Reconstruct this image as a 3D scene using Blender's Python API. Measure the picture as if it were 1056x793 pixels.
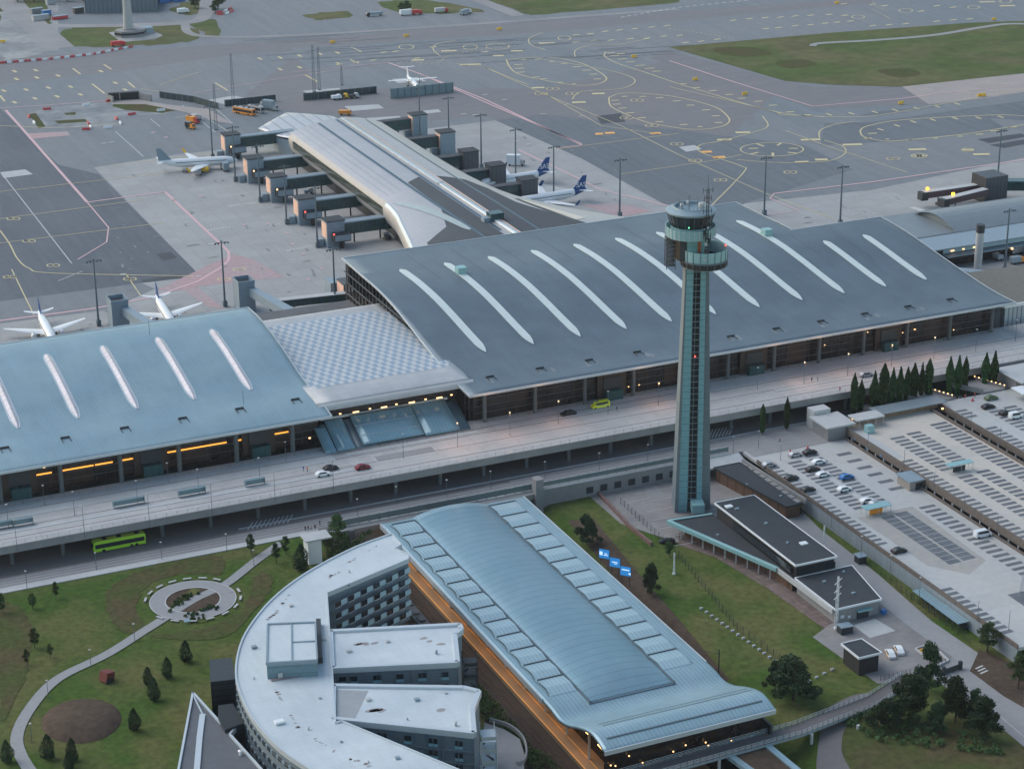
import bpy, bmesh, math, random
from mathutils import Vector, Matrix, Euler
from mathutils.geometry import tessellate_polygon
random.seed(7)
for o in list(bpy.data.objects): bpy.data.objects.remove(o)
SC = bpy.context.scene
COL = SC.collection
R = math.radians
PI = math.pi

# ------------------------------------------------------------------ camera
F, TH, RO, AZ, CH = 2208.07, 0.371787, -0.00924373, 0.4167468, 255.0
FW = Vector((math.sin(AZ)*math.cos(TH), math.cos(AZ)*math.cos(TH), -math.sin(TH)))
_r = Vector((math.cos(AZ), -math.sin(AZ), 0)); _u = _r.cross(FW)
RV = math.cos(RO)*_r + math.sin(RO)*_u
UV = -math.sin(RO)*_r + math.cos(RO)*_u
cam = bpy.data.cameras.new('camera'); co = bpy.data.objects.new('camera', cam); COL.objects.link(co)
co.matrix_world = Matrix.Translation((0, 0, CH)) @ Matrix((RV, UV, -FW)).transposed().to_4x4()
cam.sensor_width = 36; cam.lens = F/1056*36; cam.clip_start = 5; cam.clip_end = 9000
SC.camera = co

# ------------------------------------------------------------------ world, sun, exposure
W = bpy.data.worlds.new('World'); SC.world = W; W.use_nodes = True
wn = W.node_tree.nodes; wl = W.node_tree.links
sky = wn.new('ShaderNodeTexSky'); sky.sky_type = 'NISHITA'; sky.sun_disc = False
SUN_EL, SUN_AZ = R(14), R(-42)       # azimuth from +Y towards +X
sky.sun_elevation = SUN_EL; sky.sun_rotation = SUN_AZ
sky.air_density = 1.0; sky.dust_density = 0.6; sky.ozone_density = .8
wn['Background'].inputs[1].default_value = 0.125
wl.new(sky.outputs[0], wn['Background'].inputs[0])
sl = bpy.data.lights.new('sun', 'SUN'); sl.energy = 1.15; sl.angle = R(50); sl.color = (1, .965, .93)
so = bpy.data.objects.new('sun', sl); COL.objects.link(so)
sd = Vector((math.sin(SUN_AZ)*math.cos(R(48)), math.cos(SUN_AZ)*math.cos(R(48)), math.sin(R(48))))
so.rotation_euler = (-sd).to_track_quat('-Z', 'Y').to_euler()
SC.view_settings.view_transform = 'Standard'; SC.view_settings.look = 'None'
SC.view_settings.gamma = 1; SC.view_settings.exposure = 0.97; SC.view_settings.use_curve_mapping = False
SC.render.engine = 'CYCLES'

# ------------------------------------------------------------------ helpers
def at(px, py, z=0.0):
    """ground position (metres) of a point surveyed off the photograph, at height z"""
    d = FW*F + RV*(px-528) + UV*(396.5-py)
    t = (z-CH)/d.z
    return Vector((d.x*t, d.y*t, z))
def ats(pts, z=0.0): return [tuple(at(x, y, z)[:2]) for x, y in pts]

MATS = {}
def mat(name, col, rough=0.7, metal=0.0, n=(0.3, 0.12), big=None, grid=None, stripe=None, bump=0.0, emit=None, spec=None, tint=None, obj=False, streak=None):
    """procedural principled material. n=(scale, amount) fine noise; big=(scale, amount, colour2);
    grid=(sx, sy, joint width, joint dark, tile variation); stripe=(axis, period, width, dark)"""
    if name in MATS: return MATS[name]
    m = bpy.data.materials.new(name); m.use_nodes = True
    nt = m.node_tree; N = nt.nodes; L = nt.links
    bs = N['Principled BSDF']
    bs.inputs['Roughness'].default_value = rough; bs.inputs['Metallic'].default_value = metal
    if spec is not None: bs.inputs['Specular IOR Level'].default_value = spec
    if obj: pos = N.new('ShaderNodeTexCoord').outputs['Object']
    else: pos = N.new('ShaderNodeNewGeometry').outputs['Position']
    def val(v):
        q = N.new('ShaderNodeValue'); q.outputs[0].default_value = v; return q.outputs[0]
    def mth(op, a, b=None, c=None):
        q = N.new('ShaderNodeMath'); q.operation = op
        for i, w in enumerate((a, b, c)):
            if w is None: continue
            if isinstance(w, (int, float)): q.inputs[i].default_value = w
            else: L.new(w, q.inputs[i])
        return q.outputs[0]
    def noise(scale, vec=None, detail=4):
        q = N.new('ShaderNodeTexNoise'); q.inputs['Scale'].default_value = scale; q.inputs['Detail'].default_value = detail
        L.new(vec or pos, q.inputs['Vector']); return q.outputs['Fac']
    def mixc(f, a, b):
        q = N.new('ShaderNodeMix'); q.data_type = 'RGBA'
        if isinstance(f, (int, float)): q.inputs[0].default_value = f
        else: L.new(f, q.inputs[0])
        for w, i in ((a, 6), (b, 7)):
            if isinstance(w, (tuple, list)): q.inputs[i].default_value = (*w[:3], 1)
            else: L.new(w, q.inputs[i])
        return q.outputs[2]
    c = tuple(col)
    out = c
    if big:
        f = noise(big[0], detail=5)
        mr = N.new('ShaderNodeMapRange'); L.new(f, mr.inputs[0]); mr.inputs[1].default_value = .40; mr.inputs[2].default_value = .62
        out = mixc(mth('MULTIPLY', mr.outputs[0], big[1]), out, big[2])
    fac = None
    def mulf(f):
        nonlocal fac
        fac = f if fac is None else mth('MULTIPLY', fac, f)
    if n:
        mulf(mth('MULTIPLY_ADD', noise(n[0]), 2*n[1]*1.6, 1-n[1]*1.6)); fa = min(.3, n[1]*.9)
        mulf(mth('MULTIPLY_ADD', noise(n[0]*9, detail=2), 2*fa, 1-fa))
    if streak:   # (sx, sy, amount)
        mp = N.new('ShaderNodeVectorMath'); mp.operation = 'MULTIPLY'; L.new(pos, mp.inputs[0]); mp.inputs[1].default_value = (streak[0], streak[1], .5)
        mulf(mth('MULTIPLY_ADD', noise(1.0, mp.outputs[0], 3), 2*streak[2]*1.6, 1-streak[2]*1.6))
    sp = None
    hgt = None
    if grid or stripe:
        sp = N.new('ShaderNodeSeparateXYZ'); L.new(pos, sp.inputs[0])
    if grid:
        sx, sy, jw, jd, tv = grid
        a = mth('DIVIDE', sp.outputs[0], sx); b = mth('DIVIDE', sp.outputs[1], sy)
        cv = N.new('ShaderNodeCombineXYZ'); L.new(mth('FLOOR', a), cv.inputs[0]); L.new(mth('FLOOR', b), cv.inputs[1])
        wnz = N.new('ShaderNodeTexWhiteNoise'); L.new(cv.outputs[0], wnz.inputs['Vector'])
        mulf(mth('MULTIPLY_ADD', wnz.outputs['Value'], 2*tv, 1-tv))
        ja = mth('LESS_THAN', mth('FRACT', a), jw/sx); jb = mth('LESS_THAN', mth('FRACT', b), jw/sy)
        mulf(mth('SUBTRACT', 1.0, mth('MULTIPLY', mth('MAXIMUM', ja, jb), jd)))
    if stripe:
        for ax, per, w, dk in (stripe if isinstance(stripe, list) else [stripe]):
            s_ = mth('LESS_THAN', mth('FRACT', mth('DIVIDE', sp.outputs[ax], per)), w/per)
            mulf(mth('SUBTRACT', 1.0, mth('MULTIPLY', s_, dk)))
    if fac is not None:
        q = N.new('ShaderNodeVectorMath'); q.operation = 'SCALE'
        if isinstance(out, tuple): q.inputs[0].default_value = out
        else: L.new(out, q.inputs[0])
        L.new(fac, q.inputs['Scale']); out = q.outputs[0]
        L.new(out, bs.inputs['Base Color'])
    else:
        bs.inputs['Base Color'].default_value = (*c, 1) if isinstance(out, tuple) else (0, 0, 0, 1)
        if not isinstance(out, tuple): L.new(out, bs.inputs['Base Color'])
    if bump:
        bp = N.new('ShaderNodeBump'); bp.inputs['Strength'].default_value = bump; bp.inputs['Distance'].default_value = .3
        L.new(noise(n[0]*2 if n else 1), bp.inputs['Height']); L.new(bp.outputs[0], bs.inputs['Normal'])
    if emit:
        bs.inputs['Emission Color'].default_value = (*emit[0], 1); bs.inputs['Emission Strength'].default_value = emit[1]
    MATS[name] = m
    return m

class MB:
    def __init__(s): s.v = []; s.f = []; s.mi = []; s.cur = 0; s.mats = []
    def use(s, m):
        if m not in s.mats: s.mats.append(m)
        s.cur = s.mats.index(m); return s
    def add(s, vs, fs):
        b = len(s.v); s.v += [tuple(v) for v in vs]; s.f += [tuple(b+i for i in f) for f in fs]; s.mi += [s.cur]*len(fs); return s
    def bx(s, x0, x1, y0, y1, z0, z1):
        return s.add([(x0,y0,z0),(x1,y0,z0),(x1,y1,z0),(x0,y1,z0),(x0,y0,z1),(x1,y0,z1),(x1,y1,z1),(x0,y1,z1)],
                     [(0,3,2,1),(4,5,6,7),(0,1,5,4),(1,2,6,5),(2,3,7,6),(3,0,4,7)])
    def cb(s, c, d, rz=0, ry=0, rx=0):
        """box centred at c, size d, rotated"""
        M = Euler((rx, ry, rz)).to_matrix(); c = Vector(c); h = Vector(d)/2
        vs = [c+M@Vector((sx*h.x, sy*h.y, sz*h.z)) for sz in (-1,1) for sx,sy in ((-1,-1),(1,-1),(1,1),(-1,1))]
        return s.add(vs, [(0,3,2,1),(4,5,6,7),(0,1,5,4),(1,2,6,5),(2,3,7,6),(3,0,4,7)])
    def prism(s, poly, z0, z1):
        """extruded polygon; z0/z1 numbers or per-vertex lists"""
        n = len(poly)
        ar = sum(poly[i][0]*poly[(i+1)%n][1]-poly[(i+1)%n][0]*poly[i][1] for i in range(n))
        if ar < 0:
            poly = poly[::-1]
            if isinstance(z0, list): z0 = z0[::-1]
            if isinstance(z1, list): z1 = z1[::-1]
        za = z0 if isinstance(z0, list) else [z0]*n; zb = z1 if isinstance(z1, list) else [z1]*n
        vs = [(p[0], p[1], z) for p, z in zip(poly, za)]+[(p[0], p[1], z) for p, z in zip(poly, zb)]
        tri = tessellate_polygon([[Vector((p[0], p[1], 0)) for p in poly]])
        fs = []
        for t in tri:
            a, b, c = t
            cr = (poly[b][0]-poly[a][0])*(poly[c][1]-poly[a][1])-(poly[b][1]-poly[a][1])*(poly[c][0]-poly[a][0])
            if cr < 0: a, c = c, a
            fs.append((n+a, n+b, n+c)); fs.append((c, b, a))
        fs += [(i, (i+1) % n, n+(i+1) % n, n+i) for i in range(n)]
        return s.add(vs, fs)
    def rod(s, a, b, r0, r1=None, k=8, cap=True):
        a = Vector(a); b = Vector(b); r1 = r0 if r1 is None else r1
        d = (b-a).normalized(); p = d.orthogonal().normalized(); q = d.cross(p)
        vs = []
        for c, r in ((a, r0), (b, r1)):
            vs += [c+(p*math.cos(2*PI*i/k)+q*math.sin(2*PI*i/k))*r for i in range(k)]
        fs = [(i, (i+1) % k, k+(i+1) % k, k+i) for i in range(k)]
        if cap: fs += [tuple(range(k))[::-1], tuple(range(k, 2*k))]
        return s.add(vs, fs)
    def path(s, pts, r, k=6):
        for a, b in zip(pts, pts[1:]): s.rod(a, b, r, r, k)
        return s
    def lathe(s, prof, c=(0,0,0), k=24, axis='z', sx=1, sy=1):
        vs = []; c = Vector(c)
        for (rr, h) in prof:
            for i in range(k):
                a = 2*PI*i/k; u, w = rr*math.cos(a)*sx, rr*math.sin(a)*sy
                vs.append(c+(Vector((u, w, h)) if axis == 'z' else Vector((h, u, w))))
        fs = [(j*k+i, j*k+(i+1) % k, (j+1)*k+(i+1) % k, (j+1)*k+i) for j in range(len(prof)-1) for i in range(k)]
        fs += [tuple(range(k))[::-1], tuple((len(prof)-1)*k+i for i in range(k))]
        return s.add(vs, fs)
    def loft(s, rings, closed=False, cap=False):
        n = len(rings[0]); vs = [p for r in rings for p in r]
        m = n if closed else n-1
        fs = [(j*n+i, j*n+(i+1) % n, (j+1)*n+(i+1) % n, (j+1)*n+i) for j in range(len(rings)-1) for i in range(m)]
        if cap: fs += [tuple(range(n))[::-1], tuple((len(rings)-1)*n+i for i in range(n))]
        return s.add(vs, fs)
    def wall(s, pts, z0, z1, th=.2):
        """thin wall along a polyline of XY points; z may be functions"""
        for a, b in zip(pts, pts[1:]):
            a = Vector(a[:2]); b = Vector(b[:2]); d = (b-a).normalized(); nrm = Vector((-d.y, d.x))*th/2
            f0 = z0 if callable(z0) else (lambda x, y: z0); f1 = z1 if callable(z1) else (lambda x, y: z1)
            vs = [(p.x+sg*nrm.x, p.y+sg*nrm.y, fz(p.x, p.y)) for fz in (f0, f1) for p, sg in ((a,-1),(b,-1),(b,1),(a,1))]
            s.add(vs, [(0,3,2,1),(4,5,6,7),(0,1,5,4),(1,2,6,5),(2,3,7,6),(3,0,4,7)])
        return s
    def build(s, name, m=None, parent=None, smooth=False, origin=None, **kw):
        me = bpy.data.meshes.new(name)
        vs = s.v
        if origin is not None:
            og = Vector(origin); vs = [tuple(Vector(v)-og) for v in s.v]
        me.from_pydata(vs, [], s.f); me.validate()
        mats = s.mats if s.mats else [m]
        for q in mats: me.materials.append(q)
        if s.mats and len(me.polygons) == len(s.mi): me.polygons.foreach_set('material_index', s.mi)
        if smooth: me.polygons.foreach_set('use_smooth', [True]*len(me.polygons))
        me.update()
        bm = bmesh.new(); bm.from_mesh(me); bmesh.ops.recalc_face_normals(bm, faces=bm.faces); bm.to_mesh(me); bm.free()
        o = bpy.data.objects.new(name, me); COL.objects.link(o)
        if smooth:
            try: me.set_sharp_from_angle(angle=R(40))
            except Exception: pass
        if parent is not None: o.parent = parent
        if origin is not None:
            o.location = origin
        tag(o, **kw)
        return o

def tag(o, label=None, cat=None, group=None, kind=None):
    if label: o['label'] = label
    if cat: o['category'] = cat
    if group: o['group'] = group
    if kind: o['kind'] = kind
    return o
def thing(name, label, cat, loc=(0,0,0), rz=0, group=None):
    o = bpy.data.objects.new(name, None); COL.objects.link(o); o.empty_display_size = .5
    o.location = loc; o.rotation_euler = (0, 0, rz)
    return tag(o, label, cat, group)
KIDS = {}
def kids(o): return [c for c in bpy.data.objects if c.parent == o]
def tree_of(o):
    return (o, [tree_of(c) for c in kids(o)])
def dup(t, loc=None, rz=None, label=None, group=None, scale=None, parent=None):
    src, ch = t
    c = src.copy(); COL.objects.link(c); c.parent = parent
    if loc is not None: c.location = loc
    if rz is not None: c.rotation_euler = (0, 0, rz)
    if scale is not None: c.scale = scale if isinstance(scale, (tuple, list)) else (scale,)*3
    if label: c['label'] = label
    if group: c['group'] = group
    for k in ch: dup(k, parent=c)
    return c

LIFT = [0.0]
def drape(name, poly, zf, m, dz=0.03, step=None, parent=None, thick=0, **kw):
    """a sheet over a polygon following zf(x, y)"""
    if kw.get('kind') == 'structure': LIFT[0] += .001; dz += LIFT[0]
    bm = bmesh.new()
    pts = [Vector((p[0], p[1], 0)) for p in poly]
    vs = [bm.verts.new(p) for p in pts]
    for t in tessellate_polygon([pts]):
        try: bm.faces.new([vs[i] for i in t])
        except ValueError: pass
    if step:
        sx, sy = step if isinstance(step, tuple) else (step, step)
        x0, x1 = min(p.x for p in pts), max(p.x for p in pts); y0, y1 = min(p.y for p in pts), max(p.y for p in pts)
        for lo, hi, stp, no in ((x0, x1, sx, (1,0,0)), (y0, y1, sy, (0,1,0))):
            if not stp: continue
            k = math.floor(lo/stp)+1
            while k*stp < hi:
                g = bm.verts[:]+bm.edges[:]+bm.faces[:]
                bmesh.ops.bisect_plane(bm, geom=g, plane_co=Vector(no)*k*stp, plane_no=no, dist=1e-5); k += 1
    for v in bm.verts: v.co.z = (zf(v.co.x, v.co.y) if callable(zf) else zf)+dz
    bmesh.ops.recalc_face_normals(bm, faces=bm.faces)
    for f in bm.faces:
        if f.normal.z < 0: f.normal_flip()
    if thick:
        r = bmesh.ops.extrude_face_region(bm, geom=bm.faces[:])
        for v in [g for g in r['geom'] if isinstance(g, bmesh.types.BMVert)]: v.co.z -= thick
        bmesh.ops.recalc_face_normals(bm, faces=bm.faces)
    me = bpy.data.meshes.new(name); bm.to_mesh(me); bm.free(); me.materials.append(m)
    o = bpy.data.objects.new(name, me); COL.objects.link(o)
    if parent is not None: o.parent = parent
    if step: me.polygons.foreach_set('use_smooth', [True]*len(me.polygons))
    return tag(o, **kw)

def strip_mesh(mb, pts, w, z=0.0, zf=None, dash=None):
    """flat line of width w along XY points, optional (on, off) dashes"""
    if dash:
        on, off = dash; out = []; cur = []; t = 0; tot = on
        P = [Vector(p[:2]) for p in pts]; state = True; acc = 0; seg = [P[0]]
        for a, b in zip(P, P[1:]):
            L_ = (b-a).length; d = (b-a)/max(L_, 1e-6); s_ = 0
            while s_ < L_-1e-6:
                need = (on if state else off)-acc; stp = min(need, L_-s_); s_ += stp; acc += stp
                if state: seg.append(a+d*s_)
                if acc >= (on if state else off)-1e-6:
                    if state: out.append(seg)
                    state = not state; acc = 0; seg = [a+d*s_]
        for sg in out: strip_mesh(mb, sg, w, z, zf)
        return
    P = [Vector(p[:2]) for p in pts]
    if len(P) < 2: return
    nn = []
    for i in range(len(P)):
        a = P[max(0, i-1)]; b = P[min(len(P)-1, i+1)]; d = (b-a).normalized(); nn.append(Vector((-d.y, d.x)))
    vs = []
    for p, nr in zip(P, nn):
        for sg in (1, -1):
            q = p+nr*sg*w/2; vs.append((q.x, q.y, (zf(q.x, q.y) if zf else 0)+z))
    mb.add(vs, [(2*i, 2*i+1, 2*i+3, 2*i+2) for i in range(len(P)-1)])
def smooth_pts(pts, k=6, closed=False):
    """Catmull-Rom"""
    P = [Vector(p[:2]) for p in pts]; n = len(P); out = []
    rng = range(n if closed else n-1)
    for i in rng:
        g = (lambda j: P[j % n]) if closed else (lambda j: P[min(max(j, 0), n-1)])
        p0, p1, p2, p3 = g(i-1), g(i), g(i+1), g(i+2)
        for j in range(k):
            t = j/k; out.append(.5*((2*p1)+(-p0+p2)*t+(2*p0-5*p1+4*p2-p3)*t*t+(-p0+3*p1-3*p2+p3)*t**3))
    if not closed: out.append(P[-1])
    return [tuple(p) for p in out]
def interp(tab, x):
    if x <= tab[0][0]: return tab[0][1]
    for (a, b), (c, d) in zip(tab, tab[1:]):
        if x <= c: return b+(d-b)*(x-a)/(c-a)
    return tab[-1][1]
def sinterp(tab, x):
    if x <= tab[0][0]: return tab[0][1]
    n = len(tab)
    for i in range(n-1):
        a, b = tab[i]; c, d = tab[i+1]
        if x <= c:
            t = (x-a)/(c-a)
            pm = tab[max(0, i-1)]; pn = tab[min(n-1, i+2)]
            m0 = (d-pm[1])/(c-pm[0])*(c-a); m1 = (pn[1]-b)/(pn[0]-a)*(c-a)
            return (2*t**3-3*t*t+1)*b+(t**3-2*t*t+t)*m0+(-2*t**3+3*t*t)*d+(t**3-t*t)*m1
    return tab[-1][1]
def text_mesh(name, s, size, m, parent, loc, rot, ext=.02, align='CENTER'):
    cu = bpy.data.curves.new(name, 'FONT'); cu.body = s; cu.size = size; cu.extrude = ext; cu.align_x = align; cu.align_y = 'CENTER'
    o = bpy.data.objects.new(name+'_tmp', cu); COL.objects.link(o)
    bpy.context.view_layer.update()
    me = bpy.data.meshes.new_from_object(o.evaluated_get(bpy.context.evaluated_depsgraph_get()))
    bpy.data.objects.remove(o); bpy.data.curves.remove(cu)
    me.name = name; me.materials.clear(); me.materials.append(m)
    t = bpy.data.objects.new(name, me); COL.objects.link(t); t.parent = parent; t.location = loc; t.rotation_euler = rot
    return t
# ------------------------------------------------------------------ materials
M_asph = mat('airside_asphalt', (.155,.178,.195), .75, n=(.25,.10), big=(.012,.8,(.185,.195,.205)), streak=(.25,.012,.12))
M_asph2 = mat('dark_asphalt', (.085,.10,.12), .78, n=(.3,.10), big=(.02,.5,(.12,.135,.155)), streak=(.35,.02,.16))
M_asphp = mat('brown_asphalt', (.175,.168,.175), .8, n=(.25,.08), big=(.01,.6,(.16,.165,.175)), streak=(.01,.2,.08))
M_conc = mat('apron_concrete', (.33,.335,.33), .75, n=(.4,.06), big=(.03,.5,(.27,.265,.27)), grid=(7.5,7.5,.22,.18,.05))
M_concb = mat('brown_concrete', (.34,.30,.28), .8, n=(.4,.07), big=(.03,.5,(.28,.26,.26)), grid=(7.5,7.5,.2,.12,.04))
M_patch = mat('fresh_asphalt', (.05,.058,.07), .8, n=(.5,.12))
M_light = mat('light_patch', (.42,.43,.43), .8, n=(.2,.10))
M_red = mat('red_painted_ground', (.40,.27,.275), .75, n=(.5,.15), big=(.05,.7,(.36,.30,.30)))
M_yel = mat('yellow_paint', (.58,.50,.29), .7, n=(2,.12))
M_ora = mat('orange_paint', (.80,.42,.12), .7, n=(2,.12))
M_wht = mat('white_paint', (.50,.51,.50), .7, n=(2,.12))
M_pnk = mat('red_white_paint', (.60,.40,.41), .7, n=(2,.15))
M_grass = mat('grass', (.054,.096,.020), .95, n=(.6,.35), big=(.06,1.0,(.108,.112,.040)), spec=.1, bump=.5)
M_grassd = mat('airfield_grass', (.080,.112,.038), .95, n=(.15,.25), big=(.025,.85,(.13,.12,.06)), spec=.1, streak=(.02,.06,.2))
M_rough = mat('rough_dry_grass', (.066,.082,.027), .95, n=(.6,.35), big=(.08,.9,(.088,.072,.036)), spec=.1, bump=.5)
M_soil = mat('soil', (.075,.055,.042), .95, n=(.7,.3), big=(.1,.7,(.10,.075,.055)), spec=.1)
M_gravel = mat('gravel', (.20,.215,.225), .9, n=(.2,.25), big=(.04,.8,(.33,.34,.33)))
M_ballast = mat('track_ballast', (.034,.027,.024), .95, n=(1.5,.3), big=(.2,.5,(.035,.03,.03)))
M_road = mat('road_asphalt', (.235,.23,.232), .8, n=(.5,.08), big=(.04,.7,(.29,.285,.285)), streak=(.02,.5,.08))
M_roadd = mat('lower_road_asphalt', (.13,.12,.12), .8, n=(.5,.08), big=(.05,.6,(.17,.15,.145)), streak=(.02,.5,.08))
M_deck = mat('bridge_concrete', (.43,.42,.41), .75, n=(.5,.09), big=(.06,.7,(.36,.355,.355)), streak=(.03,.6,.10), grid=(12,60,.15,.25,.03))
M_cwall = mat('concrete_wall', (.25,.25,.25), .8, n=(.6,.12), big=(.15,.6,(.19,.19,.195)))
M_pale = mat('pale_concrete', (.45,.46,.46), .75, n=(.5,.07), big=(.05,.8,(.37,.38,.385)))
M_park = mat('parking_concrete', (.42,.43,.425), .78, n=(.5,.07), big=(.045,.9,(.44,.43,.41)), grid=(16,8,.12,.12,.03))
M_park2 = mat('tan_parking_concrete', (.50,.455,.40), .78, n=(.5,.07), big=(.06,.8,(.45,.43,.40)), grid=(16,8,.12,.10,.03))
M_bay = mat('parking_bay', (.105,.118,.135), .8, n=(.8,.10), big=(.2,.5,(.17,.18,.19)))
M_path = mat('path_paving', (.27,.275,.28), .8, n=(.6,.08))
M_plaza = mat('old_plaza', (.19,.18,.18), .8, n=(.5,.12), big=(.08,.8,(.26,.25,.24)), streak=(.05,.6,.12))
M_roofL = mat('blue_grey_metal_roof', (.25,.355,.40), .42, .25, n=(.15,.07), big=(.05,.8,(.205,.315,.37)), streak=(.5,.03,.06), stripe=(0,.9,.14,.14))
M_roofR = mat('dark_grey_metal_roof', (.125,.168,.198), .45, .25, n=(.15,.09), big=(.05,.8,(.10,.138,.165)), streak=(.45,.03,.09), stripe=[(0,1.1,.16,.12),(1,6.2,.12,.18)])
M_rim = mat('pale_metal_edge', (.52,.57,.60), .4, .3, n=(.5,.04))
M_sky = mat('pale_rooflight', (.56,.63,.61), .35, 0, n=(.4,.05), stripe=(1,2.4,.12,.16))
M_skyp = mat('pink_glazed_rooflight', (.52,.47,.50), .25, 0, n=(.1,.25), stripe=(1,2.4,.18,.3))
M_darkm = mat('dark_metal', (.045,.052,.06), .5, .4, n=(1,.1))
M_blk = mat('black_rubber', (.02,.02,.022), .8, n=None)
M_gls = mat('dark_glass', (.020,.018,.018), .12, 0, n=(.25,.5), big=(.3,.6,(.034,.020,.015)), spec=.5)
M_glsd = mat('teal_glass', (.028,.075,.078), .15, 0, n=(.4,.3), stripe=(0,2.0,.12,.5))
M_glsb = mat('blue_glass_roof', (.17,.30,.365), .22, .1, n=(.3,.10), stripe=(0,1.25,.12,.25))
M_glow = mat("amber_strip_lamp", (.9,.4,.1), .5, n=None, emit=((1,.38,.05), .85))
M_warm = mat("warm_lamp", (.9,.7,.4), .5, n=None, emit=((1,.55,.22), 1.6))


M_redl = mat('red_lamp', (.8,.1,.1), .5, n=None, emit=((1,.08,.06), 1.4))
M_grnl = mat('green_lamp', (.1,.8,.4), .5, n=None, emit=((.2,1,.5), .8))
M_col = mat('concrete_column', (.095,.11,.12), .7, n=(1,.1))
M_pole = mat('galvanised_pole', (.12,.165,.195), .5, .4, n=(1,.1))
M_membr = mat('dark_membrane', (.055,.065,.075), .8, n=(.4,.1), big=(.05,.5,(.07,.08,.09)), stripe=(0,2,.08,.15))
M_pier = mat('pier_metal', (.44,.425,.43), .38, .35, n=(.3,.05), big=(.05,.5,(.39,.385,.395)), stripe=(0,1.6,.10,.10), grid=(400,4.5,.15,.12,.02))
M_pierw = mat('pier_glazing', (.06,.072,.062), .18, .0, n=(.2,.35), stripe=(1,1.5,.12,.35))
M_jbox = mat('blue_grey_cladding', (.25,.32,.37), .5, .2, n=(.5,.08), stripe=(2,1.3,.10,.15))
M_jdark = mat('louvre_cladding', (.085,.095,.11), .5, .3, n=(.5,.08), stripe=(0,1.9,.16,.6))
M_sunset = mat('sunset_tint', (.80,.50,.38), .5, n=(.6,.1))  # sunset reflection on the towers' left sides, painted into the colour
M_white = mat('white_paintwork', (.72,.74,.75), .3, n=(1,.03))
M_navy = mat('navy_paint', (.006,.055,.21), .35, n=None)
M_greyt = mat('grey_blue_tail', (.20,.27,.31), .4, n=None)
M_ylw = mat('yellow_enamel', (.85,.50,.03), .35, n=None)
M_yglow = mat('hi_vis_yellow', (.72,.78,.03), .35, n=None)
M_lime = mat('lime_green_paint', (.33,.62,.03), .4, n=None)
M_redp = mat('red_paint', (.50,.035,.04), .4, n=None)
M_orp = mat('orange_enamel', (.75,.27,.03), .4, n=None)
M_bluep = mat('blue_paint', (.02,.16,.42), .3, n=None)
M_drkred = mat('dark_red_paint', (.18,.012,.025), .3, n=None)
M_blackp = mat('black_paint', (.016,.018,.02), .25, n=None)
M_silver = mat('silver_paint', (.42,.44,.46), .3, .4, n=None)
M_green = mat('green_paint', (.08,.13,.06), .35, n=None)
M_win = mat('window_glass', (.02,.028,.034), .1, n=None)
M_cyan = mat('pale_teal_glass', (.15,.33,.34), .25, n=(1,.1), stripe=(2,1.9,.12,.35))
M_cyan2 = mat('teal_rail_glass', (.24,.42,.43), .25, n=(1,.06))
M_hroof = mat('pale_hotel_roof', (.53,.585,.61), .55, .05, n=(.3,.05), big=(.06,.8,(.45,.51,.545)), stripe=(1,1.8,.10,.10), streak=(.9,.12,.05))
M_stain = mat('roof_stain', (.28,.26,.26), .7, n=(1.0,.3))
M_hface = mat('grey_cladding', (.15,.20,.235), .6, .1, n=(.6,.1), stripe=(2,.75,.08,.35))
M_hpan = mat('pale_blue_panel', (.33,.47,.53), .5, n=(1,.1))
M_broof = mat('black_felt_roof', (.030,.036,.044), .75, n=(.4,.2), stripe=(1,1.6,.06,.25))
M_bwall = mat('dark_timber_wall', (.028,.026,.028), .7, n=(1,.2), stripe=(2,.5,.06,.5))
M_brown = mat('brown_timber_wall', (.12,.065,.04), .7, n=(1,.2), stripe=(0,.6,.1,.4))
M_ubrick = mat('grey_render', (.27,.265,.26), .8, n=(1,.08), grid=(1.5,1.5,.05,.1,.05))
M_sroof = mat('station_metal_roof', (.275,.40,.455), .40, .25, n=(.3,.07), streak=(.6,.04,.06), big=(.04,.6,(.24,.375,.425)), stripe=[(0,1.05,.2,.26)])
M_spanel = mat('station_bay_panel', (.34,.475,.525), .42, .2, n=(.3,.06), stripe=(0,1.05,.2,.24))
M_svault = mat('station_vault_metal', (.205,.325,.39), .38, .3, n=(.25,.07), big=(.05,.7,(.165,.30,.36)), stripe=[(0,.8,.10,.14),(1,3.1,.22,.28)])
M_plat = mat('platform_paving', (.30,.20,.12), .7, n=(.6,.08))
M_glass_rail = mat('glass_rail', (.13,.18,.18), .2, n=None)
M_leafp = mat('poplar_leaves', (.034,.066,.024), .8, n=(.6,.5), spec=.15)
M_leafc = mat('conifer_needles', (.028,.048,.024), .85, n=(.7,.5), spec=.1)
M_leafd = mat('broadleaf_leaves', (.050,.080,.030), .8, n=(.6,.5), spec=.15)
M_bark = mat('bark', (.06,.048,.038), .9, n=(2,.2))
M_chk = None

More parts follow.
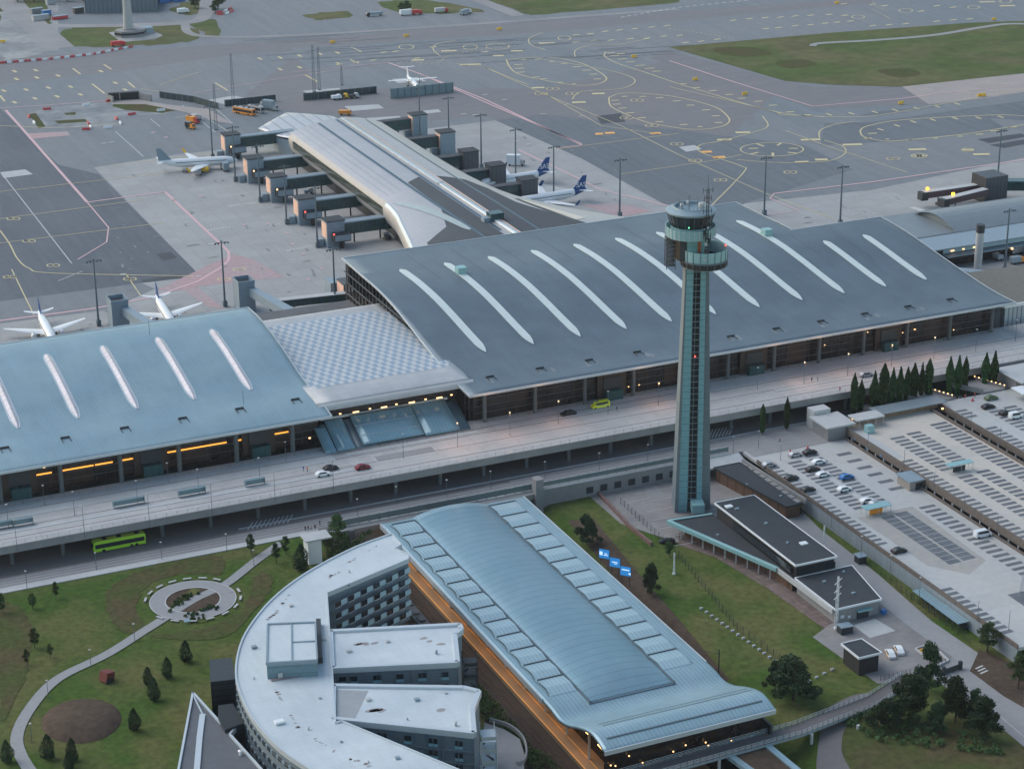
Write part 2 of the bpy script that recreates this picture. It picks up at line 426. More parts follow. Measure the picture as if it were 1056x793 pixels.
def vary(m, lo, hi):
    nt = m.node_tree; bs = nt.nodes['Principled BSDF']; src = bs.inputs['Base Color'].links[0].from_socket
    oi = nt.nodes.new('ShaderNodeObjectInfo'); hs = nt.nodes.new('ShaderNodeHueSaturation'); mr = nt.nodes.new('ShaderNodeMapRange'); mr.inputs[3].default_value = lo; mr.inputs[4].default_value = hi
    mh = nt.nodes.new('ShaderNodeMapRange'); mh.inputs[3].default_value = .47; mh.inputs[4].default_value = .525
    nt.links.new(oi.outputs['Random'], mr.inputs[0]); nt.links.new(oi.outputs['Random'], mh.inputs[0]); nt.links.new(mr.outputs[0], hs.inputs['Value']); nt.links.new(mh.outputs[0], hs.inputs['Hue']); nt.links.new(src, hs.inputs['Color']); nt.links.new(hs.outputs[0], bs.inputs['Base Color'])
for m_ in (M_leafp, M_leafc, M_leafd): vary(m_, .75, 1.65)
# ------------------------------------------------------------------ terrain
def hz(x, y):
    if y > 517.0: return 0.0
    left = 0.0
    if x < 168: return left
    if x < 176: return -8*(x-168)/8
    if x < 231.5: return -8.0
    if x < 240 : return -8+3.5*(x-231.5)/8.5
    return -4.5
def build_ground():
    xs = [-700,-400,-200,0,60,110]+[130+i*4 for i in range(9)]+[168,170,172,174,176,190,210,225,231,231.5,233.5,236,238,240]+[246+8*i for i in range(25)]+[500,600,800,1100,1600]
    ys = [150,260]+[300+8*i for i in range(27)]+[513,516.95,517.05,530,560,620,700,800,1000,1200,1500,2000]
    ys = sorted(set(ys)); xs = sorted(set(xs))
    mb = MB(); n = len(xs)
    for y in ys:
        for x in xs: mb.v.append((x, y, hz(x, y)-.02))
    for j in range(len(ys)-1):
        for i in range(n-1):
            mb.f.append((j*n+i, j*n+i+1, (j+1)*n+i+1, (j+1)*n+i))
            mb.mi.append(0 if ys[j] < 516.9 or ys[j] > 1000 else 1)
    mb.mats = [M_grass, M_gravel]
    mb.build('ground', kind='structure')
build_ground()
hb = MB(); hb.bx(-705, 1605, -60, 2005, -10.5, 262); hm = bpy.data.materials.new('haze_air'); hm.use_nodes = True
hn = hm.node_tree.nodes; hn.remove(hn['Principled BSDF']); hv = hn.new('ShaderNodeVolumePrincipled'); hv.inputs['Color'].default_value = (.80,.88,1,1); hv.inputs['Density'].default_value = .000032; hv.inputs['Anisotropy'].default_value = .2
hm.node_tree.links.new(hv.outputs[0], hn['Material Output'].inputs['Volume']); hb.build('haze', hm, kind='stuff')
def pave(name, poly_px, m, z=0.0, dz=.02, **kw):
    return drape(name, ats(poly_px, z), z, m, dz, kind='structure', **kw)
# airside sheets, each a few millimetres above the last
drape('taxiway', [(-300,600),(-300,1240),(1500,1500),(1500,560),(470,560),(60,560)], 0, M_asph, .006, kind='structure')
def shet(name, px, m, k): return drape(name, ats(px), 0, m, .006+.006*k, kind='structure')
shet('runway_shoulder', [(-40,62),(150,52),(360,37),(700,12),(900,-2),(900,12),(700,27),(480,42),(250,56),(120,74),(-40,92)], M_asphp, 1)
shet('runway_verge', [(-40,-20),(60,-20),(60,52),(-40,60)], M_gravel, 1)
shet('brown_taxiway', [(240,110),(300,60),(560,92),(700,60),(812,86),(690,200),(600,165),(500,120),(430,126)], M_asphp, 1)
shet('taxiway_lane', [(300,50),(560,34),(1056,-10),(1100,20),(1056,26),(690,52),(560,92),(330,92)], M_asph, 2)
shet('dark_apron', [(0,112),(60,170),(102,180),(205,283),(146,292),(0,311)], M_asph2, 1)
shet('apron_concrete', [(97,173),(180,160),(243,153),(300,146),(430,262),(345,345),(260,345),(0,420),(0,311),(146,292),(205,283)], M_conc, 2)
shet('asphalt_apron_lane', [(0,311),(146,292),(160,298),(110,320),(0,334)], M_asph, 3)  # lane in plain airside asphalt
shet('apron_concrete_east', [(330,152),(400,138),(511,124.5),(600,164),(685,211),(760,235),(800,300),(560,260)], M_conc, 2)
shet('apron_concrete_north', [(735,232),(768,210),(900,196),(1056,163),(1200,140),(1200,240),(1056,245),(900,260),(820,262)], M_conc, 2)
M_asph3 = mat('mid_asphalt', (.112,.130,.150), .78, n=(.3,.10), big=(.02,.6,(.14,.155,.17)), streak=(.35,.02,.16))
shet('dark_taxiway', [(511,124.5),(560,118),(830,150),(880,175),(768,210),(735,232),(685,211),(600,164)], M_asph3, 2)
shet('dark_taxiway_east', [(846,150),(850,128),(900,116),(1056,100),(1100,105),(1100,128),(1020,122),(1040,134),(900,147)], M_asph3, 2)
shet('resurfaced_strip', [(800,118),(905,120),(1056,95),(1056,104),(900,126),(840,128)], M_asph, 3)
shet('brown_concrete', [(930,89.5),(1056,76),(1150,70),(1150,90),(1056,97),(958,108)], M_concb, 2)
shet('concrete_band', [(688,52),(812,85),(840,90),(930,90),(958,108),(840,112),(670,60)], M_asphp, 3)
for i, q in enumerate([[(615,120),(640,117),(645,126),(620,128)], [(1008,144),(1053,138),(1060,141),(1020,148)], [(1020,150),(1070,142),(1078,145),(1035,153)],
          [(146,289),(186,283),(190,287),(147,292)], [(161,262),(176,260),(183,266),(168,269)], [(340,330),(420,322),(440,332),(345,345)]]):
    shet('asphalt_patch', q, M_patch, 4)
for q in [[(355,110),(390,108),(396,112),(362,115)], [(378,122),(412,120),(418,126),(384,128)], [(432,115),(452,113),(455,116),(434,118)], [(212,104),(240,99),(262,103),(232,108)],
          [(312,94),(350,91),(352,95),(318,97)], [(700,152),(716,150),(724,154),(708,157)], [(404,82),(430,80),(440,84),(410,86)], [(0,178),(26,175),(34,180),(4,184)], [(520,196),(560,190),(590,196),(540,204)]]:
    shet('pale_patch', q, M_light, 4)
shet('red_ground', [(160,300),(240,262),(262,268),(294,286),(236,292),(204,296),(230,318),(214,316),(190,300)], M_red, 4)
shet('red_ground', [(28,138),(70,136),(72,140),(30,144)], M_red, 4)
shet('red_ground', [(600,212),(640,210),(672,218),(640,224)], M_red, 4)
shet('red_ground', [(956,235),(992,231),(1005,239),(960,243)], M_red, 4)
# gravel works island, grass islands
shet('works_gravel', [(30,117),(50,112),(118,105),(140,106),(180,114),(170,118),(118,121),(126,130),(92,135),(45,134)], mat('crushed_stone', (.175,.195,.21), .9, n=(.2,.3), big=(.06,.9,(.27,.285,.29))), 3)
for q in [[(118,105),(150,107),(182,114),(168,117),(130,114),(116,110)], [(30,118),(37,117),(47,131),(40,133)], [(56,125),(88,123),(90,126),(60,128)], [(66,117),(78,116),(78,119),(68,119)]]:
    shet('grass_patch', q, M_rough, 5)
shet('grass_island', [(690,49),(700,52),(810,84),(860,88),(927,90),(1056,76),(1200,70),(1200,25),(1056,22),(1000,24),(860,34)], M_grassd, 4)
for q in [[(738,50),(775,49),(796,56),(770,59),(742,56)], [(905,73),(935,71),(950,77),(925,80)], [(800,64),(830,62),(842,68),(812,71)]]:
    drape('grass_tuft_patch', smooth_pts(ats(q), 5, True), 0, M_rough, .036, kind='structure')
m_ = MB(); strip_mesh(m_, smooth_pts(ats([(838,48),(846,45),(900,42),(960,37),(1010,29),(1040,25),(1070,26)])), 4, .10); m_.build('grass_island_track', M_path, kind='structure')
# far side beyond the runway
def ragged(pts, amt=1.2, seed=3):
    r2 = random.Random(seed); return [(p[0]+r2.uniform(-amt,amt), p[1]+r2.uniform(-amt,amt)) for p in pts]
def grass(name, px, m=None, k=2): drape(name, ragged(smooth_pts(ats(px), 6, True), 2), 0, m or M_grassd, .012+.006*k, kind='structure')
far = MB(); strip_mesh(far, smooth_pts(ats([(8,-12),(12,5),(35,26),(62,50)])), 16, .102); strip_mesh(far, smooth_pts(ats([(52,27),(100,27),(190,24),(212,14),(212,-14)])), 9, .104)
strip_mesh(far, smooth_pts(ats([(190,24),(212,38),(360,34),(700,10)])), 5, .106); strip_mesh(far, ats([(468,-10),(535,17)]), 9, .108); far.build('service_road', M_road, kind='structure')
grass('verge_grass', [(66,32),(95,27),(128,26),(190,27),(206,40),(170,46),(120,48),(75,48)])
grass('verge_grass', [(196,24),(220,21),(226,36),(216,38)]); grass('verge_grass', [(390,3),(440,1),(500,12),(465,14),(410,13)]); grass('verge_grass', [(314,16),(355,12),(360,18),(330,21)])
grass('verge_grass', [(484,-8),(620,-8),(700,2),(560,15),(530,10)]); grass('verge_grass', [(18,0),(40,-8),(52,22),(40,24)]); grass('verge_grass', [(0,-10),(8,0),(40,45),(32,52),(20,30),(0,30)], M_rough)
grass('verge_grass', [(176,10),(206,0),(209,12),(196,16)]); shet('radar_yard', [(112,34),(150,28),(168,37),(160,41),(125,44)], M_gravel, 4)
grass('spoil_heap', [(0,14),(20,20),(44,52),(8,62),(0,50)], M_gravel)

# ------------------------------------------------------------------ painted markings
Y = MB(); O_ = MB(); Wm = MB(); P_ = MB()
def dash_px(mb, x, y, dx, dy, w=1.3, z=.115):
    a = at(x-dx/2, y-dy/2); b = at(x+dx/2, y+dy/2); strip_mesh(mb, [a, b], w, z)
def line_px(mb, pts, w=.5, dash=None, sm=False, z=.115):
    p = ats(pts)
    if sm: p = smooth_pts(p, 8)
    strip_mesh(mb, p, w, z, None, dash)
for x, y in [(15,74),(37,73),(17,82),(38,80.5),(60,78.5),(104,74),(4,94),(27,93),(50,91),(73,90),(119,86),(15,106),(36,102),(59,100),(83,98),(129,93)]: dash_px(Y, x, y, 4, 2, 1.6)
for x, y in [(268,61),(289,60),(309,58),(330,56),(348,55),(289,72),(309,70),(349,66)]: dash_px(Y, x, y, 4, 2, 1.5)
for a, b in [((95,87),(108,97)),((75,71),(83,77)),((107,67),(115,72)),((132,85),(139,91)),((222,86),(235,94)),((315,78),(328,85)),((0,99),(5,105)),((362,49),(373,54)),((361,62),(370,66))]: line_px(Y, [a, b], 1.0)
for i in range(11): dash_px(Y, 548+i*16.5+0, 44-(i*16.5)*.068, 7, -1.0, 1.7) if 0 else None
for x, y in [(396,54.5),(408,53.5),(430,60.5),(447,49),(500,54),(350,67),(367,64.5),(385,62.5),(594,36.5),(609,35.5),(624,33),(639,31.5),(655,30),(672,28.5),(688,27),(594,44),(612,42.5),(630,42),(650,40.5),(667,40),(684,38),(701,37),(756,21.5),(773,19.8),(789,18.8),(805,18.2),(820,17),(836,16.3),(855,15.5),(871,16.5),(790,30),(803,29),(820,27),(836,26),(851,24.5),(863,23.5),(877,22.3),(707,44.5),(723,43),(740,41),(966,22.5),(983,21),(1000,20),(900,27),(917,26),(934,25),(950,12),(966,6.5),(983,8),(900,5),(870,4.5),(912,6.5)]: dash_px(Y, x, y, 6.5, -1.0, 1.6)
for x, y, l in [(463,53,16),(431,62.5,13),(485,67,22),(514,58,11),(533,53,12),(564,45,16),(555,91,13),(617,97,13),(597,106,14),(1018,2.5,16),(1039,6.5,16),(766,137,15),(747,144.5,15),(836,144.5,20),(879,149.5,20),(827,167.5,14),(847,165,13),(946,154.5,18),(1012,159.5,17)]: dash_px(Y, x, y, l, -l*.03, 2.9)
for x, y, l in [(629,137.5,10),(618,138.5,8),(728.5,157,11),(741.5,162.5,13),(676,137.8,11)]: dash_px(O_, x, y, l, -l*.05, 3.2)
def ell(cx, cy, rx, ry, mb=Y, w=.6, n=28, tilt=0, dash=None, z=.115):
    pts = [(cx+rx*math.cos(t)*math.cos(tilt)-ry*math.sin(t)*math.sin(tilt), cy+rx*math.cos(t)*math.sin(tilt)+ry*math.sin(t)*math.cos(tilt)) for t in [2*PI*i/n for i in range(n+1)]]
    strip_mesh(mb, ats(pts), w, z, None, dash)
for e in [(419,49,7.5,2.6),(485,49,7.5,2.6),(513,48.5,12,3),(582,40,6.5,2.2),(885,18,6.5,1.8),(934,11.5,7,2),(1004,8,6,1.6),(1037,2,6,1.8),(796,154.5,32.5,7)]: ell(*e)
for x, y, dx, dy in [(784,150,8,3),(804,149,-5,3),(777,153.5,10,-.6),(778,158.5,8,-2),(797,160,0,4),(817,158,-10,-1),(818,153.5,-9,0)]: dash_px(Y, x, y, dx, dy, 1.2)
def ladder(pts, dashes):
    line_px(Y, pts, .7, sm=True)
    for x, y, dx in dashes: dash_px(Y, x, y, dx, -dx*.05 if abs(dx) > 3 else 2, 1.3)
ladder([(522,62),(526,70),(535,77),(560,83),(590,88),(612,88),(625,83),(620,76),(600,66),(575,60.5),(545,60),(524,62)], [(540,62,5),(555,61.5,7),(570,64,7),(582,66,7),(535,67,9),(536,71,10),(537,75,9),(560,82,8),(578,85.5,6),(592,87,4),(595,69.5,9),(605,73,9),(612,77,8),(616,82,8),(553,80,8)])
ladder([(625,54),(624,59),(640,67),(668,76),(700,87),(730,96),(770,108),(812,118),(850,121)], [(630,55,8),(640,56,8),(634,58,9),(642,61.5,9),(650,64.5,9),(660,68,10),(670,71,10),(677,74,9),(704,87,8),(718,91,8),(735,94,8),(752,98,8),(765,102,8),(782,105,8),(797,109,8),(815,116,8),(835,119,4)])
ladder([(628,101),(630,110),(645,118),(665,126),(690,131),(715,134),(740,132),(752,126),(748,118),(735,110),(700,101),(665,97),(640,97),(628,101)], [(634,104,8),(644,100,6),(663,100,7),(680,101.5,8),(636,108,8),(642,112,8),(650,117,8),(662,122,8),(680,126,8),(705,129,8),(722,131,5),(741,127,8),(738,120,8),(728,114,8),(712,109,8),(698,104.5,8)])
ladder([(887,135),(890,141),(905,145),(920,146),(955,143),(1000,138),(1056,129)], [(895,143,8),(900,138,9),(915,144,4),(938,144.5,4),(965,143,5),(990,141,5),(1010,139,8),(1026,135.5,9),(1044,131.5,9)])
line_px(Y, [(887,135),(893,131),(915,126),(945,123),(980,121),(1030,119),(1056,120)], .7, sm=True)
for x, y in [(908,134),(925,130),(942,126),(962,124),(985,122.5),(1009,122),(1032,121),(833,119.5),(855,118.5),(878,117.5),(902,116),(923,114),(945,112),(966,110),(987,107.5)]: dash_px(Y, x, y, 6, 2, 1.2)
for pts in [[(690,90),(760,106),(800,116),(812,119),(880,121),(920,117),(1056,92)], [(563,52),(548,47),(546,40),(560,34)], [(593,59),(594,52),(610,47),(640,46),(670,40)], [(454,58),(447,52),(450,46),(470,42)], [(786,120),(792,130),(780,136),(742,146),(722,150),(722,157),(745,165),(765,172),(767,178),(733,213)],
            [(560,62),(600,68),(640,76),(655,84),(640,92),(600,95),(590,103)], [(845,143),(846,135),(860,129),(880,126)], [(850,145),(870,152),(870,160),(850,167),(800,168),(760,165)],
            [(0,130),(60,132),(120,128)], [(0,238),(10,252),(18,267),(30,277),(55,282),(200,285)]]: line_px(Y, pts, .55, sm=True)
for pts in [[(500,70),(560,97),(640,130),(700,160),(790,200),(860,226)], [(0,198),(150,181),(175,178)], [(0,226),(150,206)], [(0,251),(170,230)], [(110,172),(220,158)], [(470,66),(500,70),(545,88)], [(560,156),(700,138)], [(640,180),(735,166),(765,160)],
            [(12,278),(35,325)], [(130,283),(145,305)], [(690,140),(620,130),(560,96)], [(810,135),(850,150),(935,178)], [(905,60),(905,60.1)], [(165,88),(205,75)], [(145,92),(180,97),(200,100)]]: line_px(Y, pts, .45)
for cx, cy in [(14,226),(30,249),(55,274),(10,286),(134,288),(247,278),(231,288),(570,92),(590,97),(558,97),(646,122),(672,130),(657,104),(698,149),(717,166),(743,186),(815,178),(921,164)]:
    ell(cx-3, cy, 3.5, 1.4, w=.5, n=14); ell(cx+3, cy, 3.5, 1.4, w=.5, n=14)
ell(948,161,8,2.2,n=20); ell(998,155,6,1.8,n=18)
for cx in (945, 948, 951): dash_px(Y, cx, 161, 5, 0, 2.5)
dash_px(Y, 998, 155, 9, 0, 2.5)
for pts in [[(410,66),(420,64),(450,66),(470,56),(560,44)], [(690,30),(760,40)], [(915,12),(903,7),(900,2)], [(912,16),(918,20),(900,10)]]: line_px(Y, pts, .5, (1.5, 1.5), sm=True)
# red/white stand lines and white lines
for pts, w in [([(6,114),(90,209)], 1.3), ([(90,209),(170,198)], 1.0), ([(170,198),(236,260),(236,268),(230,275),(205,290),(160,306),(100,318),(0,331)], 1.2),
            ([(400,65),(437,78),(500,103),(600,150)], 1.1), ([(600,150),(575,153)], .8), ([(436,78),(600,149)], 1.0), ([(535,155),(575,174),(620,196),(700,215)], 1.0), ([(0,112),(60,108),(118,104)], .7), ([(90,209),(112,235),(110,250),(80,268)], .6),
            ([(798,200),(900,188),(1056,165),(1150,150)], 1.0), ([(798,200),(794,205),(825,218),(790,222)], .7), ([(200,96),(330,75),(400,65),(300,75)], .5), ([(690,63),(760,86),(838,110),(930,102),(960,98)], .9), ([(960,98),(1056,88)], .6), ([(0,72),(0,72.1)], .4)]:
    line_px(P_, pts, w)
for pts in [[(3,181),(74,272)], [(119,136),(148,162)], [(155,123),(165,131)], [(188,109),(222,137)], [(200,114),(245,142)], [(222,112),(240,128)], [(180,122),(245,112)], [(60,290),(85,280)], ]: line_px(Wm, pts, .42)
for pts in [[(214,238),(239,234)], [(237,213),(265,209)], [(278,233),(292,231)], [(296,259),(322,254)], [(395,205),(420,200)]]: line_px(Wm, pts, 1.6, (.7, .6))
for i, pts in enumerate([[(0,54),(100,52)], [(640,18),(800,3)]]): pass
for x, y in [(178,207),(192,229),(218,252),(205,285),(127,283),(500,98),(520,103),(585,108),(600,120),(560,118),(478,118),(490,119),(532,146),(545,149),(147,182),(107,148),(115,147)]: dash_px(Wm, x, y, 6, -.6, .9)
for x, y in [(158,137),(171,142),(252,232),(276,231),(302,252),(313,262),(296,241),(332,277),(207,202),(318,288)]: dash_px(P_, x, y, 4, -.4, 1.4)
# tyre rubber and oil marks on the stands
rz_ = random.Random(12); OS = MB()
def smudge(cx, cy, rx, ry, ang, z=.13):
    c = at(cx, cy); pts = []
    for i in range(9):
        a = i*2*PI/9; u, w = rx*math.cos(a)*rz_.uniform(.6,1.2), ry*math.sin(a)*rz_.uniform(.6,1.2); pts.append((c.x+u*math.cos(ang)-w*math.sin(ang), c.y+u*math.sin(ang)+w*math.cos(ang), z))
    OS.add(pts, [tuple(range(9))])
for x0, x1, y0, y1, n_ in ((120,330,180,310,46),(0,240,320,345,14),(470,640,140,215,22),(820,1050,195,240,16)):
    for i in range(n_): smudge(rz_.uniform(x0,x1), rz_.uniform(y0,y1), rz_.uniform(.8,3.2), rz_.uniform(.25,.7), rz_.choice((0,1.57,1.4)), .12+.0002*i)
OS.build('oil_marks', mat('oil_mark', (.20,.205,.205), .7, n=(1,.3)), kind='structure')
OT = MB()
for i in range(34):
    x, y = rz_.uniform(250,620), rz_.uniform(42,66); a = at(x, y); d = Vector((math.cos(-.17), math.sin(-.17))); L_ = rz_.uniform(15,70); strip_mesh(OT, [a, (a.x+d.x*L_, a.y+d.y*L_)], rz_.uniform(.5,1.6), .11+.0002*i)
OT.build('tyre_marks', mat('tyre_mark', (.13,.145,.16), .7, n=(.3,.2)), kind='structure')
# runway threshold-side white dashes
line_px(Wm, [(640,18.5),(700,8),(800,-2)], 1.2, (3, 2))
line_px(Wm, [(940,214),(958,220)], 3)
Y.build('yellow_markings', M_yel, kind='structure'); O_.build('orange_markings', M_ora, kind='structure')
Wm.build('white_markings', M_wht, kind='structure'); P_.build('red_line_markings', M_pnk, kind='structure')
# ------------------------------------------------------------------ terminals
PR_R = [(552,18.2),(560,18.25),(568,18.7),(580,19.9),(594,21.6),(608,23.5),(622,25.0),(638,25.7),(655,25.4),(676,25.1)]
PR_L = [(556,17.6),(562,18.5),(568,19.2),(574,19.5),(585,20.8),(595,22.7),(606,24.6),(618,26.0),(626,26.5),(636,26.3)]
def zR(x, y): return sinterp(PR_R, y)
def zL(x, y): return sinterp(PR_L, y)
def rooflight(parent, x, y0, y1, w, zf, m, ridge=1.0):
    """long pointed roof light lying on the roof"""
    mb = MB(); n = 26; rings = []
    for i in range(n+1):
        t = i/n; y = y0+(y1-y0)*t
        k = min(1, (t*(y1-y0)/5.5))**.6 if t < .5 else min(1, ((1-t)*(y1-y0)/3.2))**.6
        hw = max(.03, w/2*k); z = zf(x, y)
        rings.append([(x-hw, y, z-.3), (x-hw, y, z+.25*k+.02), (x, y, z+.02+ridge*k), (x+hw, y, z+.25*k+.02), (x+hw, y, z-.3)])
    mb.loft(rings, cap=True)
    o = mb.build('rooflight', m, parent)
    cu = MB()
    cu.loft([[(x-hw-.45, y, z-.25), (x-hw-.45, y, z+.12), (x-hw, y, z+.14), (x-hw, y, z-.25)] for (y, z, hw) in [(r[0][1], r[0][2]+.3, x-r[0][0]) for r in rings]])
    cu.loft([[(x+hw+.45, y, z-.25), (x+hw+.45, y, z+.12), (x+hw, y, z+.14), (x+hw, y, z-.25)] for (y, z, hw) in [(r[0][1], r[0][2]+.3, x-r[0][0]) for r in rings]])
    cu.build('rooflight_kerb', M_rim if m is M_skyp else M_roofR, o)
def hatch(parent, x, y, zf, dx=0):
    mb = MB(); z = zf(x, y); mb.cb((x, y, z+.25), (2.6, .5, .5)); mb.cb((x-1.2, y-1.2, z+.06), (.25, 3, .12)); mb.cb((x+1.2, y-1.2, z+.06), (.25, 3, .12))
    mb.build('roof_hatch', M_darkm, parent)
def facade(parent, x0, x1, yf, z0, zt, name='glass_facade', lamps=None, door_x=(), side=None):
    g = MB(); g.bx(x0, x1, yf, yf+.3, z0, zt); fo = g.build(name, M_gls, parent)
    mu = MB()
    k = 0
    x = x0
    while x <= x1:
        mu.bx(x-.06, x+.06, yf-.14, yf-.02, z0, zt); x += 2.83
    z = z0+2.2
    while z < zt-.5:
        hz_ = MB(); hz_.bx(x0, x1, yf-.22, yf-.03, z-.07, z+.07); hz_.build('transom', M_col, fo); z += 2.2
    mu.build('mullion', M_darkm, fo)
    if lamps:
        lm = MB()
        for a, b, z in lamps: lm.bx(a, b, yf-.5, yf-.24, z-.16, z+.16)
        lm.build('strip_lamp', M_glow, parent)
    for dx in door_x:
        d = MB(); d.bx(dx-5, dx+5, yf-1.2, yf-.1, z0+.01, zt-1.5)
        d.build('entrance_portal', mat('dark_brown_portal', (.042,.026,.020), .5, n=(1,.25)), parent)
        v = MB(); v.bx(dx-2.8, dx+2.8, yf-3.6, yf-1.25, z0+.02, z0+3.2); v.build('entrance_vestibule', M_glsd, parent)
        h = MB(); h.bx(dx-3.0, dx+3.0, yf-1.55, yf-1.24, z0+3.4, zt-3.2); h.build('portal_panel', M_darkm, parent)
    return fo
# right terminal
T = thing('terminal_building', 'wide dark grey terminal roof with eleven pale rooflights and glass front behind the control tower', 'terminal', (330, 600, 0))
T.location = (0, 0, 0)
XR0, XR1, XRS = 230.6, 429.5, 392.0
def roof_sheet(parent, poly, zf, m, mrim, th=.55, step=(6, 3), name='roof'):
    o = drape(name, poly, zf, m, 0, step, parent, thick=th)
    rb = MB(); n = len(poly)
    for i in range(n):
        a = Vector(poly[i]); b = Vector(poly[(i+1) % n]); L_ = (b-a).length; k = max(1, int(L_/3)); d = (b-a)/k
        for j in range(k): rb.wall([a+d*j, a+d*(j+1)], lambda x, y: zf(x, y)-.6, lambda x, y: zf(x, y)+.14, .3)
    rb.build('roof_edge', mrim, o)
    return o
roof_sheet(T, [(XR0,552),(XR1,552),(XR1,634.5),(XRS,634.5),(XRS,675.5),(XR0+4,675.5)], zR, M_roofR, M_rim)
for k in range(11):
    x = 248+16.5*k
    rooflight(T, x, 580, 621 if k > 8 else 654.5, 2.7, zR, M_sky, .22)
for k in range(11): hatch(T, 242+16.9*k, 563.5, zR)
M_seam = mat('roof_seam_dark', (.07,.09,.10), .6, n=(1,.2)); M_dust = mat('dusty_metal', (.20,.225,.235), .6, n=(1.2,.35)); rq = random.Random(3)
for k in range(10):
    x = 256.2+16.5*k; yt = 668 if x < 388 else 630
    drape('roof_seam', [(x-.12,yt-30),(x+.12,yt-30),(x+.12,yt),(x-.12,yt)], zR, M_seam, .04, (9,3), T)
    x = 242+16.9*k
    for j in range(2): a_ = x+rq.uniform(-2.5,3); w_ = rq.uniform(.5,1.6); y_ = 558+rq.uniform(0,2); drape('dusty_patch', [(a_,y_),(a_+w_,y_+.4),(a_+w_,y_+rq.uniform(2,4)),(a_+.2,y_+rq.uniform(2,4))], zR, M_dust, .03, (9,2), T)
for x, y in ((264.7, 640), (380.4, 633)):
    b = MB(); b.bx(x-1.6, x+1.6, y-1.6, y+1.6, zR(x, y)-.2, zR(x, y)+2.4); bo = b.build('roof_plant_box', M_cyan2, T)
sm = MB()
for k in range(12):
    x = 240+16.5*k
    if x < 425: sm.bx(x-.10, x+.10, 600 if 0 else 640, 660 if x < 388 else 632, 0, 0) if 0 else None
facade(T, 234.5, 426, 558.8, 7.02, 17.35, door_x=(281, 332, 383), lamps=None)
for k in range(12):
    x = 237.2+16.95*k
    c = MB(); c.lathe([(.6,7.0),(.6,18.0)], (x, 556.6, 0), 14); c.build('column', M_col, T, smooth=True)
w = MB(); w.bx(XR0+3.5, XR0+4, 559, 672, 0, 17.2); w.build('side_wall', M_gls, T)
w = MB()
for k in range(34):
    y = 561+3.3*k; w.bx(XR0+3.2, XR0+3.45, y-.1, y+.1, 0, zR(0, y)-.8)
for z in (10, 14, 18, 21.5): w.bx(XR0+3.1, XR0+3.44, 600 if z > 18 else 560, 672, z-.12, z+.12)
w.build('side_mullion', M_col, T)
w = MB(); w.bx(XR0+4, 391, 670, 672, 0, 24.3); w.bx(391.2, 426, 630, 631, 0, 24.3); w.bx(426, 426.5, 559, 631, 0, 17.2); w.build('back_wall', M_darkm, T)
w = MB(); w.bx(XR0+4.1, 390, 559.2, 669, 17.5, 17.7) if 0 else None
rp = MB()
for y, a, b in ((556.8, 236, 426),): rp.bx(a, b, y, y+.25, 17.3, 17.5) 
rp.build('soffit_beam', M_darkm, T)
lm = MB()
rr = random.Random(4)
for i in range(13):
    x = rr.uniform(250, 424); z = rr.choice([9.4, 11.6, 12.0, 13.9, 15.2]); lm.cb((x, 558.5, z), (.38, .12, .2))
lm.build('interior_lamp', M_warm, T)
# brown panels before the glass, dim interior light painted into their colour
for x0, x1 in ((276,286),(300,312),(327,337),(345,352),(378,389),(398,408)): bb = MB(); bb.bx(x0, x1, 558.62, 558.78, 8, 16.4); bb.build('interior_tint_panel', mat('interior_light_tint', (.052,.026,.018), .3, n=(.8,.5), big=(.5,.7,(.02,.016,.015))), T)

# left terminal
T2 = thing('terminal_building', 'blue grey terminal roof with pinkish rooflights and amber strip lamps under its eave', 'terminal')
XL0, XL1 = 62.0, 189.0
roof_sheet(T2, [(XL0,556),(XL1-1,556),(XL1-1,636),(XL0,636)], zL, M_roofL, M_rim)
for x in (66.5, 84, 101, 118.5, 136, 153.5, 171): rooflight(T2, x, 580, 621, 2.0, zL, M_skyp, .9)
for k in range(7): hatch(T2, 77.3+17.3*k, 569, zL)
mst = MB(); mst.rod((166,572,18.5),(166,572,23.5),.06); mst.rod((152,624,26),(152,624,31),.06); mst.build('roof_antenna', M_darkm, T2)
def lampsL(): 
    L_ = []
    for a, b in ((62,93.5),(98.3,106),(108,118),(118.5,123.6),(126,131.5),(139,157.5),(160.5,163),(171,176.5)): L_.append((a, b, 12.2))
    return L_
facade(T2, XL0, 186, 563, 7.02, 17.9, lamps=lampsL(), door_x=(96.5, 134.5, 167))
for k in range(8):
    x = 56.2+17.2*k
    if x > XL0: c = MB(); c.lathe([(.7,7.0),(.7,18)], (x, 559.4, 0), 14); c.build('column', M_col, T2, smooth=True)
w = MB(); w.bx(184.5, 185.5, 563.4, 634, 0, 17.9); w.bx(XL0, 184.4, 633, 634, 0, 25.5); w.bx(XL0+.5, XL0+1, 564, 632, 0, 18); w.build('outer_wall', M_darkm, T2)
lm = MB()
for x, z, m_ in ((104, 14.2, 0), (147, 14.6, 0), (183, 9, 0)): lm.cb((x, 562.6, z), (.6, .12, .4))
lm.build('interior_lamp', M_warm, T2)
lm = MB(); lm.cb((163.6, 562.5, 12), (1.1, .15, .5)); lm.cb((176, 562.5, 15.4), (.9, .15, .4)); lm.build('red_sign_lamp', M_redl, T2)
for x0, x1 in ((62,92),(98,118),(126,131.6),(139,152),(171,178)): bb = MB(); bb.bx(x0, x1, 562.8, 562.97, 7.6, 11.4); bb.build('interior_tint_panel', MATS['interior_light_tint'], T2)  # dim interior light painted as brown panels

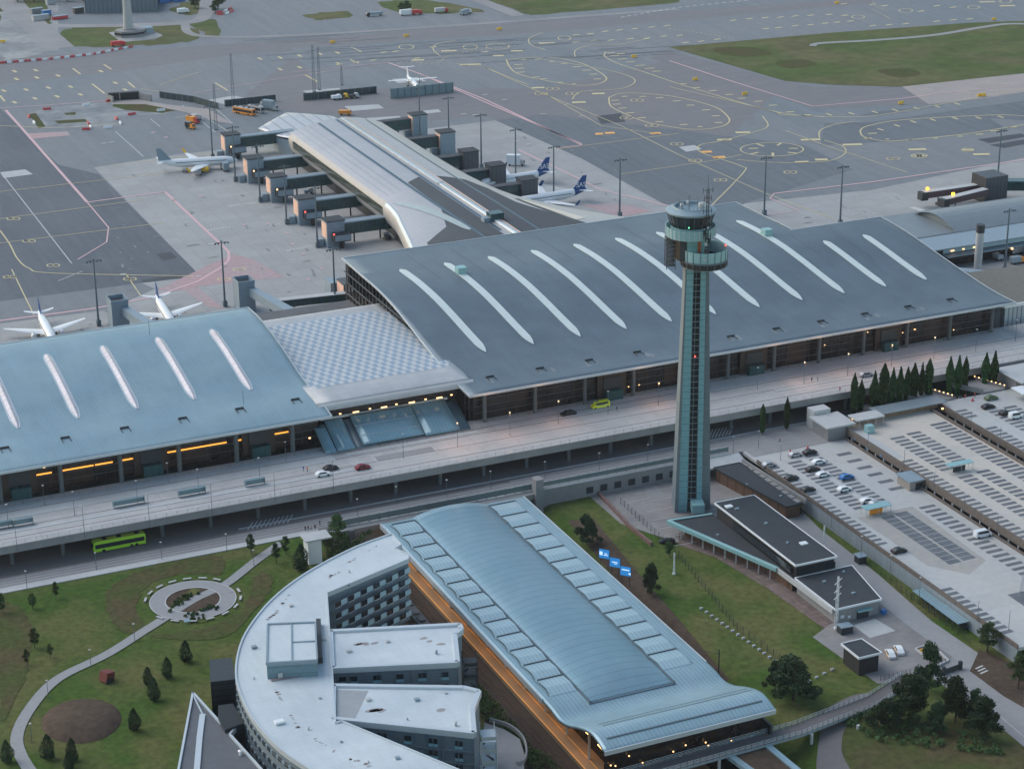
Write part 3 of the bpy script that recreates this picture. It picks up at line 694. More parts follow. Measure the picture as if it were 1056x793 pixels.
# link building with chequered roof
def zK(x, y): return 19.8-.9*max(0, (571-y)/9)**2-.00*x if y < 571 else 19.8
K = thing('link_building', 'low link building with chequered blue and white roof between the two terminals', 'building')
def chk():
    m = bpy.data.materials.new('chequered_roof'); m.use_nodes = True; nt = m.node_tree; N = nt.nodes; L = nt.links; bs = N['Principled BSDF']
    g = N.new('ShaderNodeNewGeometry'); sp = N.new('ShaderNodeSeparateXYZ'); L.new(g.outputs['Position'], sp.inputs[0])
    def mth(op, a, b=None):
        q = N.new('ShaderNodeMath'); q.operation = op
        for i, w in enumerate((a, b)):
            if w is None: continue
            if isinstance(w, (int, float)): q.inputs[i].default_value = w
            else: L.new(w, q.inputs[i])
        return q.outputs[0]
    a = mth('FLOOR', mth('DIVIDE', sp.outputs[0], 1.45)); b = mth('FLOOR', mth('DIVIDE', sp.outputs[1], 3.1))
    ck = mth('ABSOLUTE', mth('MODULO', mth('ADD', a, b), 2.0))
    nz = N.new('ShaderNodeTexNoise'); nz.inputs['Scale'].default_value = .5; L.new(g.outputs['Position'], nz.inputs[0])
    mx = N.new('ShaderNodeMix'); mx.data_type = 'RGBA'; L.new(ck, mx.inputs[0]); mx.inputs[6].default_value = (.24,.32,.40,1); mx.inputs[7].default_value = (.47,.485,.495,1)
    sc = N.new('ShaderNodeVectorMath'); sc.operation = 'SCALE'; L.new(mx.outputs[2], sc.inputs[0]); L.new(mth('ADD', mth('MULTIPLY', nz.outputs['Fac'], .3), .85), sc.inputs['Scale'])
    L.new(sc.outputs[0], bs.inputs['Base Color']); bs.inputs['Roughness'].default_value = .5
    return m
M_chk = chk()
M_linkr = mat('link_pale_roof', (.42,.43,.44), .55, .1, n=(.4,.06), big=(.08,.6,(.36,.38,.40)), grid=(3.4,3.0,.12,.12,.05))
drape('pale_roof', [(186,563),(235,563),(235,639),(186,639)], zK, M_linkr, 0, (8,1.5), K, thick=1.2)
drape('chequered_roof', [(186,576),(189.5,576),(189.5,574),(232,574),(234,576),(234,630),(231,630),(231,633),(190,633),(186,631)], zK, M_chk, .04, (8,4), K)
lp = MB(); rings = []
for i in range(9):
    a = i/8*PI/2; rings.append([(x, 563-1.6*math.sin(a), 19.0-1.7*(1-math.cos(a))-.1) for x in (186, 200, 215, 236)])
lp.loft(rings); lp.build('eave', M_pale, K)
w = MB(); w.bx(185.8, 236, 566, 640, 0, 16); w.build('front_wall', M_gls, K)
lm = MB()
for i, x in enumerate((193, 198, 202.5, 207, 211, 216, 220.5, 225, 229)): lm.cb((x, 563.0, 14.9-.25*(i % 2)), (1.9 if i % 2 else .6, .3, .3))
lm.build('soffit_lamp', M_warm, K)
drape('back_roof', [(186.5,640),(246,640),(246,668),(186.5,668)], 12.0, mat('dark_flat_roof', (.09,.095,.105), .8, n=(.4,.12), big=(.06,.6,(.14,.145,.15))), 0, None, K, thick=12)
# blue glass entrance canopy
Cn = thing('glass_canopy', 'sloping blue glass canopy in front of the link building beside the drop-off road', 'canopy')
def slope(name, poly, m, lift=0):
    # poly in (x, t): t 0 at the foot (y 553.5, z 7.6) .. 1 at the top (y 565.5, z 15)
    return drape(name, [(x, 552.8+12.2*t) for x, t in poly], lambda x, y: 7.5+(y-552.8)/12.2*5.4+lift, m, 0, (4, 2), Cn, thick=.3)
slope('glass_slope', [(188.4,0),(194.0,0),(194.0,1),(188.4,1)], M_glsb)
slope('glass_slope', [(194.3,0),(201,0),(198,.95),(194.3,.95)], M_roofR, -.35)
slope('glass_slope', [(196.5,.03),(216,.03),(216,.97),(196.5,.97)], M_glsb, .45)
slope('glass_slope', [(216.3,0),(227.5,0),(227.5,1.05),(216.3,1.05)], M_glsb, .1)
slope('glass_slope', [(184.6,0),(188.1,0),(188.1,.9),(184.6,.9)], M_glsb, -.2)
slope('glass_slope', [(227.8,0),(231,0),(231,1),(227.8,1)], mat('dark_blue_glass', (.05,.09,.12), .2, n=(.4,.1)), -.3)
b = MB()
for t in (.3, .62): b.cb((206.2, 552.8+12.2*t, 7.5+5.4*t+.5), (19.4, .08, .08))
b.cb((208, 565.4, 13.1), (41, .5, .7)); b.build('glazing_bar', M_rim, Cn)
b = MB(); b.bx(185, 231, 559, 565, 7, 9.5); b.build('base_wall', M_darkm, Cn)

# ------------------------------------------------------------------ pier
def halfL(y): return sinterp([(676,36),(700,35),(718,31),(735,27),(748,24),(762,22.3),(790,22),(883,22)], y)
def halfR(y): return sinterp([(676,74),(690,66),(705,56),(720,45),(735,36),(752,28),(770,24),(800,21.5),(883,20.5)], y)
CX = 307.5
def pz(x, y):
    """pier roof height"""
    h = halfL(y) if x < CX else halfR(y)
    t = min(1, abs(x-CX)/h)
    crown = interp([(676,18.6),(883,19.6)], y)
    return crown-4.2*t**2.2
P = thing('passenger_pier', 'long curved pale metal pier with ridge rooflight reaching out between the jet bridges', 'pier')
rings = []; wl_ = []; wr_ = []
ys = [676+3*i for i in range(70)]
for y in ys:
    hl, hr = halfL(y), halfR(y); rings.append([(CX+t*(hl if t < 0 else hr), y, pz(CX+t*(hl if t < 0 else hr)*.9999, y)) for t in [i/12-1 for i in range(25)]])
mb = MB(); mb.loft(rings)
ro = mb.build('roof', M_pier, P, smooth=True)
def side(sg):
    out = []
    for y in ys:
        h = halfL(y) if sg < 0 else halfR(y); e = CX+sg*h; z0 = pz(e, y)
        out.append([(e, y, z0), (e+sg*1.3, y, z0-1.3), (e+sg*1.7, y, z0-3), (e+sg*1.4, y, z0-5.5), (e+sg*.5, y, z0-8), (e-sg*1.0, y, z0-9.6), (e-sg*3, y, z0-10.2)])
    m2 = MB(); m2.loft(out); return m2
fr = mat('curved_pale_side', (.36,.35,.34), .55, .15, n=(.2,.08), stripe=(1,3,.08,.12))
sL = side(-1).build('side_wall', fr, P, smooth=True); sR = side(1).build('side_wall', fr, P, smooth=True)
for sg, pr in ((-1, sL), (1, sR)):
    g = MB(); rg = []
    for y in ys:
        if y < 765 or y > 879: continue
        h = halfL(y) if sg < 0 else halfR(y); e = CX+sg*h; z0 = pz(e, y); rg.append([(e+sg*1.62, y, z0-2.0), (e+sg*1.85, y, z0-3), (e+sg*1.68, y, z0-4.6), (e+sg*1.5, y, z0-5.6)])
    g.loft(rg); g.build('window_band', M_pierw, pr, smooth=True)
eb = MB(); 
end = rings[-1]; n_ = len(end)
eb.add([(x, 883, z) for x, y, z in end]+[(x, 883, 5) for x, y, z in end], [(i, i+1, n_+i+1, n_+i) for i in range(n_-1)]); eb.build('end_wall', M_pier, P)
u = MB(); u.prism([(CX-19, 882.6),(CX-19, 770),(CX-22, 740),(CX-31, 700),(CX-31, 676.5),(CX+50, 676.5),(CX+40, 715),(CX+20, 770),(CX+17, 882.6)], 0, 8.2); u.build('undercroft', M_darkm, P)
# ridge rooflight and dark roof stripes
def along(x, w, y0, y1, name, m, dz, parent, th=.0):
    poly = [(x-w/2, y0), (x+w/2, y0), (x+w/2, y1), (x-w/2, y1)]
    return drape(name, poly, pz, m, dz, (50, 3), parent, thick=th)
M_teal = mat('teal_metal_stripe', (.05,.10,.135), .4, .2, n=(.5,.1))
along(CX+1.6, 2.6, 766, 881, 'rooflight', mat('ridge_rooflight_glazing', (.40,.46,.50), .3, n=(.3,.1), stripe=(1,2.2,.5,.35)), .75, ro, .8)  # pale blue-grey glazing with darker cross stripes
along(CX+1.6, 2.2, 676.5, 765.8, 'rooflight', M_rim, .75, ro, .8)
along(CX+3.2, .4, 676.5, 881, 'rooflight_flashing', mat('copper_flashing', (.62,.42,.34), .35, .4, n=(.3,.1)), .8, ro, .2)
along(CX-1.6, 1.3, 700, 881, 'gutter', M_teal, .07, ro); along(CX-10, 1.2, 690, 881, 'gutter', M_teal, .07, ro); along(CX+12, 1.0, 682, 880, 'gutter', M_teal, .07, ro)
for q in (-14.3, -17, -19.6): along(CX+q, .28, 770, 881, 'roof_seam', M_jbox, .05, ro)
# dark membrane fan
def mem(px, name='dark_membrane'):
    return drape(name, px, pz, M_membr, .05, (4, 4), ro)
mem([(CX-9,776),(CX-2.5,780),(CX-2.5,676.6),(CX-33,676.6),(CX-29,706),(CX-17,716),(CX-9.5,740)])
mem([(CX+4,779),(CX+15,773),(CX+19,760),(CX+20,735),(CX+27,713),(CX+33,698),(CX+70,683),(CX+70,676.6),(CX+4,676.6)])
mem([(CX-16,700),(CX-12,708),(CX-10,722)], 'dark_membrane') if 0 else None
drape('curved_rooflight', smooth_pts([(CX-21,762),(CX-16.5,752),(CX-13,738),(CX-11,722),(CX-10.5,708),(CX-12.5,709),(CX-14.5,724),(CX-17.5,742)], 4, True), pz, mat('pale_green_glazing', (.36,.42,.41), .35, n=(.4,.1), stripe=(1,2,.2,.2)), .12, (6, 3), ro)
drape('flank_rooflight', [(CX+24,738),(CX+26,738),(CX+36,705),(CX+31,703)], pz, mat('pale_gold_rooflight', (.60,.53,.44), .35, n=(.3,.1)), .14, (6, 3), ro)
drape('flank_gutter', [(CX+22.3,741),(CX+24,741),(CX+30.6,700),(CX+29,697)], pz, M_darkm, .12, (6, 3), ro)
b = MB(); zc = pz(CX+2, 712); b.bx(CX-.8, CX+4.6, 711, 715.5, zc, zc+3); b.build('roof_plant_box', M_glsd, ro)
b = MB(); b.bx(CX-3.4, CX-.85, 711.4, 714.5, zc, zc+1.6); b.build('roof_plant_box', M_jbox, ro)
# pale swoosh along the flaring left side
sw = MB(); rg = []
for y in [676+2*i for i in range(45)]:
    h = halfL(y); e = CX-h; z0 = pz(e, y); rg.append([(e+.2, y, z0+.1), (e-.5, y, z0+.22), (e-1.4, y, z0-.9)])
sw.loft(rg); sw.build('edge_trim', M_rim, P, smooth=True)
# low extension at the pier head
E_ = thing('pier_head_hall', 'low hall with pale ribbed roof at the far end of the pier', 'building')
def ez(x, y): return 9.5-2.0*((x-CX)/26)**2
er = drape('roof', [(CX-21,908),(CX-10,884),(CX+17,884),(CX+13,927),(CX-5,942),(CX-24,926)], ez, mat('ribbed_pale_roof', (.50,.50,.51), .4, .3, n=(.3,.06), stripe=(0,5.2,.9,.35)), 0, (4, 6), E_, thick=.5)
w = MB(); w.prism([(CX-20.5,908),(CX-9.6,884.4),(CX+16.5,884.4),(CX+12.5,926.5),(CX-5,941.2),(CX-23.3,925.7)], 0, 7.1); w.build('wall', M_jbox, E_)

# ------------------------------------------------------------------ jet bridges
def docking(parent, a, b, z=5.0, w=2.6, m=None):
    """telescopic passenger bridge between two XY points"""
    m = m or M_jdark; a = Vector((*a, z)); b = Vector((*b, z-1.0)); d = (b-a); ang = math.atan2(d.y, d.x); mid = (a+b)/2
    o = MB(); o.cb(mid+Vector((0,0,1.3)), (d.length, w, 2.6), rz=ang); to = o.build('bridge_tunnel', m, parent)
    o = MB(); o.cb(mid+Vector((0,0,2.7)), (d.length, w+.3, .18), rz=ang); o.build('tunnel_roof', M_pale, to)
    o = MB(); o.cb(b+Vector((0,0,1.5)), (3.2, 3.4, 3.4), rz=ang); o.build('cab', M_darkm, parent)
    q = a.lerp(b, .72); o = MB(); o.rod((q.x,q.y,.02), (q.x,q.y,z), .25, .2, 8); o.cb((q.x,q.y,.5), (2.4,.9,1.0), rz=ang+PI/2); o.build('bridge_leg', M_darkm, parent)
def gate(x, y, side_, label, louv=False, lampc=True, dock=True, xw=None):
    g = thing('jet_bridge', label, 'jet bridge', (0,0,0), 0, 'jet bridges along the pier')
    s = side_; L_ = 7.2
    bx0, bx1 = (x, x+L_)
    b = MB(); b.bx(bx0, bx1, y-3.2, y+3.2, .02, 10.6); b.build('stair_tower', M_jdark if louv else M_jbox, g)
    r_ = MB(); r_.bx(bx0-.25, bx1+.25, y-3.5, y+3.5, 10.6, 11.0); r_.build('tower_roof', M_broof, g)
    if not louv:
        p = MB(); p.bx(bx0-.12, bx0, y-2.7, y+2.9, 3.8, 9.8) ; p.build('sunset_tint_panel', M_sunset, g)  # added sheet carrying the painted sunset reflection
    wx0, wx1 = (bx1, xw) if s < 0 else (xw, bx0)
    t = MB(); t.bx(wx0, wx1, y-1.0, y+2.6, 4.0, 8.6); t.build('glazed_walkway', M_glsd, g)
    t = MB(); t.bx(wx0, wx1, y-1.3, y+2.9, 8.6, 9.1); t.build('walkway_roof', M_jbox if s < 0 else M_membr, g)
    for q in ((wx0+wx1)/2-5, (wx0+wx1)/2+6):
        l = MB(); l.rod((q, y+.8, .02), (q, y+.8, 4), .35); l.build('leg', M_darkm, g)
    if dock:
        c = MB(); c.bx(bx1-5.5 if s < 0 else bx0+1, bx1+1.5 if s < 0 else bx0+6, y-6.6, y-3.22, 3.0, 6.2); co_ = c.build('cab', M_darkm, g)
        k = MB(); k.bx(bx1-5.2 if s < 0 else bx0+1.3, bx1+1.2 if s < 0 else bx0+5.7, y-6.9, y-6.62, 3.5, 5.8); k.build('cab_window', M_jbox, co_)
        l = MB(); l.cb((bx1-2 if s < 0 else bx0+3, y-5, 1.5), (1.2, 1.2, 2.9)); l.build('wheel_bogie', M_blk, g)
    if lampc:
        l = MB(); l.cb((bx1-5.6 if s < 0 else bx0+1, y-6.7, 6.5), (.5,.5,.5)); l.build('beacon', M_warm if y > 800 else M_redl, g)
    l = MB(); l.cb((bx0-1.7, y+1.5, 1.6), (2.6, 3, 3)); l.build('ground_cabin', M_jbox, g)
    return g
NTH = ['nearest', 'second', 'third', 'fourth', 'farthest']
for i, (y, x) in enumerate([(766, 259.2), (800, 259), (836, 259), (868, 259), (911, 262)]):
    gate(x, y, -1, '%s blue grey jet bridge tower on the left of the pier, with glazed walkway' % NTH[i], xw=(296 if i == 4 else CX-20.5))
for i, (y, x, lv) in enumerate([(786, 352, 1), (812, 349, 1), (838, 347.5, 1), (873, 351, 0), (908, 351.5, 0)]):
    gate(x, y, 1, '%s %s jet bridge tower on the right side of the pier' % (NTH[i], 'louvred dark' if lv else 'pale blue'), louv=bool(lv), xw=CX+20, lampc=False, dock=False)
# bridges behind the link building and left terminal
g = thing('jet_bridge', 'jet bridge with green glazed arm behind the chequered roof', 'jet bridge')
b = MB(); b.bx(240, 246, 690, 698, 0, 10); b.build('stair_tower', M_jdark, g); b = MB(); b.bx(239.9, 240, 690.5, 697.5, 3, 9.4); b.build('sunset_tint_panel', M_sunset, g)  # left sheet carries the painted sunset reflection
docking(g, (240, 689), (214, 692), 5.2, 3, M_glsd)
b = MB(); b.bx(242, 245, 676, 690, 5, 9); b.build('glazed_walkway', M_glsd, g)
b = MB(); b.bx(238, 243, 699, 706, 0, 8); b.build('cabin', M_jbox, g)
def stub(x, y, label, h=10.5):
    g = thing('jet_bridge', label, 'jet bridge')
    b = MB(); b.bx(x-3, x+3, y-3, y+4, 0, h); bo = b.build('stair_tower', M_jbox, g)
    b = MB(); b.bx(x-2.4, x+2.4, y-2.4, y+3.4, h, h+.1); b.build('roof_well', M_darkm, bo)
    for q in ((x-3.1,x-2.7,y-3,y+4),(x+2.7,x+3.1,y-3,y+4),(x-2.7,x+2.7,y+3.7,y+4.1),(x-2.7,x+2.7,y-3.1,y-2.7)):
        k = MB(); k.bx(*q, h, h+1.2); k.build('parapet', M_jbox, bo)
    b = MB(); b.prism([(x+.5,y-3.1),(x+3.2,y-3.1),(x+9,y-32),(x+5,y-32)], 6, 9); b.build('glazed_walkway', M_jbox, g)
    return g
stub(161.5, 706, 'open-topped grey jet bridge tower behind the left terminal, beside the left airliner')
stub(208, 707, 'open-topped grey jet bridge tower behind the right corner of the left terminal roof')
stub(438.5, 667, 'grey jet bridge tower behind the back edge of the dark terminal roof', 9)
# ------------------------------------------------------------------ elevated road
VX0, VX1 = 40, 520
V = thing('elevated_road', 'elevated drop-off road on concrete columns in front of the terminals', 'viaduct')
b = MB(); b.bx(VX0, VX1, 530, 559.2, 5.6, 7.0); dk = b.build('deck', M_deck, V)
drape('deck_widening', [(178,559.2),(190,552.5),(232,552.5),(238,559.2)], 7.0, M_deck, -.004, None, V) if 0 else None
b = MB(); b.bx(VX0, VX1, 529.6, 530.0, 5.2, 7.4); b.build('parapet', M_cwall, V)
for k in range(34):
    x = 46+13.9*k
    if x > 500: break
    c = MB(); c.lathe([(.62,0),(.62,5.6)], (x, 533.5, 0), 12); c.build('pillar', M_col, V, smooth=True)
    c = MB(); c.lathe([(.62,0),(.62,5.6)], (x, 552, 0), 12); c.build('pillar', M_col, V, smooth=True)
b = MB()
for k in range(160):
    x = VX0+3*k; b.bx(x-.05, x+.05, 529.7, 529.85, 7.5, 8.6)
for z in (7.9, 8.25, 8.6): b.bx(VX0, VX1, 529.74, 529.82, z-.03, z+.03)
b.build('railing', M_rim, V)
b = MB()
for k in range(120):
    x = VX0+4*k; b.bx(x-.04, x+.04, 556.0, 556.1, 7, 8.1) if not (184 < x < 236) else None
b.bx(VX0, 184, 556, 556.1, 8.0, 8.1); b.bx(236, 428, 556, 556.1, 8.0, 8.1); b.bx(185, 234, 551.6, 551.7, 8.0, 8.1)
for k in range(17): x = 186+3*k; b.bx(x-.04, x+.04, 551.6, 551.7, 7, 8.1)
b.build('back_railing', M_pole, V)
b = MB()   # kerb islands and lane edges on the deck
for y0, y1, x0, x1 in ((538.4,540.2,VX0,190),(547.5,555.9,VX0,186),(549.5,551.4,190,232),(549,555.9,238,428),(540.0,541.6,330,470)):
    b.bx(x0, x1, y0, y1, 7.0, 7.14)
b.build('kerb_island', M_pale, V)
b = MB()
for y in (534, 536.2, 543.8, 547.2): strip_mesh(b, [(VX0, y), (VX1, y)], .16, 7.012)
for y in (545.5,): strip_mesh(b, [(VX0, y), (VX1, y)], .16, 7.012, None, (3, 6))
for x in (189, 196, 338, 345):
    for k in range(7): strip_mesh(b, [(x, 541.4+k*.9), (x+3.6, 541.4+k*.9)], .45, 7.016)
b.build('lane_line', mat('lane_paint', (.50,.50,.49), .7, n=(2,.2)), V)
b = MB()
for y in (535.2, 541.9, 548.6): strip_mesh(b, [(VX0, y), (VX1, y)], .35, 7.008)
b.build('expansion_joint', mat('dark_joint', (.14,.14,.145), .8, n=(1,.2)), V)
b = MB(); b.bx(197, 215, 542, 545.6, 7.0, 7.02); b.bx(VX0, 300, 552, 552.6, 7.14, 7.16); b.build('asphalt_patch', M_road, V)
M_gshel = mat('shelter_glass', (.20,.29,.32), .25, n=None)
SHL = ['small glass shelter on the drop-off road nearest the left edge of the photo', 'second small glass shelter from the left on the drop-off road', 'pale glass shelter on the drop-off road below the second amber lamp strip', 'pale glass shelter on the drop-off road beside a blue sign', 'glass shelter on the drop-off road near the white parked car']
def shelter_small(x, y, L_, label):
    g = thing('glass_shelter', label, 'shelter', (x, y, 7.14), 0, 'shelters on the drop-off road')
    b = MB(); b.bx(-L_/2, L_/2, -.55, .55, 1.9, 2.0); b.build('roof', M_gshel, g)
    for q in (-L_/2+.1, L_/2-.1): b = MB(); b.bx(q-.05, q+.05, -.5, .5, 0, 1.9); b.build('end_glass', M_gshel, g)
    b = MB(); b.bx(-L_/2, L_/2, .5, .56, .2, 1.9); b.build('back_glass', M_gshel, g)
for (px, py, L_), l in zip([(3,544,5.5),(24,541,5.5),(133,520.5,9),(198,510,8),(263,500,6)], SHL):
    p = at(px, py, 7.2); shelter_small(p.x, max(535, p.y), L_, l)

# ------------------------------------------------------------------ lamps
def lamp_proto():
    g = thing('street_lamp', 'x', 'street lamp')
    b = MB(); b.lathe([(.11,0),(.08,.5),(.05,6.4)], (0,0,0), 8); b.build('post', M_pole, g)
    b = MB(); b.lathe([(.05,6.4),(.3,6.5),(.32,6.6),(.08,6.75)], (0,0,0), 12); b.build('lamp_head', M_pale, g)
    return g
bpy.context.view_layer.update()
LP = lamp_proto(); LPT = tree_of(LP); used = [False]
def lamp(px, py, z, label, s=1.0, lit=False, group='street lamps'):
    p = at(px, py, z)
    if not used[0]: o = LP; used[0] = True; o.location = p; o['label'] = label; o['group'] = group; o.scale = (1,1,s)
    else: o = dup(LPT, p, None, label, group, (1,1,s))
    if lit:
        b = MB(); b.lathe([(.2,6.32),(.26,6.42),(.2,6.5)], (0,0,0), 8); bo = b.build('bulb', M_warm, o)
        li = bpy.data.lights.new('bulb_light', 'POINT'); li.energy = 420; li.color = (1,.45,.22); li.shadow_soft_size = .3
        lo = bpy.data.objects.new('bulb_light', li); COL.objects.link(lo); lo.parent = o; lo.location = (0,0,6.2)
    return o
# front row on the viaduct edge
for i, (x, y) in enumerate([(18,569.5),(87.5,554.5),(154.5,543),(219,531),(284,519),(344,505)]):
    lamp(x, y, 7, 'slim street lamp on the front parapet of the elevated road, number %s from the left' % ['one','two','three','four','five','six'][i], 1.45, group='lamps on the front parapet')
for i, (x, y) in enumerate([(9,545),(77,531.5),(142,520),(205,508),(268,496)]):
    lamp(x, y, 7, 'slim street lamp in the middle of the drop-off road, %s from the left' % ['first','second','third','fourth','fifth'][i], 1.1, group='lamps in the middle of the drop-off road')
for i, (x, y) in enumerate([(46,521.5),(173.5,498),(295,476)]):
    lamp(x, y, 7, 'short street lamp with pale head by the left terminal entrance, %s from the left' % ['first','second','third'][i], .95, group='lamps by the left terminal entrances')
for i, (x, y, l) in enumerate([(416,472,0),(472,460,1),(526,449,1),(576,437,1),(627,427,0),(679,418,1),(781,402,0),(829,396,1),(874,387,1),(919,378,1),(963,370,1),(1006,362,0),(1047,352,0)]):
    lamp(x, y, 7, '%s street lamp on the drop-off road, %s' % ('glowing orange' if l else 'unlit', ['far left','below the corner of the glass','left of the yellow van','beside the black car','right of the yellow van','left of the control tower','just right of the control tower','above the zebra crossing','near the silver car','above the first poplars','above the row of poplars','near the right end of the terminal','by the right edge of the photo'][i]), 1.15, bool(l), 'lamps in front of the main terminal')
LO = [(27,641),(99,591),(167,600),(234,568),(0,0)]
for i, (x, y) in enumerate([(28,607),(99.5,588),(167,577),(234,568.5)]):
    lamp(x, y, 0, 'short street lamp on the pavement above the park, %s from the left' % ['first','second','third','fourth'][i], .8, group='lamps on the pavement above the park')
for i, (x, y) in enumerate([(94,657+0),(139,595+0),(262,0),(51,721),(33,750),(50,790)][:0]): pass
for (x, y, l) in [(94,688,'park lamp beside the curving path near the red sculpture'),(139,661,'park lamp beside the path below the round garden'),(50,720,'park lamp where the path bends down at the left'),(262,584,'park lamp beside the path above the round garden'),(33,765,'park lamp with pale head low on the left side of the path')]:
    lamp(x, y, 0, l, .75, group='lamps in the park')
for i, (x, y) in enumerate([(409,520),(461,513),(506,504),(562,494),(618,485),(668,476),(369,533),(756,468),(782,462),(805,475),(853,443)]):
    lamp(x, y, 0, 'low street lamp on the lower road, %s' % ['first left of centre','second left of centre','above the station roof','above the station roof corner','above the billboard slope','left of the control tower','above the dark tree','right of the control tower','beside the first narrow poplar','at the top of the car park','beside the car park entrance'][i], .85, group='lamps on the lower road')

# ------------------------------------------------------------------ apron masts
def mast_proto():
    g = thing('floodlight_mast', 'x', 'floodlight mast')
    b = MB(); b.lathe([(.48,0),(.40,3),(.26,25)], (0,0,0), 10); b.build('pole', M_pole, g)
    b = MB(); b.cb((0,0,24.2), (4.4,.2,.22)); b.build('crossarm', M_pole, g)
    for q in (-2.4, -1.2, 1.2, 2.4): b = MB(); b.cb((q,-.4,24.0), (.65,.5,.28), rx=.4); b.build('floodlight', M_darkm, g)
    b = MB(); b.cb((0,-.2,1.2), (1.5,1.3,2.0)); b.build('base_cabinet', M_pole, g)
    return g
MP = mast_proto(); MPT = tree_of(MP); um = [False]
def mast(x, y, label, s=1.0, group='floodlight masts'):
    if not um[0]: um[0] = True; o = MP; o.location = (x, y, 0); o['label'] = label; o['group'] = group
    else: o = dup(MPT, (x, y, 0), None, label, group)
    o.scale = (1, 1, s); return o
for i, (x, y) in enumerate([(256,766),(255,801),(255,836),(255,871),(257,912)]): mast(x, y, 'floodlight mast beside the %s jet bridge on the left of the pier' % NTH[i])
for i, (x, y) in enumerate([(365.6,781),(363,814),(359.6,843.6),(358.8,879),(354,902.6)]): mast(x, y, 'floodlight mast beside the %s jet bridge on the right of the pier' % NTH[i])
for x, y, l in [(155.7,712.9,'floodlight mast between the two airliners behind the left terminal'),(202.4,713.8,'floodlight mast behind the right corner of the left terminal roof'),(381.4,751.2,'floodlight mast left of the control tower behind the dark roof'),(435.9,728,'floodlight mast standing beyond the notch of the dark roof'),(456.5,703,'floodlight mast behind the two short rooflights'),(546.9,722,'floodlight mast beside the jet bridge tower at the far right'),(479.6,624.6,'floodlight mast in front of the right hand pier')]:
    mast(x, y, l)
p = at(347,262); mast(236, 689, 'floodlight mast at the back left corner of the dark roof')
# lattice masts far on the apron
def lattice(px, py, h, label, w=1.2, z=0, m=None, name='lattice_mast', arms=False, rad=.07, group=None):
    p = at(px, py, z); g = MB(); m = m or M_pole
    for sx, sy in ((-1,-1),(1,-1),(1,1),(-1,1)): g.rod((p.x+sx*w/2, p.y+sy*w/2, z), (p.x+sx*w/4, p.y+sy*w/4, z+h), rad, rad*.8, 5)
    k = int(h/1.8)
    for i in range(k):
        za, zb = z+h*i/k, z+h*(i+1)/k; wa = w/2-(w/4)*i/k; wb = w/2-(w/4)*(i+1)/k
        for sx, sy, tx, ty in ((-1,-1,1,-1),(1,-1,1,1),(1,1,-1,1),(-1,1,-1,-1)): g.rod((p.x+sx*wa, p.y+sy*wa, za), (p.x+tx*wb, p.y+ty*wb, zb), .05*rad/.09, .05*rad/.09, 4)
    if arms:
        for q in (.62, .75, .9): g.cb((p.x, p.y, z+h*q), (4.5, .12, .12), rz=.6)
    g.cb((p.x, p.y, z+.2), (w+.3, w+.3, .4))
    return g.build(name, m, label=label, cat='mast', group=group)
lattice(240.5,104,24,'slim lattice mast left of the far blast fence gap',1.2); lattice(324,95,24,'slim lattice mast behind the middle blast fence',1.2); lattice(329.5,93,22,'second slim lattice mast behind the middle blast fence',1.2)
lattice(223,134,22,'slim lattice mast on the apron beside the parked trucks',1.2); lattice(357,118,0.1,'x') if 0 else None
lattice(352.5,88,10,'short lattice mast beyond the pier head',1.0)

# ------------------------------------------------------------------ lower road, fence, bus, walls
RD = [(40,517.4),(170,517.6),(176,519),(250,519),(300,520.5),(345,524),(345,529),(480,529),(480,562),(40,562)]
drape('lower_road', RD, 0, M_roadd, .012, kind='structure')
drape('pavement', [(40,517.05),(170,517.05),(170,519.6),(40,520.2)], 0, M_pale, .14, thick=.16, kind='structure')
drape('cycle_lane', [(40,520.2),(176,519.6),(300,521),(300,526.4),(176,526),(40,526)], 0, M_road, .024, kind='structure')
b = MB()
for y in (521.5, 523.2, 524.6): strip_mesh(b, [(40,y),(350,y)], .18, .16)
b.build('road_lines', M_wht, kind='structure')
drape('forecourt', [(232,517.1),(306,517.1),(306,512),(342,512),(342,529.4),(300,529.4),(232,527)], 0, M_road, .03, kind='structure')
b = MB()
for k in range(10): strip_mesh(b, [(152+k*1.3, 527),(155+k*1.3, 531.5)], .34, .165)
for k in range(9): strip_mesh(b, [(298+k*1.2, 530),(303+k*1.2, 536)], .5, .165)
b.build('zebra_crossing', M_wht, kind='structure')
# curb line with median at centre of lower road
b = MB(); b.bx(150, 345, 528.4, 529.2, 0, .14); b.build('median_kerb', M_pale, kind='structure')
# retaining wall and glass fence
Wl = thing('retaining_wall', 'grey concrete retaining wall with barred openings below the lower road', 'wall')
b = MB(); b.bx(236, 300, 516.1, 516.9, -9, .5); b.build('wall', M_cwall, Wl)
b = MB()
for k in range(9): x = 252+k*4.6; b.bx(x, x+2.2, 515.95, 516.08, -3.4, -1.4)
b.build('opening', M_darkm, Wl)
b = MB(); b.bx(236, 300, 515.8, 517.1, .5, .8); b.build('coping', M_pale, Wl)
b = MB(); b.bx(235, 237.4, 514.4, 517.4, -6, 4.6); b.build('end_pier', M_cwall, Wl)
def glassfence(name, pts, z, h, label, post=3.0):
    g = thing(name, label, 'fence'); b = MB(); c = MB(); r_ = MB()
    for a, q in zip(pts, pts[1:]):
        a = Vector(a); q = Vector(q); L_ = (q-a).length; n = max(1, int(L_/post)); d = (q-a)/n
        for i in range(n+1): p_ = a+d*i; b.bx(p_.x-.09, p_.x+.09, p_.y-.09, p_.y+.09, z, z+h+.15)
        r_.wall([a, q], z+h, z+h+.12, .14); c.wall([a, q], z+.25, z+h-.05, .05)
    b.build('post', M_pole, g); c.build('glass_panel', M_glass_rail, g); r_.build('handrail', M_rim, g); return g
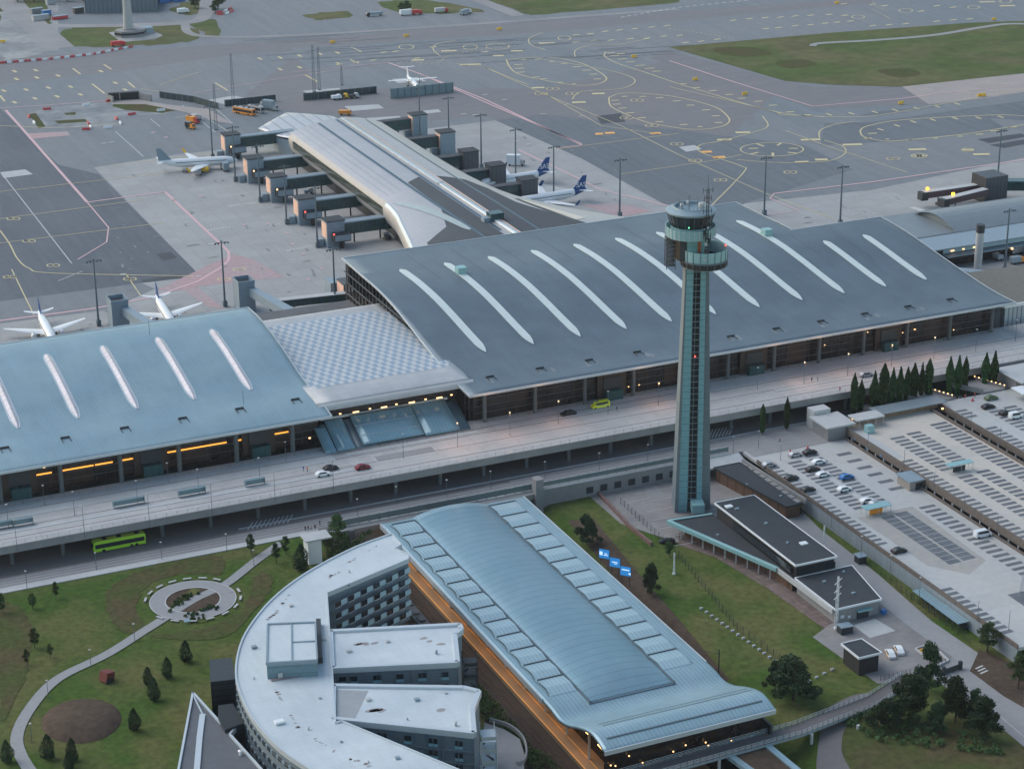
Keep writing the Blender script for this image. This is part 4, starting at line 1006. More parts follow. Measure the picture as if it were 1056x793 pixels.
glassfence('glass_fence', [(176,518.2),(236,518.2)], .02, 2.0, 'long glass fence between the lower road and the station roof')
glassfence('glass_fence', [(237.5,517.2),(300,517.2)], .8, 1.6, 'glass fence on top of the retaining wall left of the control tower')
Bw = thing('bridge_abutment', 'dark concrete opening where the railway passes under the lower road', 'underpass')
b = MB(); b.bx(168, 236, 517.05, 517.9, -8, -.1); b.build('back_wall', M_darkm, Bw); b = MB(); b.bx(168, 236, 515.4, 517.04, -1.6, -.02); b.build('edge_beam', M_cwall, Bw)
for x in (178.6, 172): b = MB(); b.bx(x-.7, x+.7, 514.6, 517, -8, -.1); b.build('pier', M_col, Bw)
# bus
def bus(loc, rz, label, mbody, mroof, L_=14.6, name='city_bus'):
    g = thing(name, label, 'bus', loc, rz); h = L_/2
    b = MB(); pr = [(-h,.35),(h-.25,.35),(h,1.2),(h-.15,2.9),(h-.5,3.25),(-h+.1,3.25),(-h,2.9)]
    b.loft([[(x, y, z) for x, z in pr] for y in (-1.25, 1.25)], closed=True, cap=True); b.build('body', mbody, g)
    for y in (-1.262, 1.262): b = MB(); b.bx(-h+.35, h-.5, y-.01, y+.01, 1.3, 2.55); b.build('side_window', M_win, g)
    b = MB(); b.cb((h-.06,0,2.0), (.1,2.2,1.5), ry=-.06); b.build('windscreen', M_win, g)
    b = MB(); b.bx(-h+.3, h-.7, -1.1, 1.1, 3.25, 3.38); ro_ = b.build('roof_panel', mroof, g)
    b = MB(); [b.bx(q, q+1.2, -.6, .6, 3.38, 3.55) for q in (-h+1.5, -.8, h-4)]; b.build('roof_vent', M_broof, ro_)
    for x in (-h+2.6, -h+4.0, h-2.8):
        for y in (-1.16, 1.16): b = MB(); b.rod((x,y-.16,.48),(x,y+.16,.48),.48,k=14); b.build('wheel', M_blk, g)
    return g
A = at(97.5,571.5); B_ = at(151,562.5)
bus(((A.x+B_.x)/2, A.y+1.4, .03), PI, 'lime green city bus on the lower road under the elevated road', M_lime, mat('yellow_green_roof', (.50,.62,.10), .5, n=(1,.1)))
# ------------------------------------------------------------------ railway station
def zS(x, y):
    z = sinterp([(370.6,5.3),(374,6.3),(378,6.6),(384,4.8),(390,2.2),(395,1.0),(400,1.5),(410,1.6),(515,1.6)], y)
    if 196 < x < 217.6 and y > 398:
        t = (x-196)/21.6; fade = min(1, (y-398)/9)
        z += (1.7*(max(0, math.sin(PI*t)))**.75)*fade+.1
    return z
S = thing('railway_station', 'long blue metal station roof with ribbed vault, running down from the lower road', 'railway station')
sr = drape('roof', [(186,371),(230,371),(230.3,512),(186.3,512)], zS, M_sroof, 0, (1.2, 1.5), S, thick=.7)
drape('vault', [(196,398.5),(217.6,398.5),(217.6,509.5),(196,509.5)], lambda x, y: zS(min(max(x,196.01),217.59), y), M_svault, .12, (1.2, 3), sr)
b = MB()
for x in (195.6, 218.0): b.bx(x-.2, x+.2, 398, 510, 1.65, 2.0)
for x0, x1, yy in ((195.3, 218.3, 398.0), (188.2, 228.2, 374.4)): b.bx(x0, x1, yy-.2, yy+.2, zS(190, yy)-.1, zS(190, yy)+.22)
b.build('gutter', M_pole, sr)
for k in range(13):
    for x0, x1, nm in ((188.6, 195.2, 'left'), (218.4, 226.2, 'right')):
        y0 = 404.6+8.1*k; y1 = y0+7.7; b = MB()
        rr = []
        for i in range(7):
            t = (0,.2,.42,.44,.6,.8,1)[i]; y = y0+(y1-y0)*t; z = 1.68+.55*(t/.42 if t < .42 else 1-(t-.42)/.9)
            rr.append([(x0, y, z-.2), (x0, y, z), (x1, y, z), (x1, y, z-.2)])
        b.loft(rr, cap=True); ro_ = b.build('roof_panel', M_spanel, sr)
        c = MB(); c.bx(x0-.05, x1+.05, y1+.02, y1+.30, 1.6, 2.12); c.build('panel_joint', mat('joint_grey', (.07,.095,.11), .6, n=None), ro_)
for x, s_ in ((187.9, 1), (226.6, -1)):
    b = MB()
    for k in range(13):
        y0 = 404.6+8.1*k
        pts = [Vector((x+s_*.7*math.sin(PI*i/6), y0+8.1*i/6)) for i in range(7)]
        strip_mesh(b, pts, .2, 1.68)
    b.build('scalloped_edge', M_pole, sr)
b = MB(); 
for y in (380.5, 382.5): strip_mesh(b, [(190, y), (229, y)], .5, 0, lambda x, y: zS(x, y)+.05)
b.build('snow_guard', mat('grey_seam', (.16,.24,.28), .5, n=(2,.3), stripe=(0,.8,.4,.5)), sr)
b = MB(); b.wall([(186,371),(230,371)], 4.4, 5.5, .3); b.wall([(186,512),(186,404)], .3, 1.75, .3); b.wall([(230,512),(230,404)], .3, 1.75, .3); b.build('fascia', M_rim, sr)
for i in range(12):
    y = 376+12*i
    for x in (190.5, 208, 226): b = MB(); b.rod((x,y,-8),(x,y,.9),.35,.3,10); b.build('column', M_pale, S, smooth=True)
b = MB(); b.bx(187.6, 193, 350, 514, -8, -6.9); b.bx(201, 214, 350, 514, -8, -6.9); b.bx(223, 229, 350, 514, -8, -6.9); b.build('platform', M_plat, S)
b = MB(); b.bx(187.6, 187.9, 350, 514, -6.89, -6.85); b.bx(190.2,190.45,350,514,-6.89,-6.85); b.build('platform_edge_line', M_ora, S)
b = MB(); b.bx(193.1, 200, 371, 514, -7.9, -1.2) if 0 else b.bx(199.5, 222, 376, 512, -2.2, -1.9); b.build('mezzanine', M_darkm, S)
b = MB(); b.bx(188, 229, 375, 375.4, -3, 5.2); b.build('concourse_dark_fill', M_gls, S)  # dark wall added to fill the shade below the roof front
b = MB(); b.bx(229.3, 229.9, 372, 512, -8, .9); b.build('east_wall', M_darkm, S)
b = MB()
for k in range(11): b.bx(190.6, 191.0, 377+12*k, 384+12*k, -1.0, -.8)
b.build('platform_lamp', M_warm, S)
for k in range(10):
    li = bpy.data.lights.new('platform_light', 'POINT'); li.energy = 190; li.color = (1,.48,.16); li.shadow_soft_size = .5
    lo = bpy.data.objects.new('platform_light', li); COL.objects.link(lo); lo.parent = S; lo.location = (189.6, 376+14*k, -1.6)
rr = random.Random(9)
b = MB()
for k in range(9): b.cb((rr.uniform(189,224), 374.4, rr.uniform(-2.5,1.0)), (.28,.2,.25))
b.build('concourse_lamp', M_warm, S)
# tracks
drape('railway_bed', [(176,300),(187.5,300),(187.5,515),(176,515)], -8.0, M_ballast, .03, None, kind='structure')
drape('railway_bed', [(193.1,300),(230,300),(230,515),(193.1,515)], -8.0, M_ballast, .03, None, kind='structure')
drape('slope_scrub', [(160,300),(168.2,300),(168.2,505),(166,505),(160,420)], hz, M_rough, .02, (4,8), kind='structure')
for i, x in enumerate((179, 184.5, 195.8, 199, 216.5, 220.5)):
    b = MB(); b.bx(x-.78, x-.70, 300, 516, -7.85, -7.7); b.bx(x+.70, x+.78, 300, 516, -7.85, -7.7)
    g = thing('railway_track', 'pair of rails in the sunken railway, %s from the left' % ['first','second','third','fourth','fifth','sixth'][i], 'railway track', group='railway tracks')
    b.build('rail', mat('rail_steel', (.12,.085,.07), .5, .5, n=(2,.2)), g)
    b = MB(); [b.bx(x-1.3, x+1.3, 300+1.2*k, 300.3+1.2*k, -7.95, -7.84) for k in range(180)]; b.build('sleeper', mat('sleeper', (.045,.038,.034), .9, n=(2,.2)), g)
for i, y in enumerate((362, 402, 442, 482)):
    g = thing('catenary_mast', 'thin railway catenary mast beside the outer track, %s from the bottom of the photo' % ['first','second','third','fourth'][i], 'catenary mast', group='catenary masts')
    b = MB(); b.rod((176.8,y,-8),(176.8,y,0),.2,.15,6); b.build('mast', M_darkm, g); b = MB(); b.rod((176.8,y,-1.5),(182,y,-1.1),.07); b.rod((176.8,y,-.3),(180,y,-1.1),.05); b.build('bracket', M_darkm, g)
g = thing('catenary_mast', 'dark railway mast at the lower right corner of the station roof', 'catenary mast', group='catenary masts')
p = at(731, 700, -3); b = MB(); b.rod((233.2,p.y,-6),(233.2,p.y,4.5),.2,.15,6); b.build('mast', M_darkm, g)
b = MB(); b.rod((233.2,p.y,3.4),(229,p.y+3,3.8),.07); b.build('bracket', M_darkm, g)
# train standing at the platform
g = thing('train', 'dark train carriages standing beside the hotel wings', 'train')
for k, y in enumerate((432, 452.5, 473)):
    b = MB(); b.bx(177.5, 180.5, y, y+19.8, -7.4, -4.1); cr = b.build('carriage', mat('train_grey', (.05,.055,.06), .4, .3, n=(1,.2)), g)
    for q in (177.48, 180.52): c = MB(); c.bx(q-.02, q+.02, y+1, y+18.8, -5.9, -5.1); c.build('window', M_win, cr)
    c = MB(); [c.bx(178.2,179.8,y+2+i*4.3,y+4.6+i*4.3,-4.1,-3.8) for i in range(4)]; c.build('roof_unit', M_jdark, cr)
    for q in (y+2.5, y+17): c = MB(); c.bx(177.9,180.1,q-1.2,q+1.2,-7.84,-7.38); c.build('bogie', M_blk, cr)

# footbridge
FB = thing('footbridge', 'long railed footbridge crossing the railway in front of the station roof', 'footbridge')
def fbz(x): return interp([(150,-.9),(232,-1.3),(262,-3.8),(275,-4.4)], x)
FP = [(150,367.6),(186,368.6),(236,371.2),(262,378.5),(276,385)]
b = MB(); 
for (a, c) in zip(FP, FP[1:]):
    z0, z1 = fbz(a[0]), fbz(c[0]); n = 4.6
    b.loft([[(p[0], p[1]-2.2, z-.5), (p[0], p[1]-2.2, z), (p[0], p[1]+2.2, z), (p[0], p[1]+2.2, z-.5)] for p, z in ((a, z0), (c, z1))], closed=True, cap=True)
b.build('deck', M_roadd, FB)
for sg in (-1, 1):
    b = MB(); pb = MB()
    for (a, c) in zip(FP, FP[1:]):
        for h in (.45, .8, 1.2): b.rod((a[0], a[1]+sg*2.2, fbz(a[0])+h), (c[0], c[1]+sg*2.2, fbz(c[0])+h), .045, k=5)
        L_ = Vector((c[0]-a[0], c[1]-a[1])).length; n = int(L_/1.7)
        for i in range(n):
            t = i/n; x = a[0]+(c[0]-a[0])*t; y = a[1]+(c[1]-a[1])*t+sg*2.2; pb.bx(x-.06,x+.06,y-.06,y+.06,fbz(x)-.35,fbz(x)+1.25)
    b.build('handrail', M_rim, FB); pb.build('railing', M_pole, FB)
    c_ = MB(); c_.loft([[(p[0], p[1]+sg*2.24, fbz(p[0])-.55), (p[0], p[1]+sg*2.24, fbz(p[0])+.12)] for p in FP]); c_.build('edge_beam', M_jbox, FB)
for x, zb in ((196,-8),(214,-8),(239,-7.6),(252,-4.5)):
    y = interp(FP, x) if 0 else 367.5+(x-186)*.03
    for dx in ((0,) if x > 230 else (-.0,)): b = MB(); b.rod((x, y+.3, zb), (x, y+.3, fbz(x)-.4), .4, .4, 10); b.build('column', M_pale, FB, smooth=True)
ar = MB(); p0, p1 = at(889,702,-4.4), at(876,708,-4.2)
# framed roof beyond the footbridge
g = thing('platform_canopy', 'blue framed flat canopy with brown planted top below the footbridge', 'canopy')
q = ats([(742,771),(780,759),(830,800),(800,812)], -2)
b = MB(); 
for a, c in zip(q, q[1:]+q[:1]): b.wall([a, c], -2.8, -1.8, 1.6)
b.build('frame', M_sroof, g); b = MB(); b.prism(q, -3.2, -2.2); b.build('planted_top', M_soil, g)
b = MB(); [b.rod((x_[0], x_[1], -8), (x_[0], x_[1], -2.9), .3) for x_ in q]; b.build('leg', M_pale, g)
# billboards
for i, (px, py, l) in enumerate([(623,580,'leftmost blue lit billboard with a face on it beside the station roof'),(634,589,'middle blue lit billboard beside the station roof'),(645,598,'rightmost and lowest blue lit billboard beside the station roof')]):
    p = at(px, py+6, -4.5); g = thing('billboard', l, 'billboard', (p.x, p.y, -4.5), R(-48), 'blue lit billboards')
    for q in (-1.1, 1.1): b = MB(); b.rod((q,.15,0),(q,.15,3.2),.09); b.build('post', M_darkm, g)
    b = MB(); b.cb((0,.08,4.4),(3.1,.22,2.8)); b.build('frame', M_darkm, g)
    b = MB(); b.cb((0,-.06,4.4),(2.95,.06,2.65)); sc_ = b.build('screen', mat('blue_screen', (.02,.15,.35), .3, n=(.5,.4), obj=True, emit=((.03,.22,.58),.42)), g)
    b = MB(); ms = mat('white_screen_mark', (.6,.7,.8), .4, n=None, emit=((.6,.8,1),.45))
    if i == 0: b.cb((-.9,-.11,4.5),(.9,.03,1.1)); b.cb((.5,-.11,4.1),(1.2,.03,.25)); b.cb((.5,-.11,4.6),(.8,.03,.2))
    elif i == 1: b.cb((0,-.11,4.5),(1.6,.03,.3)); b.cb((.2,-.11,4.0),(.9,.03,.15))
    else: b.cb((0,-.11,4.8),(2.2,.03,.3)); b.cb((1.2,-.11,3.8),(.6,.03,.5))
    b.build('screen_mark', ms, sc_)

# ------------------------------------------------------------------ control tower
CT = thing('control_tower', 'tall slim concrete control tower with pale teal glass strips and round dark glazed cab', 'control tower', (275.6, 495.2, -4.5))
CT.rotation_euler = (0, 0, R(-20))
M_conct = mat('tower_concrete', (.135,.168,.185), .7, n=(.5,.12), obj=True, stripe=(2,3.6,.10,.3))
def taper(x0, x1, X0, X1, y0, y1, Y0, Y1, z0, z1):
    m = MB(); m.add([(x0,y0,z0),(x1,y0,z0),(x1,y1,z0),(x0,y1,z0),(X0,Y0,z1),(X1,Y0,z1),(X1,Y1,z1),(X0,Y1,z1)], [(0,3,2,1),(4,5,6,7),(0,1,5,4),(1,2,6,5),(2,3,7,6),(3,0,4,7)]); return m
HS = 80
taper(-4.1,3.2,-3.7,3.4, -.2,5.5,.2,5, 0,HS).build('core_wall', M_conct, CT)
taper(-5.1,-4.1,-4.1,-3.65, -1.8,5,-.9,5, 0,HS-7).build('side_fin', M_conct, CT)
taper(2.8,5.5,3.0,4.2, -.5,4,-.5,5, 0,HS-7).build('side_fin', M_conct, CT)
for a, c_, A_, C_ in ((-4.05,-1.5,-3.6,-1.3),(1.3,2.8,1.15,2.95)):
    g_ = taper(a,c_,A_,C_, -1.5,-.3,-1.1,0, 0,HS-2).build('glass_strip', mat('tower_teal_glass', (.18,.35,.385), .25, n=(1,.1), obj=True, stripe=(2,1.95,.14,.45)), CT)
taper(-1.45,1.25,-1.45,1.25, -.6,-.25,-.2,0, 3,HS-7).build('ladder_recess', M_blk, CT)
b = MB()
for k in range(40):
    z = 4+1.8*k; yk = -1.2+.4*z/HS; b.bx(-1.3,1.15,yk-.12,yk+.12,z,z+.18)
for x in (-1.35,-.35,1.15): b.rod((x,-1.3,3),(x,-.85,HS-7),.09,k=5)
b.build('stair_frame', mat('ladder_steel', (.16,.22,.25), .5, .3, n=None), CT)
b = MB(); b.cb((1.2,-3.6,2.7),(3.6,4.4,2.6)); b.build('entrance_link', M_cyan2, CT)
ZB = 4.5  # local z = world z + 4.5
C0 = (0.2, 2.6, 0)
b = MB(); b.lathe([(5.9,73.5+ZB-2),(5.9,79.2+ZB-.5)], C0, 8); b.build('upper_core', M_darkm, CT)
for a0, a1, m_, nm in ((-1.9,-1.3,M_cyan,'glass_panel'),(-1.05,-.35,M_cyan,'glass_panel'),(-1.3,-1.05,mat('orange_interior_panel', (.30,.10,.045), .4, n=(2,.3), obj=True),'orange_interior_panel')):  # centre panel is added; its colour stands in for the orange interior
    r_ = [[(C0[0]+6.1*math.cos(t), C0[1]+6.1*math.sin(t), z) for t in [a0+(a1-a0)*i/5 for i in range(6)]] for z in (75.5, 83)]
    b = MB(); b.loft(r_); b.build(nm, m_, CT)
b = MB()
for k in range(7):
    z = 74.5+1.3*k; b.cb((-6.9,1.6,z),(3.2,5,.16))
for sx in (-8.4,-5.4):
    for sy in (-.9,4.1): b.rod((sx,sy,73.5),(sx,sy,83.5),.13,k=5)
b.build('stair_cage', M_darkm, CT)
def ring(r0, r1, z0, z1, c, m, name, parent=CT, k=36, a0=0, a1=2*PI, th=.25):
    rings = []
    for i in range(k+1):
        t = a0+(a1-a0)*i/k; ct, st = math.cos(t), math.sin(t)
        rings.append([(c[0]+r0*ct, c[1]+r0*st, z0), (c[0]+r1*ct, c[1]+r1*st, z1), (c[0]+(r1-th)*ct, c[1]+(r1-th)*st, z1), (c[0]+(r0-th)*ct, c[1]+(r0-th)*st, z0)])
    b = MB(); b.loft(rings, closed=True); return b.build(name, m, parent, smooth=True)
C1 = C0
b = MB(); b.lathe([(6,82.6),(8.5,83.2),(8.5,83.6),(0.1,83.6)], C1, 36); b.build('balcony_floor', M_darkm, CT)
rg1 = ring(8.55, 8.75, 82.9, 86.0, C1, mat('balcony_teal_glass', (.28,.46,.48), .25, n=(1,.1), obj=True), 'balcony_glass')
b = MB(); [b.cb((C1[0]+8.85*math.cos(t), C1[1]+8.85*math.sin(t), 84.6),(.16,.16,3.4),rz=t) for t in [2*PI*i/32 for i in range(32)]]; b.build('balcony_post', M_rim, rg1)
ring(7.0, 8.3, 86.2, 90.2, C1, M_win, 'cab_glass')
b = MB(); b.lathe([(6.9,83.6),(6.95,86.2)], C1, 36); b.build('cab_base', M_cyan2, CT)
b = MB(); [b.rod((C1[0]+7.02*math.cos(t), C1[1]+7.02*math.sin(t), 86.2),(C1[0]+8.35*math.cos(t), C1[1]+8.35*math.sin(t), 90.2),.09,k=5) for t in [2*PI*i/16 for i in range(16)]]; b.build('cab_mullion', M_pole, CT)
b = MB(); b.lathe([(8.1,90.1),(8.7,90.4),(8.75,90.9),(7.2,91.6),(6.3,91.8),(6.2,92.1),(5.6,92.1),(5.5,91.2),(.1,91.1)], C1, 40); rf = b.build('cab_roof', mat('cab_roof_metal', (.22,.30,.34), .5, .2, n=(1,.08), obj=True), CT, smooth=True)
b = MB(); [b.rod((C1[0]+5.9*math.cos(t), C1[1]+5.9*math.sin(t), 92.1),(C1[0]+5.9*math.cos(t), C1[1]+5.9*math.sin(t), 93.1),.05,k=4) for t in [2*PI*i/20 for i in range(20)]]; b.build('roof_railing', M_pole, rf)
for x, y, r_, h in ((-3.2,0,.7,1.6),(3.1,-1.6,.9,2.0),(4.2,1.0,.7,1.4),(-.5,4,.6,1.2)):
    b = MB(); b.lathe([(r_*.5,0),(r_*.5,h*.5),(r_,h*.6),(r_*.9,h),(.05,h+.3)], (C1[0]+x, C1[1]+y, 91.2), 12); b.build('radome', M_pale, rf, smooth=True)
b = MB(); b.rod((-.8,0,91.5),(-.8,0,96.5),.12,.06); b.rod((1.9,-.5,91.5),(1.9,-.5,96),.1,.05); b.cb((-.8,0,95.4),(1.4,.08,.08)); b.cb((-3.6,-1,94.3),(2.6,.1,.1)); b.rod((-3.6,-1,91.5),(-3.6,-1,94.6),.08); b.build('antenna', M_pole, rf)
C2 = (2.6, 1.6, 0)
b = MB(); b.lathe([(4.5,73.4),(7.9,74.0),(7.9,74.5),(.1,74.5)], C2, 36); b.build('gallery_floor', M_rim, CT)
rg = ring(8.0, 8.0, 74.1, 75.9, C2, M_blk, 'gallery_window_band')
rg = ring(8.1, 8.25, 75.9, 79.2, C2, MATS['balcony_teal_glass'], 'gallery_glass')
b = MB(); [b.cb((C2[0]+8.25*math.cos(t), C2[1]+8.25*math.sin(t), 76.7),(.16,.16,5.2),rz=t) for t in [2*PI*i/20 for i in range(20)]]; b.build('gallery_post', M_pole, rg)
ring(8.3, 8.3, 75.7, 76.2, C2, M_pole, 'gallery_rail')
for (x, y, z) in ((C2[0]+8.0*math.cos(-.1), C2[1]+8*math.sin(-.1), 80), (C2[0]+8*math.cos(-2.9), C2[1]+8*math.sin(-2.9), 79.8)):
    b = MB(); b.lathe([(.25,0),(.28,.3),(.05,.5)], (x,y,z-.6), 8); b.build('obstacle_lamp', M_redl, CT)
b = MB(); b.cb((-.2,-1.6,48),(.4,.3,.4)); b.build('obstacle_lamp', M_redl, CT)
b = MB(); b.cb((-1.5,-4.6,87),(.4,.3,.4)); b.build('green_lamp', M_grnl, CT)
# antenna mast in front of the cab
b = MB(); mx, my = 2.2, -5.9
for sx in (-.5,.5):
    for sy in (-.5,.5): b.rod((mx+sx,my+sy,74.5),(mx+sx*.7,my+sy*.7,99.5),.09,.06,5)
for k in range(17):
    z = 75+1.45*k; b.rod((mx-.5,my-.5,z),(mx+.5,my-.5,z+1.4),.05,k=4); b.rod((mx+.5,my-.5,z),(mx-.5,my-.5,z+1.4),.05,k=4); b.cb((mx,my,z),(1.1,1.1,.08))
b.rod((mx,my,99),(mx,my,104),.08,.04,5)
for z, l in ((81,3.2),(84.5,2.6),(88,3.4),(92.5,3.0),(96.5,2.6),(99,3.6)): b.cb((mx,my,z),(l,.12,.12),rz=.3); b.rod((mx+l*.48,my+.4,z-.8),(mx+l*.48,my+.4,z+.9),.1); b.rod((mx-l*.48,my-.4,z-.8),(mx-l*.48,my-.4,z+.9),.1)
b.cb((mx,my-.2,79.5),(1.8,.8,1.6)); b.cb((mx-.8,my,85.6),(.9,.5,1.4)); b.cb((mx+.9,my,83),(.8,.6,1.8)); b.build('antenna_mast', M_darkm, CT)
b = MB(); b.cb((mx-.4,my-.7,82.2),(.9,.3,.9)); b.cb((mx+.2,my-.7,87.4),(.5,.3,.8)); b.cb((mx-.5,my-.7,77.4),(.6,.3,.6)); b.build('dish', M_pale, CT)

for o_ in [q for q in bpy.data.objects if q.type == 'MESH' and (q.parent == CT or (q.parent and q.parent.parent == CT))]:
    nm_ = o_.name.split('.')[0]; low_ = nm_.startswith('gallery')
    for v in o_.data.vertices:
        if v.co.z > 72.5:
            if nm_ in ('obstacle_lamp','green_lamp') and v.co.z < 82: v.co.x = 1.6+(v.co.x-2.6)*.8; v.co.y = 1.5+(v.co.y-1.6)*.8; continue
            v.co.x = .2+(v.co.x-.2)*.8; v.co.y = 2.2+(v.co.y-2.6)*.8
            if not low_ and nm_ not in ('antenna_mast','dish','stair_frame','ladder_recess','glass_strip','side_fin','core_wall'):
                v.co.x -= 1.9
            if v.co.z > 80: v.co.z = 80+(v.co.z-80)*.9
# ------------------------------------------------------------------ buildings at the tower's foot
drape('old_yard', ats([(600,505),(640,497),(716,482),(745,478),(790,500),(850,560),(700,560),(640,540)], -4.5), -4.5, M_plaza, .02, None, kind='structure')
b = MB()
for k in range(7):
    a = at(655+6*k, 510+9*k, -4.47); c_ = at(720+6*k, 498+9*k, -4.47); strip_mesh(b, [a, c_], .18, -4.33)
b.build('yard_lines', M_wht, kind='structure')
shp = smooth_pts(ats([(665,500),(680,503),(684,512),(678,514),(668,508)], -4.5), 4, True); drape('pale_stain', shp, -4.5, M_road, .03, None, kind='structure')
def flatbld(name, poly, z0, z1, label, mw, mroof=None, rim=M_pale, ovh=.5, cat='building'):
    g = thing(name, label, cat); mroof = mroof or M_broof
    ar = sum(poly[i][0]*poly[(i+1) % len(poly)][1]-poly[(i+1) % len(poly)][0]*poly[i][1] for i in range(len(poly)))
    if ar < 0: poly = poly[::-1]
    n = len(poly); off = []
    for i in range(n):
        p = Vector(poly[i]); a = Vector(poly[i-1]); c = Vector(poly[(i+1) % n]); d1 = (p-a).normalized(); d2 = (c-p).normalized()
        n1 = Vector((-d1.y, d1.x)); n2 = Vector((-d2.y, d2.x)); k = (n1+n2); k = k/max(.35, k.length_squared/2)/1
        off.append(tuple(p+k*ovh))
    b = MB(); b.prism(off, z0, z1-.35); b.build('wall', mw, g)
    b = MB(); b.prism(poly, z1-.35, z1); ro = b.build('roof', mroof, g)
    b = MB()
    for a, c in zip(poly, poly[1:]+poly[:1]): b.wall([a, c], z1-.42, z1+.14, .24)
    b.build('roof_edge', rim, ro)
    return g
def rect(x0, x1, y0, y1): return [(x0,y0),(x1,y0),(x1,y1),(x0,y1)]
gB = flatbld('office_building', rect(275.2,288,437,481), -4.5, 3.6, 'black flat roofed two-storey block with thin white edge right of the control tower foot', M_bwall, rim=M_white)
for x, y in ((277.5, 477), (284, 447.5)): b = MB(); b.bx(x-1, x+1, y-.8, y+.8, 3.6, 3.95); b.build('roof_hatch', M_white, gB)
b = MB(); b.bx(274.9,275.05,439,470,.5,2.4); b.bx(276,287.5,436.85,437,.6,2.2); b.build('window_band', M_win, gB)
gC = flatbld('annex_building', [(275,416.8),(289,416.8),(292.8,436.9),(289,436.9),(275,436.9)], -4.5, 0, 'pale rendered single-storey annex with dark flat roof and lattice mast', M_ubrick, rim=M_white)
b = MB(); b.bx(281.5,286,415.9,417.2,-2.0,-1.7); b.build('door_canopy', M_cyan2, gC); b = MB(); b.bx(282,285.4,417.0,417.28,-4.5,-2.1); b.build('door', M_darkm, gC)
b = MB(); b.bx(277,278,417.1,417.28,-3.2,-2.4); b.bx(279.2,280,417.1,417.28,-3.6,-2.9); b.build('wall_box', M_white, gC)
gA = flatbld('pointed_wing', [(262.2,482.6),(275,481.4),(275,437),(273.9,444.5)], -4.5, -.3, 'wedge-shaped low wing with dark roof and broad pale blue edge at the tower foot', M_brown, rim=M_broof, ovh=2.2)
b = MB(); b.wall([(261.6,483.2),(273.9,444.0)], -1.0, .05, 1.2); b.wall([(261.6,483.2),(275,481.9)], -1.0, .02, .8); b.build('pale_fascia', M_cyan2, gA)
b = MB()
for k in range(9): t = (k+.5)/9; b.rod((263+11.2*t, 481-36*t, -4.5), (263+11.2*t, 481-36*t, -1.0), .2)
b.build('veranda_post', M_pale, gA)
b = MB(); b.wall([(274.0,444.0),(274.6,417.4)], -1.4, -.05, .5); b.build('side_fascia', M_pale, gC)
gD = flatbld('sunken_building', [(291.4,510.5),(300.3,510.5),(302,477.4),(296.6,477.4)], -4.5, -.15, 'low sunken building with dark roof and timber side behind the control tower', M_brown, rim=M_darkm)
b = MB(); b.wall([(301.2,510.5),(303.2,477.4)], -.5, .9, .5); b.build('east_parapet', M_cwall, gD)
b = MB(); b.loft([[(287.5,511,-1.2),(287.5,516,-.3),(303,516,-.3),(303,511,-1.2)],[(287.5,511,-.6),(287.5,516,.5),(303,516,.5),(303,511,-.6)]], closed=True, cap=True); b.build('pale_end_roof', M_pale, gD)
b = MB(); [b.bx(300.5,302.0,478+3.2*k,480.6+3.2*k,-.1,.15) for k in range(10)]; b.build('skylight_row', M_cwall, gD)
gH = flatbld('substation_hut', [(265.6,391),(272.2,391),(271.6,399.2),(265.6,399.2)], -4.5, .8, 'black cube-like hut with white roof edge beside two patrol cars', M_bwall, rim=M_white)
p = at(904,628,-4.5) if 0 else None
lattice(862,648,15,'white lattice mast with antenna arms at the corner of the annex',.7,-4.5,M_white,arms=True,rad=.06); lattice(849,567,7.5,'small white lattice mast behind the black roofed block',.5,-4.5,M_white,rad=.06)
lattice(695,592,6.5,'small white lattice mast on the lawn beside the fence',.4,-4.5,M_white,rad=.06)
drape('service_yard', ats([(838,657),(861,640),(912,618),(940,640),(990,668),(1000,676),(960,698),(905,705)], -4.5), -4.5, M_plaza, .02, None, kind='structure')
drape('yard_slab', ats([(880,645),(905,637),(925,650),(897,658)], -4.5), -4.5, M_light, .03, None, kind='structure')
drape('brick_terrace', ats([(700,548),(742,560),(796,592),(862,640),(850,648),(790,606),(738,575),(700,562)], -4.5), -4.5, mat('brick_terrace', (.16,.12,.11), .9, n=(.6,.25), grid=(2,2,.2,.3,.15)), .03, None, kind='structure')
# ------------------------------------------------------------------ hotel
HO = thing('hotel', 'curved pale roofed hotel with three wings in the foreground', 'hotel')
ZH_ = 17.0
outer = [(404,551),(368,564),(330,583),(303,600),(280,619),(262,640),(250,660),(244,682),(244,702),(252,725),(266,748),(290,773),(322,795),(380,830),(460,870)]
inner = [(560,835),(475,795),(410,768),(357,746),(352,744),(346,746),(343,700),(337,612),(421,577),(421,572),(407,566),(414,562)]
po = smooth_pts(ats(outer, ZH_), 3)
pi_ = ats(inner, ZH_)
body = po+pi_
b = MB(); b.prism(body, 0.0, ZH_-.5); b.build('wall', M_hface, HO)
hr = MB(); hr.prism(body, ZH_-.5, ZH_); hr = hr.build('roof', M_hroof, HO)
b = MB()
for a, c in zip(body, body[1:]+body[:1]): b.wall([a, c], ZH_-.9, ZH_+.35, .4)
b.build('roof_edge', M_rim, hr)
